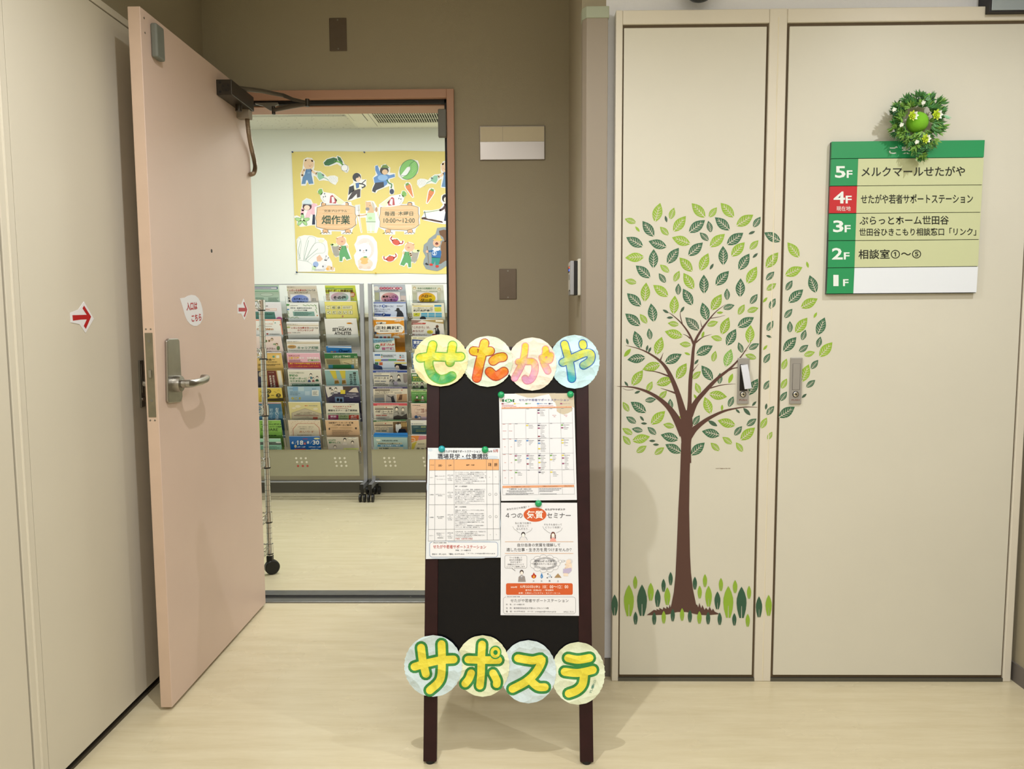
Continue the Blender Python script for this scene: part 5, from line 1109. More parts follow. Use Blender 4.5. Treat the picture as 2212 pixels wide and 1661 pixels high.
broc(2, 6, ZB, Q(700, 392, 1322, 700, 40), '#9dbbd2', 'pale blue flyer with white card motif', lines(('r', 810, 396, 905, 470, '#7fa9cc'), ('r', 910, 396, 1020, 480, '#b8cfdc'), ('r', 1040, 480, 1130, 560, '#b4cbdb'), ('r', 1170, 460, 1300, 570, '#e2e2dc', 2), ('g', 1190, 480, 1280, 550, 4), ('t', 744, 426, 815, 440, '厚生労働', '#4a6a84'), ('b', 770, 586, 968, 650, '今こそ', '#dcc840'), ('g', 755, 480, 960, 560, 3, '#6f90a8'), ('e', 1188, 438, 12, 7, '#2f6aa0'), ('g', 1206, 430, 1262, 446, 1, '#4a6a84')), 0)
broc(2, 7, ZB, Q(722, 692, 1360, 1012, 40), '#dcd09a', 'straw yellow flyer with grey house outline', lines(('p', [(1040, 800), (1360, 905), (1380, 1012), (790, 1012), (785, 890)], '#b8ac96'), ('p', [(1040, 812), (1345, 912), (1365, 1012), (802, 1012), (798, 895)], '#c8bda6', 3), ('b', 944, 872, 1166, 892, 'ひきこもりに関する', '#3f3c36'), ('b', 872, 902, 1250, 924, '相談窓口・支援機関等のご紹介', '#3f3c36'), ('r', 830, 934, 1300, 944, '#8a5a54', 4), ('e', 905, 768, 52, 26, '#e6dcc0'), ('e', 1240, 814, 46, 22, '#e6dcc0'), ('e', 830, 800, 40, 18, '#e6dcc0'), ('r', 1190, 966, 1280, 1008, '#b0584a', 4), ('g', 1035, 742, 1095, 764, 1, '#c04a40'), ('g', 1110, 744, 1290, 764, 1), ('g', 900, 960, 1180, 1000, 3, '#9a8e7a')), 2)
def patt(d):
    for i in range(70):
        x = 735+(i*61) % 615; y = 1025+(i*37) % 290
        if 815 < x < 1310 and y > 1100: continue
        d.k([(x, y), (x+16, y+10)], 3, '#c8988a', 1, 0, 0); d.k([(x+8, y+14), (x+18, y-4)], 3, '#b89a84', 1, 0, 0)
    d.p([(900, 1088), (1220, 1088), (1310, 1170), (1330, 1325), (815, 1325), (808, 1190)], '#c88a74', 2); d.p([(905, 1096), (1215, 1096), (1300, 1175), (1318, 1325), (827, 1325), (820, 1196)], '#dfd3be', 3)
    d.t(902, 1146, 1200, 1162, '小学生と学校外生、21歳までの', '#6a6256', 4); d.t(940, 1180, 1176, 1196, '地域密着型フリースペース', '#6a6256', 4); d.t(932, 1226, 1212, 1264, 'あいりす', '#b87a48', 4, .01); d.g(890, 1300, 1260, 1318, 1, '#5a5248', 4)
broc(2, 8, ZB, Q(716, 1030, 1342, 1325, 30), '#e0d0bc', 'patterned beige flyer with octagonal title panel', patt, 1)
broc(2, 9, ZB, Q(738, 1335, 1368, 1590, 28), '#1f66b4', 'royal blue flyer with large white dates', lines(('b', 786, 1426, 830, 1476, '6', '#eef2f6'), ('b', 895, 1410, 1008, 1496, '18', '#eef2f6'), ('r', 1018, 1450, 1056, 1490, '#c83a34'), ('t', 1024, 1454, 1050, 1486, '火', '#f0e8e0'), ('b', 1076, 1422, 1118, 1472, '8', '#eef2f6'), ('b', 1186, 1408, 1310, 1490, '30', '#eef2f6'), ('b', 1322, 1450, 1356, 1484, '金', '#eef2f6'), ('b', 890, 1520, 1050, 1546, '14時～16時', '#e6ecf2'), ('b', 1112, 1520, 1340, 1546, '13時30分～16時', '#e6ecf2'), ('k', [(850, 1476), (890, 1420)], 4, '#dfe6ee'), ('k', [(1136, 1476), (1176, 1420)], 4, '#dfe6ee'), ('e', 1262, 1374, 56, 16, '#d8d8a0'), ('p', [(830, 1592), (850, 1570), (1050, 1566), (1080, 1592)], '#c83a34'), ('e', 860, 1520, 22, 30, '#e0d4b8'), ('e', 1370, 1560, 26, 24, '#e0d4b8'), ('g', 1150, 1566, 1300, 1588, 1, '#e6ecf2'), ('g', 1000, 1368, 1110, 1392, 1, '#a03a5a')), 1)
# column 3
broc(3, 0, ZC_, Q(42, 138, 640, 420, 44), '#c4cf4c', 'lime green flyer titled in brown', lines(('r', 80, 190, 600, 205, '#3a7a4a'), ('g', 90, 192, 590, 204, 1, '#a8d0a0'), ('g', 80, 170, 290, 182, 1, '#5a8a40'), ('b', 82, 210, 608, 260, '社会保険・労働相談', '#5a3f24'), ('p', [(98, 285), (200, 285), (210, 412), (112, 412)], '#dcdcc0'), ('g', 105, 290, 190, 400, 4, '#b07a5a'), ('e', 595, 300, 46, 44, '#c85a30'), ('b', 550, 270, 628, 334, '無料', '#f0e0c8'), ('g', 565, 350, 620, 400, 3)), 1)
card(3, ZC_, [(178, 250), (548, 258), (560, 412), (190, 412)], ('#e09ab8', '#7fc8b4'), ('その他', 246, 324, 482, 384), ('', 0, 0, 0, 0), 'white card with pink to green oval')
broc(3, 1, ZC_, Q(50, 430, 664, 722, 34), '#e6dc7c', 'soft yellow flyer of boxed characters', lines(*[('r', 112+i*97, 496, 198+i*97, 566, '#8a8a50') for i in range(3)], *[('r', 116+i*97, 500, 194+i*97, 562, '#e6e2b8', 2) for i in range(3)], *[('t', 130+i*97, 508, 184+i*97, 556, ch, '#4a5a3a') for i, ch in enumerate('ご相談')], ('r', 404, 496, 590, 566, '#8a8a50'), ('r', 408, 500, 586, 562, '#e6e2b8', 2), ('g', 420, 512, 575, 552, 2), *[('r', 128+i*97, 586, 210+i*97, 656, '#8a8a50') for i in range(5)], *[('r', 132+i*97, 590, 206+i*97, 652, '#e6e2b8', 2) for i in range(5)], *[('t', (142 if i < 4 else 158)+i*97, 598, (196 if i < 4 else 172)+i*97, 644, ch, '#4a5a3a') for i, ch in enumerate('ください!')], ('e', 418, 690, 14, 18, '#c08a78')), 2)
broc(3, 2, ZC_, [(70, 750), (665, 740), (735, 1300), (130, 1240)], '#e3e1de', 'white booklet with bold black two-line title', lines(('b', 234, 898, 580, 956, 'SETAGAYA', '#2a2c30'), ('b', 272, 966, 568, 1022, 'ATHLETES', '#2a2c30'), ('b', 340, 874, 450, 888, 'SUPPORTED', '#44464a'), ('e', 535, 815, 48, 14, '#d89a34'), ('e', 545, 812, 30, 7, '#b8681c', 3), ('g', 570, 818, 618, 832, 1), ('t', 332, 1086, 494, 1104, '目が離せない、挑戦へ。', '#7a7c80'), ('g', 340, 1128, 505, 1165, 2, '#b0b2b6'), ('g', 330, 1180, 660, 1196, 1, '#b0b2b6')), 2, h=1.2)
broc(3, 3, ZC_, Q(118, 1228, 570, 1350, 12), '#2f78b8', 'small blue leaflet with dark lettering', lines(('b', 345, 1284, 540, 1336, 'Cheer!', '#16324f'), ('e', 225, 1328, 26, 12, '#c8a060'), ('e', 280, 1326, 20, 12, '#b05a60'), ('p', [(150, 1248), (572, 1262), (572, 1240), (160, 1236)], '#dfe8f0')), 1)
broc(3, 4, ZC_, Q(86, 1354, 675, 1625, 30), '#a8a07c', 'newsletter with dark green header and brown photo', lines(('p', [(86, 1354), (675, 1354), (690, 1440), (100, 1450)], '#2a6a3c'), ('t', 412, 1394, 558, 1426, 'TIMES', '#d8dcc0'), ('b', 246, 1392, 395, 1440, 'いけいけ', '#dce0cc'), ('t', 630, 1404, 668, 1432, '12', '#d8dcc0'), ('p', [(120, 1462), (360, 1462), (380, 1550), (140, 1548)], '#7a7050'), ('p', [(400, 1490), (560, 1470), (600, 1545), (430, 1550)], '#c0b48c'), ('k', [(440, 1520), (540, 1545)], 8, '#4a3a2a'), ('v', 592, 1460, 620, 1590, '在中へ', '#e8e6d8'), ('v', 650, 1460, 690, 1590, '百年史', '#e8e6d8'), ('p', [(158, 1560), (620, 1556), (625, 1625), (165, 1625)], '#3a7a90', 3), ('p', [(240, 1560), (570, 1560), (575, 1625), (245, 1625)], '#2a6a3c', 4)), 1)
def legs(d):
    d.p([(192, 92), (305, 90), (335, 238), (270, 245)], '#c9b83e', 2); d.p([(376, 90), (490, 90), (492, 238), (428, 240)], '#c9b83e', 2)
    d.p([(280, 245), (335, 240), (378, 275), (380, 340), (290, 345), (282, 310)], '#b8aa98', 2); d.p([(290, 280), (355, 275), (375, 330), (285, 340)], '#8a6a2c', 3)
    d.p([(425, 242), (495, 240), (510, 300), (515, 360), (430, 365)], '#b8aa98', 2); d.p([(430, 275), (490, 270), (500, 330), (425, 340)], '#8a6a2c', 3)
    d.tv(635, 118, 690, 365, '一歩を踏み出', '#2f3a38', 3, .02, 15); d.tv(568, 150, 622, 365, '前向な応援', '#2f3a38', 3, .02, 10)
broc(3, 5, ZD, Q(96, 88, 725, 385, 40), '#8cb0b0', 'teal grey flyer with yellow trouser legs', legs, 3)
broc(3, 6, ZD, Q(100, 385, 750, 705, 40), '#3f3a55', 'dark purple flyer with office photo and white lettering', lines(('p', [(110, 390), (440, 388), (455, 500), (250, 500), (240, 560), (160, 600), (130, 500)], '#d8d2cc'), ('h', 310, 440, 40, '#1c1a1e', '#c8c6ca'), ('h', 240, 470, 34, '#1c1a1e', '#8a8c94'), ('e', 205, 425, 26, 22, '#1c1a1e'), ('r', 398, 456, 488, 530, '#dcc63c', 4), ('g', 410, 466, 478, 520, 3, '#6a5a20', 5), ('p', [(450, 390), (600, 388), (560, 470), (450, 480)], '#4a3a34'), ('p', [(545, 495), (640, 420), (700, 410), (740, 505)], '#d8cabc'), ('b', 512, 524, 702, 546, 'デジタルを学び、', '#d8d4e4'), ('b', 480, 562, 735, 580, '新たなジブンに出会う', '#d8d4e4'), ('b', 570, 586, 645, 612, '90分', '#d8d4e4'), ('p', [(290, 585), (455, 590), (462, 690), (300, 690)], '#6f88a8'), ('e', 350, 640, 24, 30, '#1c1a1e', 3), ('e', 410, 650, 24, 32, '#1c1a1e', 3)), 1)
broc(3, 7, ZD, Q(116, 712, 740, 1022, 24), '#e0dccd', 'cream flyer with magenta green and red boxes', lines(('b', 255, 756, 605, 788, 'せたJOBフェスタ', '#b83a30'), ('b', 165, 824, 718, 862, '事前セミナー・企業説明会', '#3f3f42'), ('g', 300, 800, 570, 814, 1, '#b0605a'), ('r', 155, 890, 750, 925, '#a8b0a0'), ('b', 320, 898, 575, 916, '参加で就活が楽しくなる', '#3a4a3a'), ('r', 165, 930, 358, 1018, '#9a2a5a'), ('b', 205, 940, 320, 976, '事前', '#ead8de'), ('b', 205, 988, 320, 1004, 'セミナー', '#ead8de'), ('r', 358, 930, 556, 1018, '#9aa87c'), ('b', 385, 938, 528, 966, 'プレゼン', '#3a4a30'), ('b', 385, 982, 528, 1004, 'テーション', '#3a4a30'), ('r', 556, 930, 745, 1018, '#b03a2c'), ('b', 590, 940, 712, 976, '企業', '#efdcd0'), ('b', 590, 986, 712, 1004, '説明会', '#efdcd0'), ('g', 560, 730, 712, 744, 1)), 1)
broc(3, 8, ZD, Q(108, 1030, 748, 1325, 30), '#dcb894', 'salmon beige flyer for a gatekeeper course', lines(('b', 178, 1060, 640, 1092, '日記型ゲートキーパー講座', '#55463a'), ('b', 240, 1102, 595, 1136, '～入門編～のご案内', '#55463a'), ('e', 280, 1166, 80, 18, '#c8a580'), ('e', 500, 1170, 130, 20, '#c8a580'), ('g', 240, 1210, 640, 1300, 5, '#9a7f66'), ('e', 188, 1190, 14, 22, '#4a3f3a', 3), ('e', 690, 1180, 18, 20, '#4a3f3a', 3)), 1)
broc(3, 9, ZD, Q(134, 1345, 750, 1592, 34), '#cfc6ba', 'pale flyer with photo of smiling people', lines(('b', 165, 1388, 310, 1418, 'せたがや', '#4a8a5a'), ('b', 175, 1428, 400, 1466, '福祉のしごと', '#4a8a5a'), ('h', 480, 1400, 46, '#1c1618', '#d8cfc8'), ('h', 625, 1450, 46, '#3a3230', '#c8beb4'), ('h', 295, 1530, 46, '#8a8078', '#b0a498'), ('g', 540, 1350, 720, 1364, 1), ('e', 580, 1370, 40, 14, '#ece8e0'), ('e', 665, 1368, 40, 14, '#ece8e0'), ('r', 455, 1552, 740, 1592, '#dcdc90', 5), ('r', 500, 1570, 700, 1592, '#9ac060', 6)), 0)
# column 4
broc(4, 0, ZE, Q(70, 122, 665, 432, 30), '#b4bcc8', 'grey blue flyer with red title bubbles', lines(*[('e', 236+i*58, 188, 29, 24, '#b03a5a') for i in range(7)], *[('b', 220+i*58, 174, 252+i*58, 202, ch, '#efdde2') for i, ch in enumerate('ヤングコーナー')], ('e', 145, 190, 50, 40, '#e0dcd8'), ('g', 225, 218, 620, 236, 1, '#4a4a54'), ('r', 120, 262, 200, 400, '#c4c8a8'), ('r', 580, 320, 680, 430, '#d8c8c4'), ('g', 590, 390, 660, 420, 1)), 1)
card(4, ZE, [(208, 254), (572, 254), (580, 430), (218, 430)], ('#f0b8a0', '#7a34a0'), ('東京しごと', 256, 316, 520, 358), ('センター', 284, 374, 490, 416), 'white card with peach to purple oval')
broc(4, 1, ZE, Q(60, 440, 675, 712, 16), '#cdd6ea', 'pale blue flyer with silhouetted businessman', lines(('r', 60, 440, 675, 456, '#3a5aa8'), ('b', 102, 486, 235, 528, 'ワーク', '#3a4a78'), ('e', 280, 508, 34, 30, '#3a5aa8'), ('b', 258, 488, 304, 530, 'ス', '#eef2f8', ), ('b', 310, 488, 450, 532, 'タート!', '#3a4a78'), ('t', 118, 552, 398, 576, '「何もしていない」から', '#4a5878'), ('t', 112, 588, 350, 608, '一歩を踏み出そう！', '#4a5878'), ('p', [(80, 640), (412, 650), (398, 690), (84, 688)], '#2f4a8a'), ('b', 125, 664, 260, 682, '自信をつける', '#e4eaf4', ), ('e', 284, 660, 30, 34, '#2f4a8a', 2), ('b', 272, 640, 298, 680, '7', '#f0f4fa'), ('p', [(510, 712), (522, 610), (500, 590), (480, 600), (478, 588), (508, 575), (508, 550), (530, 538), (560, 545), (572, 580), (600, 595), (630, 640), (645, 712)], '#33343c', 3), ('g', 516, 492, 640, 520, 2)), 1)
broc(4, 2, ZE, Q(68, 712, 640, 1085, 20), '#d88e24', 'orange flyer with white oval title panel', lines(('p', [(64, 712), (640, 725), (655, 765), (70, 755)], '#ecebe8'), ('t', 84, 732, 150, 748, '東京都', '#55565a'), ('t', 510, 736, 640, 750, '厚生労働省東京', '#55565a'), ('p', [(140, 790), (324, 790), (318, 826), (158, 834)], '#efeae0'), ('b', 160, 796, 262, 830, '29歳', '#2f3034'), ('b', 268, 806, 312, 822, '以下の', '#2f3034'), ('p', [(180, 836), (560, 822), (640, 870), (645, 930), (610, 980), (200, 996), (120, 960), (108, 900), (130, 850)], '#efeae0'), ('b', 146, 866, 608, 926, '正社員就職', '#2f3034'), ('t', 214, 940, 552, 966, '若者正社員チャレンジ事業', '#2f3034'), ('b', 475, 766, 598, 788, '正社員を希望', '#f4eee0'), ('e', 128, 990, 27, 26, '#3f4a5c'), ('p', [(128, 1012), (415, 1005), (420, 1085), (135, 1085)], '#e6e2da'), *[('r', 140+i*70, 1050, 185+i*70, 1085, ('#c07a5a', '#5a8ab8', '#c05a6a', '#c0884a')[i], 4) for i in range(4)], ('b', 480, 990, 660, 1030, 'しっかり支援', '#efe6d4'), ('p', [(430, 1060), (470, 1036), (550, 1042), (580, 1085), (440, 1085)], '#e8e4dc')), 2)
broc(4, 3, ZE, Q(72, 1092, 470, 1315, 20), '#d4dcd6', 'white flyer titled in red on job skills', lines(('p', [(72, 1092), (470, 1086), (470, 1120), (76, 1172)], '#8ab8d0'), ('g', 104, 1110, 440, 1160, 2, '#3a5a70'), ('e', 170, 1234, 46, 38, '#3f8a44'), ('t', 136, 1220, 204, 1248, '第1回', '#e4efe4'), ('b', 220, 1172, 475, 1222, '就職力UP', '#c84a3a'), ('b', 246, 1244, 470, 1294, '営業職', '#c04a80')), 1)
broc(4, 4, ZE, Q(82, 1340, 688, 1650, 12), '#ccd6e4', 'pale blue flyer with coloured tabs and black hair figure', lines(('r', 118, 1370, 222, 1398, '#3a6ab0'), ('r', 236, 1370, 256, 1402, '#3a7a6a'), ('r', 236, 1408, 256, 1432, '#c8784a'), ('g', 266, 1378, 505, 1426, 3, '#4a5464'), ('r', 566, 1380, 590, 1405, '#3a7a6a'), ('r', 566, 1412, 590, 1436, '#c8584a'), ('t', 600, 1382, 650, 1402, 'TEL', '#44506a'), ('t', 600, 1412, 652, 1434, 'FAX', '#44506a'), ('p', [(120, 1464), (236, 1458), (230, 1500), (128, 1500)], '#d8c454'), ('p', [(236, 1458), (370, 1456), (362, 1490), (230, 1492)], '#6a70a8'), ('p', [(370, 1456), (510, 1456), (515, 1490), (362, 1490)], '#5a9a6c'), ('p', [(520, 1466), (655, 1464), (660, 1494), (520, 1490)], '#b0704a'), ('r', 122, 1514, 185, 1562, '#2f6a50'), ('r', 200, 1514, 262, 1566, '#c0603a'), ('p', [(100, 1540), (250, 1590), (262, 1650), (105, 1650)], '#2f3f6a'), ('e', 545, 1580, 70, 48, '#22202a'), ('e', 525, 1610, 34, 40, '#e2d0c0', 3), ('p', [(580, 1560), (700, 1580), (700, 1650), (570, 1650)], '#1d2030', 3), ('r', 470, 1516, 690, 1540, '#d8cc70', 4)), 1)
def course(bar, title, sub, tagc, x1):
    def f(d):
        d.p([(x1[0], x1[1]), (x1[2], x1[1]+4), (x1[2]+4, x1[1]+44), (x1[0]+4, x1[1]+46)], bar, 1)
        y = x1[1]; d.g(150, y+20, 640, y+38, 1, '#e4e6ec', 3); d.g(120, y+66, 300, y+80, 1, '#55585c', 3)
        d.r(118, y+98, 400, y+116, tagc, 2)
    return f
broc(4, 5, ZF, Q(92, 86, 735, 395, 10), '#ded8ca', 'flyer with blue bar lettered ITコース and office photo', lines(('p', [(92, 86), (735, 86), (740, 128), (96, 130)], '#2f4a98'), ('g', 150, 106, 640, 124, 1, '#dfe2ec'), ('g', 112, 148, 300, 164, 1, '#6a6a6a'), ('r', 114, 180, 398, 198, '#55607a'), ('b', 122, 214, 340, 250, 'ITコース', '#3f4048'), ('e', 374, 232, 16, 16, '#8a8c92'), ('p', [(420, 140), (740, 140), (744, 385), (400, 380)], '#b8b6b4'), ('p', [(440, 330), (470, 260), (500, 270), (530, 380), (430, 380)], '#2a2a30'), ('h', 440, 220, 40, '#2a2220', '#33343c'), ('h', 580, 200, 46, '#1e1a1c', '#1e2028'), ('p', [(480, 300), (540, 290), (580, 360), (500, 380)], '#a8a0b0', 5), ('p', [(660, 150), (740, 150), (740, 300), (700, 330), (670, 300)], '#8a8080', 3), ('r', 124, 282, 222, 298, '#6a7080'), ('r', 238, 284, 340, 300, '#6a7080'), ('g', 125, 318, 400, 380, 3, '#7a7a78')), 1)
broc(4, 6, ZF, Q(96, 400, 740, 700, 14), '#dcd2c2', 'flyer with purple bar and interior work photos', lines(('p', [(96, 400), (740, 395), (744, 432), (98, 434)], '#3a3468'), ('g', 170, 410, 660, 428, 1, '#d8d4e4'), ('r', 132, 450, 415, 470, '#5a504c'), ('b', 134, 480, 465, 508, 'インテリア施工コース', '#3f3c3a'), ('t', 130, 516, 380, 536, '（内装仕上技能人）', '#4f4c48'), ('g', 425, 454, 620, 470, 1), ('e', 640, 460, 12, 9, '#b03a34'), ('g', 500, 504, 690, 522, 1, '#55586a'), ('p', [(115, 545), (310, 540), (316, 698), (120, 698)], '#9a948c'), ('p', [(120, 610), (290, 600), (310, 650), (125, 665)], '#7a8088', 3), ('p', [(330, 540), (520, 540), (525, 698), (335, 698)], '#b0a8a4'), ('k', [(370, 565), (430, 590), (470, 580)], 12, '#33343c'), ('p', [(430, 590), (480, 560), (500, 640), (520, 690), (450, 690)], '#33343c', 4), ('p', [(540, 540), (735, 530), (740, 690), (545, 690)], '#c09a78'), ('p', [(600, 545), (650, 545), (640, 640), (570, 650)], '#6a4a38', 3)), 1)
broc(4, 7, ZF, Q(98, 705, 735, 1018, 18), '#ddd5c6', 'flyer with red bar and care course photo', lines(('p', [(98, 705), (735, 705), (740, 752), (102, 754)], '#c84a58'), ('g', 170, 734, 660, 750, 1, '#f0dcdc'), ('g', 130, 776, 320, 792, 1, '#6a6a6a'), ('e', 345, 786, 14, 9, '#b03a34'), ('r', 130, 806, 470, 828, '#5a504c'), ('b', 138, 842, 412, 884, '介護コース', '#3f3c3a'), ('e', 444, 862, 18, 18, '#8a8680'), ('t', 248, 896, 470, 912, '（介護職員初任者研修）', '#55524e'), ('r', 146, 928, 242, 944, '#b0504c'), ('r', 256, 928, 356, 944, '#b0504c'), ('g', 150, 956, 400, 1010, 3), ('p', [(480, 765), (735, 765), (742, 1010), (475, 1010)], '#a9a69e'), ('h', 540, 810, 50, '#241e1e', '#c8c4bc'), ('h', 660, 820, 48, '#7a746c', '#9a948c'), ('p', [(480, 960), (560, 930), (640, 950), (735, 900), (742, 1010), (480, 1010)], '#4a4440', 6)), 1)
broc(4, 8, ZF, Q(100, 1028, 715, 1278, 26), '#d4c4ac', 'flyer with green bar and restaurant photo', lines(('p', [(100, 1030), (715, 1010), (722, 1042), (104, 1060)], '#3a6a44'), ('g', 160, 1036, 650, 1052, 1, '#d4e0d0'), ('g', 130, 1082, 310, 1096, 1, '#6a6a6a'), ('e', 330, 1090, 14, 9, '#b03a34'), ('r', 124, 1112, 465, 1132, '#5a4a40'), ('b', 136, 1150, 405, 1170, 'ホテル・レストラン', '#4a443c'), ('b', 136, 1182, 370, 1204, 'サービスコース', '#4a443c'), ('r', 142, 1222, 238, 1238, '#3a5a60'), ('r', 252, 1220, 350, 1238, '#3a5a60'), ('p', [(470, 1060), (730, 1050), (745, 1270), (480, 1270)], '#6a5034'), *[('r', 630+i*28, 1070, 646+i*28, 1150, '#c0a060', 3) for i in range(4)], ('p', [(520, 1110), (560, 1090), (620, 1100), (630, 1160), (560, 1270), (525, 1230)], '#dfe0e2', 4), ('e', 568, 1092, 26, 30, '#3a2a20', 4), ('p', [(590, 1190), (700, 1190), (735, 1265), (560, 1270)], '#1f2534', 5), ('p', [(390, 1160), (470, 1150), (480, 1260), (395, 1260)], '#a8a49a', 3)), 1)
broc(4, 9, ZF, Q(104, 1330, 745, 1590, 10), '#a8c4c6', 'pale teal flyer under bright blue folders', lines(('p', [(104, 1310), (750, 1320), (755, 1352), (108, 1346)], '#2a86d0'), ('p', [(150, 1386), (232, 1382), (238, 1412), (200, 1428), (160, 1414)], '#e2e4d8'), ('b', 260, 1400, 565, 1426, '令和6年7月入校生', '#2f4440'), ('r', 175, 1450, 645, 1482, '#d0cfb8'), ('b', 190, 1456, 640, 1478, '東京都立職業能力開発センター', '#4a5048', ), ('r', 180, 1490, 665, 1528, '#5a9ac0'), ('b', 236, 1496, 606, 1522, '受講生募集のご案内', '#e4ecf0'), ('r', 185, 1536, 665, 1582, '#d0cfb8'), ('b', 208, 1544, 400, 1572, '受講料無料', '#2f4440'), ('g', 415, 1552, 640, 1566, 1, '#6a6a58')), 0)
for k in range(2):
    pl = rowplane(9)[0]; pl = Plane(pl.p-pl.n*(.003+.003*k), pl.n); d = D(pl, *ZF)
    y = 1288-k*26; d.slab([(108+k*20, y), (400, y+8), (748-k*4, y+6), (752, y+60), (112, y+60)], .0015, '#1f7fd0')
    d.obj('folder', None, GLOSSY, label=('bright blue folder %s the pale teal flyer' % ('directly behind', 'second behind')[k]), cat='folder', group='blue folders')
# column 5
broc(5, 0, ZE, Q(765, 128, 1350, 432, 22), '#d2d4c8', 'grey green guide flyer titled in green', lines(('b', 888, 172, 1222, 206, 'わかハロ利用ガイド', '#4a7a5c'), ('e', 832, 184, 28, 26, '#c0aa78'), ('e', 832, 190, 18, 17, '#ddd8c8', 3), ('e', 1276, 204, 28, 26, '#c0aa78'), ('e', 1276, 210, 18, 17, '#ddd8c8', 3), ('r', 808, 216, 1045, 244, '#e4e4dc'), ('r', 1060, 228, 1290, 254, '#e4e4dc'), ('g', 860, 222, 990, 238, 1, '#5a8a6a'), ('g', 1100, 234, 1260, 248, 1, '#5a8a6a'), ('r', 810, 270, 870, 420, '#c4c8b0'), ('r', 1255, 280, 1300, 420, '#c4c8b0')), 1)
card(5, ZE, [(882, 254), (1236, 262), (1246, 434), (888, 434)], ('#d87820', '#d8cc20'), ('ハロー', 956, 306, 1142, 352), ('ワーク', 956, 372, 1146, 420), 'white card with orange to yellow oval')
broc(5, 1, ZE, Q(760, 458, 1360, 740, 16), '#e2dfcd', 'cream flyer with blue panels on job support', lines(('t', 790, 476, 960, 492, '東京しごとセンター', '#6a6a60'), ('r', 808, 502, 1168, 514, '#d8c048'), ('r', 1190, 486, 1316, 518, '#4a94b8'), ('t', 815, 532, 1165, 552, 'ひとり親向けオンライン訓練', '#5a5a54'), ('b', 815, 566, 1168, 606, '就活支援事業', '#55585a'), ('p', [(1190, 530), (1310, 524), (1318, 600), (1250, 608), (1195, 600)], '#c8c848'), ('p', [(814, 632), (940, 628), (920, 690), (818, 690)], '#c4c440'), ('b', 846, 640, 880, 664, '6月', '#4a5030'), *[('r', 952+i*128, 628, 1068+i*128, 664, '#5aa4c4') for i in range(3)], *[('r', 952+i*128, 670, 1068+i*128, 706, '#5aa4c4') for i in range(3)], ('e', 985, 730, 55, 40, '#33323a')), 1)
broc(5, 2, ZE, Q(742, 752, 1350, 1040, 18), '#d8d4ce', 'grey flyer with brown corner and woman in suit', lines(('p', [(742, 754), (962, 762), (750, 850)], '#8a7068'), ('p', [(962, 762), (1352, 742), (1356, 825)], '#a8905c'), ('p', [(750, 820), (800, 798), (1040, 808), (1028, 832), (752, 836)], '#b0403a'), ('g', 800, 808, 1000, 824, 1, '#efdcd8'), ('r', 1212, 758, 1342, 788, '#ece8dc', 3), ('t', 792, 862, 1112, 908, '「これから」は、', '#8a544c'), ('t', 800, 932, 1000, 972, 'あなたが', '#8a544c'), ('t', 796, 1000, 1050, 1036, '創っていく。', '#8a544c'), ('e', 1112, 970, 56, 32, '#d8c83c'), ('g', 1065, 956, 1160, 990, 2, '#6a6030'), ('e', 1240, 872, 26, 26, '#5a3a2c', 3), ('p', [(1205, 1010), (1210, 920), (1168, 915), (1215, 895), (1260, 900), (1285, 960), (1282, 1010)], '#26262e', 3), ('p', [(1222, 905), (1240, 900), (1232, 960)], '#e8e6e6', 4), ('r', 1150, 1008, 1240, 1040, '#a04a40', 3)), 1)
broc(5, 3, ZE, Q(768, 1058, 1370, 1330, 10), '#dcd8b8', 'cream flyer with navy title square', lines(('p', [(790, 1102), (1090, 1120), (1090, 1260), (800, 1268)], '#2f4a8a'), ('t', 808, 1072, 870, 1086, '東京都', '#55565a'), ('g', 900, 1074, 1050, 1088, 1), ('b', 812, 1126, 985, 1190, '東京で', '#e8ecf4'), ('b', 815, 1200, 900, 1256, 'しご', '#e8ecf4')), 1)
broc(5, 4, ZE, Q(760, 1345, 1370, 1640, 10), '#8fa6c0', 'slate blue leaflet', lines(('g', 785, 1410, 860, 1560, 6, '#5a7290')), 0)
broc(5, 5, ZF, Q(800, 70, 1430, 420, 12), '#3f7a4a', 'green flyer with yellow title and group photo', lines(('r', 800, 70, 1430, 140, '#e6e6e0'), ('g', 830, 84, 900, 124, 2, '#55585a'), ('r', 830, 162, 920, 190, '#e2e4d8'), ('b', 850, 204, 1000, 240, '短期ミス', '#dcd058'), ('b', 852, 252, 1060, 280, 'チャレンジ', '#dcd058'), ('r', 815, 300, 1400, 410, '#d4d8b8'), ('h', 865, 350, 36, '#3a2a24', '#5a6a58'), ('h', 925, 345, 36, '#6a4a34', '#8a8478'), ('h', 1020, 340, 42, '#1e1a1a', '#2a2c34'), ('r', 812, 412, 1420, 440, '#9ac07a')), 1)
broc(5, 6, ZF, Q(805, 455, 1430, 700, 14), '#5f9a52', 'light green flyer with two seated cartoon people', lines(('r', 808, 455, 1430, 490, '#b4cf90'), ('b', 842, 458, 1090, 476, '就職支援セミナー開催', '#3a4a34'), ('b', 840, 510, 1100, 534, 'にほんごで就職', '#a8cf9a'), ('h', 925, 590, 40, '#3a3230', '#2f3834'), ('h', 1030, 590, 40, '#4a3228', '#dfe4da'), ('r', 870, 636, 1080, 656, '#7a5a34', 6), ('g', 865, 680, 990, 694, 1, '#2f4a2c')), 1)
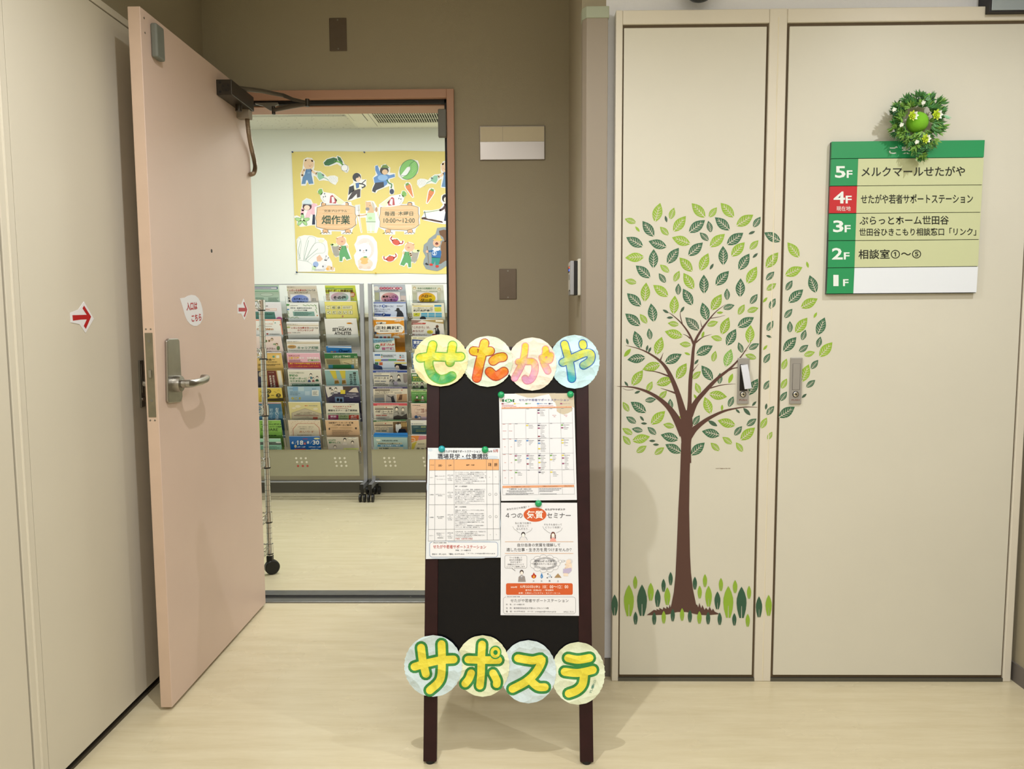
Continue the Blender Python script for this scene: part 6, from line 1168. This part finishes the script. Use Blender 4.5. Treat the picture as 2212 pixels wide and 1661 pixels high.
broc(5, 7, ZF, Q(808, 715, 1430, 1035, 20), '#e0c4b4', 'peach flyer with outlined red title', lines(('g', 840, 740, 1020, 756, 1, '#6a5a54'), ('e', 1010, 846, 130, 76, '#c09a90'), ('e', 1010, 846, 126, 72, '#e3cabb', 3), ('t', 908, 806, 1240, 892, '就職相談', '#b0605a'), ('e', 908, 964, 32, 28, '#3a5a8a'), ('e', 972, 980, 32, 36, '#55708f'), ('e', 972, 988, 24, 26, '#e8d0c4', 3), ('r', 1010, 965, 1300, 1035, '#c8b0c0')), 1)
broc(5, 8, ZF, Q(798, 1040, 1430, 1300, 24), '#e2e2e0', 'white flyer with dark teal block', lines(('e', 834, 1096, 9, 9, '#3a4a8a'), ('g', 855, 1088, 1080, 1106, 1), ('p', [(818, 1122), (1430, 1122), (1440, 1290), (830, 1285)], '#2f5560'), ('g', 860, 1140, 980, 1175, 1, '#6a8a90'), ('g', 1000, 1135, 1120, 1175, 2, '#a8b87a'), ('g', 905, 1205, 1100, 1225, 1, '#8a9a6a'), ('g', 905, 1232, 1100, 1250, 1, '#a8b050')), 2)
broc(5, 9, ZF, Q(815, 1320, 1440, 1592, 10), '#dcd2b8', 'cream flyer with orange pink and yellow shapes', lines(('p', [(815, 1320), (970, 1318), (940, 1410), (818, 1445)], '#d8843c'), ('p', [(970, 1318), (1180, 1325), (1180, 1370), (945, 1408)], '#c87a90'), ('p', [(818, 1590), (830, 1470), (925, 1425), (860, 1590)], '#d0c050'), ('k', [(818, 1365), (870, 1370), (885, 1395), (880, 1418), (820, 1412)], 8, '#ece6d8'), ('b', 912, 1540, 1240, 1592, 'キャリア', '#3a3632'), ('g', 940, 1466, 1080, 1484, 1, '#4a4642')), 2)
# ---------------------------------------------------------------- yellow poster on the far wall
PB = PY(YB-.002)
P4 = (620, 310, 5.537); P5 = (800, 310, 5.535)
ps = thing('poster', PB.at(820, 593), 'large yellow poster with paper cutouts on the far wall of the room', 'poster')
d = D(PB, off=.0015)
d.slab([(630, 328), (700, 326.5), (790, 327.5), (870, 325.5), (940, 327), (1010, 327), (1012, 590), (940, 592), (880, 590), (812, 591), (720, 590), (641, 588)], .001, '#dccb7a')
d.obj('sheet', ps)
def cut(o, outline, ink, name='cutout', base='#e9e9ea', off=.003):
    d = D(PB, *o, off=off, dl=.0003); d.slab(outline, .0008, base); ink(d); d.obj(name, ps)
SK = '#e4c4a4'
def farmer_pig(d):
    d.e(262, 248, 62, 66, SK, 1); d.e(222, 200, 12, 10, SK, 1); d.e(304, 206, 13, 13, '#dcb896', 1); d.e(276, 272, 11, 7, '#d89a8a', 2); d.k([(284, 255), (298, 262)], 2.5, '#8a6a5a', 2); d.k([(262, 258), (268, 262)], 2.5, '#8a6a5a', 2)
    d.k([(212, 315), (190, 340), (184, 385)], 28, SK, 1); d.k([(290, 320), (320, 345), (355, 362)], 26, SK, 1)
    d.p([(226, 310), (290, 305), (296, 380), (318, 480), (262, 486), (248, 440), (232, 440), (222, 484), (176, 486), (190, 400), (214, 370)], '#5f88b4', 2); d.k([(236, 310), (232, 345)], 9, '#4f78a8', 3); d.k([(284, 306), (290, 340)], 9, '#4f78a8', 3); d.p([(246, 344), (276, 342), (278, 358), (248, 360)], '#7fa4c8', 3)
    d.p([(362, 348), (400, 345), (448, 382), (440, 412), (388, 438), (366, 400)], '#8ac0a4', 2); d.e(432, 378, 16, 9, '#5a6a70', 3, 16, 30); d.k([(440, 408), (470, 420), (498, 440)], 7, '#7ab094', 2); d.k([(352, 385), (346, 355), (372, 342)], 4, '#8a9a8a', 2)
    for i in range(22): d.k([(520+(i % 5)*20-((i//5) % 2)*8, 398+(i//5)*18), (518+(i % 5)*20-((i//5) % 2)*8, 408+(i//5)*18)], 2.5, '#7a92a4', 2, 0, 0)
FP = [(200, 190), (240, 168), (300, 175), (330, 215), (328, 290), (318, 318), (360, 330), (400, 332), (455, 372), (480, 400), (520, 385), (570, 382), (610, 400), (612, 450), (580, 498), (540, 480), (500, 450), (440, 440), (385, 448), (350, 400), (318, 385), (328, 490), (268, 498), (244, 460), (226, 505), (170, 505), (160, 360), (186, 305)]
cut(P4, FP, farmer_pig)
def turnip(d):
    d.p([(440, 232), (480, 190), (560, 168), (600, 182), (608, 215), (560, 240), (500, 266), (455, 262)], '#2f6a3c', 1); d.p([(602, 150), (640, 170), (672, 230), (650, 232), (612, 200)], '#2f6a3c', 1)
    d.k([(580, 215), (630, 225), (672, 262)], 16, '#6ab04a', 2); d.k([(640, 215), (680, 262)], 8, '#4a9a3c', 2); d.e(690, 292, 42, 42, '#4a5a6a', 2); d.e(690, 292, 38, 38, '#f0f0f2', 3); d.k([(712, 326), (722, 346)], 5, '#8a8a90', 2)
    d.k([(460, 235), (560, 205)], 4, '#245530', 2)
cut(P4, [(432, 225), (470, 185), (545, 160), (590, 165), (600, 142), (640, 158), (680, 220), (690, 246), (735, 270), (745, 310), (725, 352), (700, 348), (650, 315), (645, 275), (600, 245), (520, 272), (450, 272)], turnip)
def kid_dark(d):
    d.e(835, 405, 50, 52, '#262a34', 1); d.e(852, 425, 28, 34, '#e8cdb4', 2); d.p([(800, 380), (850, 372), (862, 405), (830, 415), (812, 450)], '#262a34', 3)
    d.p([(790, 480), (830, 470), (880, 480), (870, 545), (800, 550)], '#e6e4c8', 1); d.p([(820, 475), (865, 470), (862, 535), (830, 540)], '#3a68a8', 2)
    d.p([(745, 520), (800, 500), (806, 560), (735, 620)], '#24262e', 2); d.p([(800, 548), (880, 545), (876, 640), (838, 650), (836, 600), (780, 660), (728, 680), (740, 650), (770, 600)], '#453c40', 2)
    d.k([(870, 480), (915, 490), (935, 510), (900, 530)], 14, '#24262e', 3); d.k([(900, 475), (940, 440)], 9, '#3a2a24', 3); d.k([(810, 555), (860, 535), (895, 510)], 12, '#e6e4c8', 3)
cut(P4, [(785, 400), (800, 365), (850, 350), (885, 370), (895, 430), (950, 430), (950, 510), (905, 540), (885, 560), (882, 650), (835, 660), (770, 685), (720, 682), (735, 560), (750, 505), (795, 470)], kid_dark)
def radish(d):
    d.p([(370, 575), (392, 545), (420, 545), (432, 590), (408, 622), (378, 600)], '#7ab05a', 1); d.p([(408, 600), (450, 582), (560, 610), (690, 715), (640, 735), (540, 722), (450, 705), (420, 660)], '#ececee', 1)
    d.p([(520, 630), (545, 615), (600, 680), (585, 720), (510, 712)], '#b8505a', 2); d.p([(535, 640), (560, 640), (575, 700), (540, 715)], '#f2efef', 3); d.p([(560, 612), (690, 706), (640, 735), (600, 716)], '#dfe4c4', 2)
    for x, y in ((452, 602), (438, 640), (462, 634)): d.e(x, y, 7, 9, '#6a6a7a', 3, 12)
    d.k([(430, 655), (445, 690), (460, 690)], 3, '#9a9aa4', 3)
cut(P4, [(362, 580), (385, 540), (425, 538), (440, 580), (560, 600), (700, 705), (700, 738), (540, 732), (440, 712), (405, 660), (398, 622)], radish, off=.0048)
WOODC = '#e2bd94'
def sign(d, x0, x1, posts, feet):
    y0, y1 = 740, 1035; w = x1-x0
    out = [(x0+18, y0+28), (x0+w*.25, y0), (x1-w*.2, y0), (x1-14, y0+24), (x1-14, y0+100), (x1, y0+130), (x1-12, y0+170), (x1-4, y0+230), (x1-50, y1-28), (x1-w*.3, y1), (x0+w*.3, y1-6), (x0+10, y1-38), (x0+12, y0+190), (x0, y0+150), (x0+12, y0+110)]
    for x in posts: d.p([(x-28, y0+6), (x-26, 712), (x-12, 702), (x+18, 702), (x+30, 716), (x+30, y0+6)], '#2a2a2a', 1); d.p([(x-22, y0+6), (x-20, 716), (x-8, 710), (x+14, 710), (x+24, 720), (x+24, y0+6)], '#dcae84', 2)
    for x in feet:
        d.p([(x-28, y1-10), (x+28, y1-10), (x+30, y1+34), (x-26, y1+34)], '#dcae84', 1)
        d.k([(x-30, y1), (x-28, y1+26), (x-60, y1+42)], 6, '#2a2a2a', 2, 0); d.k([(x+30, y1), (x+32, y1+26), (x+56, y1+38)], 6, '#2a2a2a', 2, 0); d.k([(x-22, y1+42), (x, y1+24), (x+20, y1+40)], 6, '#2a2a2a', 2, 0)
    d.p([(q[0]+(q[0]-(x0+x1)/2)*.018, q[1]+(q[1]-888)*.028) for q in out], '#2a2a2a', 3); d.p(out, WOODC, 4)
    for i in range(12): y = y0+30+i*22; d.k([(x0+30+(i*47) % 90, y), (x0+w*.5, y+4+(i % 3)*3), (x1-40-(i*31) % 90, y)], 3.5, '#cf9f74' if i % 2 else '#eed3b2', 5, 1, 0)
def sg(x0, x1): return [(x0-14, 760), (x0+50, 735), (x0+60, 700), (x0+130, 696), (x0+150, 724), (x1-150, 724), (x1-130, 694), (x1-60, 698), (x1-50, 738), (x1+6, 762), (x1+12, 960), (x1-40, 1020), (x1-50, 1070), (x1-70, 1088), (x1-180, 1086), (x1-180, 1052), (x0+190, 1050), (x0+190, 1090), (x0+70, 1090), (x0+60, 1040), (x0-4, 1004)]
cut(P4, sg(345, 828), lambda d: (sign(d, 345, 828, (438, 708), (460, 728)), d.t(446, 792, 720, 822, '交流プログラム', '#26392f', 6, .004), d.t(416, 858, 756, 966, '畑作業', '#1f4a3a', 6, .014)), 'sign_cutout')
cut(P5, sg(108, 585), lambda d: (sign(d, 108, 585, (472,), (212, 474)), d.t(172, 812, 296, 866, '毎週', '#26493c', 6, .008), d.t(334, 812, 512, 864, '木曜日', '#26493c', 6, .008), d.t(160, 894, 532, 950, '10:00～12:00', '#26493c', 6, .006)), 'sign_cutout')
def picker(d):
    d.p([(275, 740), (320, 712), (368, 735), (372, 810), (335, 865), (296, 850), (262, 800)], '#e6b8c8', 1); d.p([(262, 770), (300, 790), (275, 880), (240, 930), (212, 905), (228, 850)], '#ecc2d0', 2); d.k([(190, 790), (182, 850)], 36, '#e6b8c8', 1)
    d.e(242, 755, 54, 44, '#4a2a30', 2); d.e(240, 768, 36, 30, '#efd4c4', 3); d.p([(188, 722), (200, 690), (240, 665), (280, 680), (300, 728)], '#cfe0ea', 4); d.k([(190, 728), (296, 736)], 6, '#7a8a98', 5)
    d.p([(310, 850), (336, 850), (338, 970), (300, 970)], '#24304a', 2)
    for a in range(5):
        g = a*1.25-2.8; d.e(185+48*math.cos(g), 920+30*math.sin(g), 44, 22, '#6aa466', 3, 16, math.degrees(g)); d.e(185+48*math.cos(g), 920+30*math.sin(g), 39, 17, '#a8d094', 4, 16, math.degrees(g))
    d.e(184, 908, 12, 16, '#e8efd8', 5)
cut(P4, [(80, 870), (120, 860), (160, 880), (165, 800), (180, 740), (180, 690), (235, 652), (290, 670), (310, 715), (360, 720), (350, 980), (290, 980), (230, 990), (160, 998), (120, 970), (115, 920)], picker, off=.0022)
def horse(d):
    d.k([(855, 750), (870, 900), (892, 1060)], 5, '#c8a878', 1, 0)
    for x in (822, 838, 854, 868): d.k([(x, 736), (x+1, 800)], 4, '#b8c4cc', 1, 0)
    d.k([(822, 802), (868, 800)], 5, '#b8c4cc', 1, 0)
    d.p([(940, 690), (960, 700), (1000, 696), (1016, 740), (1040, 800), (1040, 830), (960, 830), (972, 800), (946, 800), (944, 770)], '#d8b490', 2); d.e(964, 784, 24, 20, '#8a8a90', 3); d.e(994, 742, 4, 5, '#333', 4, 10)
    d.p([(1012, 690), (1040, 720), (1060, 800), (1040, 810), (1020, 740)], '#c4beb4', 3)
    d.p([(956, 830), (1052, 830), (1060, 940), (950, 940)], '#c4e0c0', 2); d.p([(950, 935), (1060, 935), (1050, 1050), (1012, 1050), (1004, 960), (996, 1050), (962, 1050)], '#d4e8d4', 2); d.e(995, 893, 24, 16, '#a8d094', 3)
    d.k([(955, 850), (900, 862), (850, 862)], 16, '#d8b490', 1); d.e(980, 1056, 20, 8, '#d8d890', 3); d.e(1028, 1056, 20, 8, '#d8d890', 3); d.e(1070, 790, 14, 30, '#b8906c', 1)
cut(P4, [(812, 735), (875, 730), (874, 840), (944, 838), (938, 690), (990, 684), (1040, 690), (1090, 780), (1085, 850), (1110, 960), (1075, 1070), (960, 1070), (940, 885), (878, 888), (902, 1068), (884, 1070)], horse, off=.0022)
def cabbage_kids(d):
    G = '#a8b8b0'
    d.k([(130, 1140), (150, 1125), (170, 1200), (150, 1380)], 4, G); d.k([(200, 1400), (215, 1250), (260, 1120), (330, 1125), (340, 1180), (290, 1260), (230, 1400)], 4, G); d.k([(215, 1400), (330, 1200), (440, 1205), (450, 1300), (350, 1320), (250, 1400)], 4, G)
    d.k([(130, 1150), (120, 1250), (145, 1385)], 4, G); d.k([(205, 1390), (235, 1260), (260, 1160)], 5, '#8aa89a'); d.k([(160, 1380), (140, 1280), (160, 1170)], 5, '#8aa89a'); d.k([(220, 1390), (300, 1320), (370, 1260)], 5, '#8aa89a')
    d.k([(130, 1390), (180, 1400), (260, 1410)], 4, G); d.k([(240, 1410), (300, 1450), (300, 1530)], 3, G)
    d.e(412, 1165, 28, 24, '#e8e6c8', 2); d.k([(370, 1150), (390, 1175)], 3, '#c8c488'); d.k([(455, 1145), (436, 1175)], 3, '#c8c488')
    d.p([(355, 1360), (392, 1330), (430, 1382), (400, 1410), (360, 1410)], '#e0b8a0', 2); d.e(345, 1445, 34, 34, '#9ab0dc', 2); d.e(325, 1490, 26, 26, '#c4dcb4', 2)
    d.e(450, 1420, 36, 30, '#e4e4e8', 2); d.k([(455, 1395), (470, 1345)], 14, '#c8c8d0', 2); d.k([(470, 1398), (500, 1365)], 14, '#c8c8d0', 2); d.e(448, 1470, 34, 26, '#dcdce2', 3); d.e(432, 1470, 8, 10, '#5a5a60', 4)
    d.e(500, 1490, 36, 30, '#e8c498', 2); d.e(545, 1495, 20, 26, '#dcc0a4', 2); d.e(485, 1500, 16, 18, '#eab060', 3); d.g(330, 1500, 470, 1525, 2, '#a8a8b4', 3)
cut(P4, [(115, 1150), (140, 1115), (210, 1095), (300, 1100), (370, 1125), (440, 1130), (480, 1170), (495, 1270), (490, 1330), (540, 1420), (545, 1470), (575, 1490), (575, 1530), (130, 1535)], cabbage_kids)
def basket(d):
    d.p([(530, 1220), (620, 1215), (630, 1340), (585, 1355), (560, 1330)], '#a8a49c', 1)
    for i in range(6): d.k([(536+i*4, 1240+i*18), (626, 1236+i*18)], 2.5, '#77736c', 2, 0, 0)
    d.e(575, 1215, 38, 18, '#d4e0b4', 2); d.e(540, 1210, 18, 10, '#6a9a4c', 2)
    d.e(648, 1168, 58, 54, '#dcb494', 2); d.e(600, 1138, 12, 10, '#c89a7a', 3); d.e(668, 1115, 12, 9, '#c89a7a', 3); d.e(660, 1172, 16, 12, '#d89a88', 3); d.e(655, 1172, 2.5, 4, '#7a4a40', 4, 8); d.e(666, 1172, 2.5, 4, '#7a4a40', 4, 8)
    d.k([(640, 1240), (628, 1270)], 26, '#e2c0a2', 4); d.e(720, 1235, 14, 20, '#e2c0a2', 2)
    d.p([(640, 1225), (705, 1222), (725, 1290), (762, 1376), (715, 1390), (690, 1352), (668, 1360), (662, 1408), (630, 1405), (628, 1320)], '#5f9f6a', 3); d.k([(655, 1228), (660, 1262)], 8, '#4a8a58', 4); d.k([(700, 1226), (706, 1256)], 8, '#4a8a58', 4)
BK_ = [(520, 1210), (560, 1195), (590, 1200), (588, 1140), (600, 1120), (660, 1102), (705, 1130), (712, 1180), (738, 1220), (735, 1260), (775, 1380), (715, 1402), (685, 1370), (665, 1420), (625, 1415), (622, 1350), (580, 1362), (545, 1300)]
cut(P4, BK_, basket)
def basket_m(d):
    class Q_:
        def t(s, q): return (595-(q[0]-520)*.98, q[1]+72, *q[2:])
        def p(s, pts, *a): d.p([s.t(q) for q in pts], *a)
        def k(s, pts, *a): d.k([s.t(q) for q in pts], *a)
        def e(s, x, y, *a): x, y = s.t((x, y)); d.e(x, y, *a)
    basket(Q_())
cut(P5, [(595-(q[0]-520)*.98, q[1]+72) for q in BK_], basket_m)
def pig_m(d):
    class Q_:
        def t(s, q): return (1170-q[0], q[1]+38, *q[2:])
        def p(s, pts, *a): d.p([s.t(q) for q in pts], *a)
        def k(s, pts, *a): d.k([s.t(q) for q in pts], *a)
        def e(s, x, y, *a): x, y = s.t((x, y)); d.e(x, y, *a)
    farmer_pig(Q_())
cut(P5, [(1170-q[0], q[1]+38) for q in FP], pig_m)
def rad_m(d):
    class Q_:
        def t(s, q): return (805-q[0], q[1]+25, *q[2:])
        def p(s, pts, *a): d.p([s.t(q) for q in pts], *a)
        def k(s, pts, *a): d.k([s.t(q) for q in pts], *a)
        def e(s, x, y, *a): x, y = s.t((x, y)); d.e(x, y, *a)
    radish(Q_())
cut(P5, [(805-q[0], q[1]+25) for q in [(362, 580), (385, 540), (425, 538), (440, 580), (560, 600), (700, 705), (700, 738), (540, 732), (440, 712), (405, 660), (398, 622)]], rad_m, off=.0048)
def hedge(d):
    for i in range(46):
        g = -2.6+i*.085; x, y = 935+110*math.cos(g), 1260+130*math.sin(g); d.k([(x, y), (935+75*math.cos(g), 1260+92*math.sin(g)+20)], 2.5, '#d0a898', 1, 0, 0)
    d.e(920, 1265, 84, 70, '#ecebee', 2); d.e(850, 1200, 18, 18, '#e4dcdc', 2); d.e(968, 1190, 18, 16, '#e4dcdc', 2)
    for x in (875, 950): d.e(x, 1278, 11, 12, '#6f7f90', 3); d.e(x+3, 1276, 4, 5, '#2a3038', 4, 10)
    d.e(918, 1284, 7, 5, '#b06a5a', 3, 10); d.k([(905, 1300), (920, 1308), (935, 1300)], 3, '#8a6a5a', 3)
    d.e(940, 1440, 88, 62, '#e4cfc0', 2); d.e(925, 1400, 56, 44, '#e8b878', 4); d.e(938, 1358, 24, 9, '#5a9a5e', 5); d.e(870, 1410, 22, 20, '#e8d4c4', 5); d.e(985, 1405, 20, 20, '#e8d4c4', 5); d.e(880, 1480, 24, 18, '#ddc4b4', 3); d.e(980, 1485, 24, 16, '#ddc4b4', 3)
cut(P4, [(845, 1110), (900, 1095), (970, 1095), (1030, 1115), (1075, 1180), (1085, 1300), (1082, 1400), (1060, 1490), (1020, 1522), (930, 1522), (860, 1510), (820, 1440), (800, 1340), (830, 1290), (805, 1210), (828, 1170)], hedge)
def kid_water(d):
    d.p([(60, 270), (90, 262), (110, 330), (150, 350), (230, 380), (290, 365), (295, 400), (220, 420), (200, 490), (160, 520), (110, 510), (50, 470), (40, 410), (90, 380), (60, 320)], '#5a8ac8', 1)
    d.e(168, 325, 52, 48, '#33302e', 2); d.e(175, 342, 34, 32, '#e0bf9c', 3); d.p([(130, 290), (150, 258), (195, 254), (228, 296)], '#6a8a44', 4)
    d.k([(200, 440), (225, 475), (255, 490), (250, 530)], 16, '#5a8a54', 2); d.p([(60, 470), (160, 460), (165, 520), (70, 560), (60, 588), (22, 570), (28, 540)], '#2c3040', 2); d.e(258, 575, 26, 32, '#2f3c5c', 3)
    d.e(150, 410, 60, 36, '#8ab4e4', 3)
cut(P5, [(50, 270), (80, 255), (125, 300), (130, 262), (180, 244), (240, 290), (235, 350), (300, 355), (300, 405), (230, 430), (240, 470), (275, 475), (290, 560), (280, 612), (230, 610), (228, 510), (170, 530), (90, 565), (70, 595), (20, 585), (18, 540), (45, 480), (30, 410), (65, 370)], kid_water)
def cabbage(d):
    d.e(462, 312, 104, 128, '#3a6a44', 1, 30, 35); d.e(462, 312, 98, 122, '#7fc06a', 2, 30, 35); d.p([(362, 385), (440, 285), (478, 275), (480, 310), (440, 370), (385, 405)], '#e9eef0', 4)
    d.k([(480, 300), (470, 270), (490, 235), (525, 215)], 4, '#3a6a44', 4); d.k([(370, 385), (440, 380), (480, 310)], 4, '#3a6a44', 5)
    for i in range(5): d.k([(500, 350-i*24), (545, 300-i*22)], 4, '#a8dc94', 4)
    d.k([(350, 385), (385, 418)], 10, '#dfe8dc', 5)
cut(P5, [(333, 350), (350, 280), (420, 210), (500, 190), (570, 205), (588, 260), (570, 350), (500, 420), (430, 438), (380, 435), (335, 395)], cabbage)
def carrot(x, y, rot):
    g = math.radians(rot); T_ = lambda a, b: (x+a*math.cos(g)-b*math.sin(g), y+a*math.sin(g)+b*math.cos(g))
    cut(P5, [T_(*q) for q in ((-38, -85), (0, -108), (38, -85), (44, -50), (12, 98), (-12, 98), (-44, -50))], lambda d: (d.p([T_(*q) for q in ((-28, -72), (28, -72), (32, -45), (4, 86), (-4, 86), (-32, -45))], '#d9824e', 1), d.p([T_(*q) for q in ((-18, -92), (18, -92), (24, -66), (-24, -66))], '#6a9a4c', 2), d.k([T_(-24, -20), T_(0, -14)], 3, '#a85a34', 2, 0), d.k([T_(4, -8), T_(22, -12)], 3, '#a85a34', 2, 0)))
carrot(474, 560, -24); carrot(711, 630, 22)
def crab(x, y, rot):
    g = math.radians(rot); T_ = lambda a, b: (x+a*math.cos(g)-b*math.sin(g), y+a*math.sin(g)+b*math.cos(g))
    cut(P5, [T_(*q) for q in ((-95, -30), (-80, -55), (-50, -30), (0, -50), (50, -30), (80, -58), (98, -30), (85, 5), (50, 30), (0, 45), (-50, 30), (-85, 5))], lambda d: (d.e(*T_(0, 2), 50, 34, '#cc5a4a', 1, 20, rot), d.k([T_(-45, 0), T_(-72, -12), T_(-70, -38)], 14, '#c0503f', 1), d.k([T_(45, 0), T_(74, -12), T_(72, -40)], 14, '#c0503f', 1), d.p([T_(-14, -38), T_(14, -38), T_(6, -26), T_(-8, -26)], '#5a8a3c', 2)))
crab(308, 1178, 22); crab(240, 1376, -12)
def hoe(d):
    d.k([(650, 815), (664, 885)], 10, '#5a6a74', 2, 0); d.k([(640, 828), (740, 812), (840, 795)], 8, '#8aa070', 1, 0); d.p([(612, 886), (650, 880), (690, 900), (740, 905), (800, 918), (860, 930), (870, 950), (780, 935), (690, 915), (615, 905)], '#4a2c28', 2)
    d.e(892, 655, 34, 46, '#1f1a1c', 2); d.e(905, 672, 26, 32, '#efd8c8', 3); d.k([(905, 735), (870, 780), (835, 798)], 26, '#4a3038', 2); d.p([(900, 810), (950, 800), (950, 930), (880, 925)], '#26304c', 2)
    d.p([(880, 720), (950, 710), (950, 820), (895, 820)], '#5a3a40', 1)
cut(P5, [(606, 890), (640, 840), (632, 800), (668, 800), (740, 800), (830, 780), (870, 730), (842, 690), (850, 620), (900, 596), (960, 600), (960, 965), (870, 965), (760, 945), (640, 918)], hoe)
def farmer_hat(d):
    d.p([(820, 1045), (880, 1030), (940, 1040), (940, 1150), (890, 1180), (870, 1120), (830, 1090)], '#6a4a34', 1); d.p([(860, 1170), (940, 1160), (940, 1420), (900, 1400), (840, 1440), (812, 1440), (850, 1330), (840, 1230)], '#7a5a40', 1)
    d.p([(745, 1150), (785, 1135), (800, 1098), (835, 1100), (845, 1140), (868, 1150), (840, 1165), (770, 1160)], '#dcb860', 4); d.e(795, 1190, 46, 46, '#e2ad90', 3); d.e(795, 1198, 18, 16, '#3a2420', 4); d.e(795, 1203, 10, 6, '#c85a50', 5)
    d.p([(740, 1265), (765, 1240), (790, 1250), (815, 1240), (840, 1262), (815, 1282), (765, 1285)], '#dfe8f0', 5); d.p([(730, 1275), (800, 1262), (850, 1290), (840, 1370), (735, 1365)], '#2a68a8', 4); d.k([(735, 1285), (690, 1290)], 20, '#2a68a8', 3); d.e(680, 1292, 16, 16, '#e2ad90', 4)
    d.e(768, 1312, 28, 28, '#e6ecf2', 5); d.e(768, 1312, 24, 24, '#2a68a8', 6); d.t(756, 1292, 780, 1332, 'S', '#e6ecf2', 7, .02); d.p([(735, 1360), (840, 1368), (815, 1455), (780, 1455), (775, 1400), (760, 1440), (732, 1440)], '#2f8a84', 4)
    d.e(728, 1448, 20, 14, '#c83a30', 5); d.e(800, 1468, 20, 16, '#c83a30', 5); d.k([(680, 1230), (700, 1450)], 7, '#7a6a54', 3, 0); d.p([(650, 1440), (672, 1425), (700, 1450), (680, 1455)], '#22262c', 4)
cut(P5, [(800, 1010), (870, 1000), (960, 1000), (960, 1460), (900, 1470), (850, 1505), (800, 1525), (730, 1515), (665, 1500), (632, 1440), (640, 1390), (660, 1350), (630, 1290), (640, 1210), (680, 1180), (700, 1140), (780, 1080)], farmer_hat, base='#8a949a')
# blue push pins
NAVY = mat('navy_pin', '#28406a', .35)
for (px, py), lb in zip(((632.5, 329), (787.5, 329.5), (641.5, 588), (812, 590)), ('blue push pin in upper left corner of the yellow poster', 'blue push pin in top edge of the yellow poster', 'blue push pin in lower left corner of the yellow poster', 'yellow push pin in bottom edge of the yellow poster')):
    c = PB.at(px, py); o = MB().lathe([(.0055, -.003), (.0055, 0), (.0028, .003), (.003, .010), (.005, .013), (.0045, .015)], c, (0, -1, 0), 12).build('push_pin', NAVY if 'blue' in lb else mat('yellow_pin', '#c9a52c', .35), smooth=True)
    tag(o, lb, 'push pin', 'push pins of the poster')
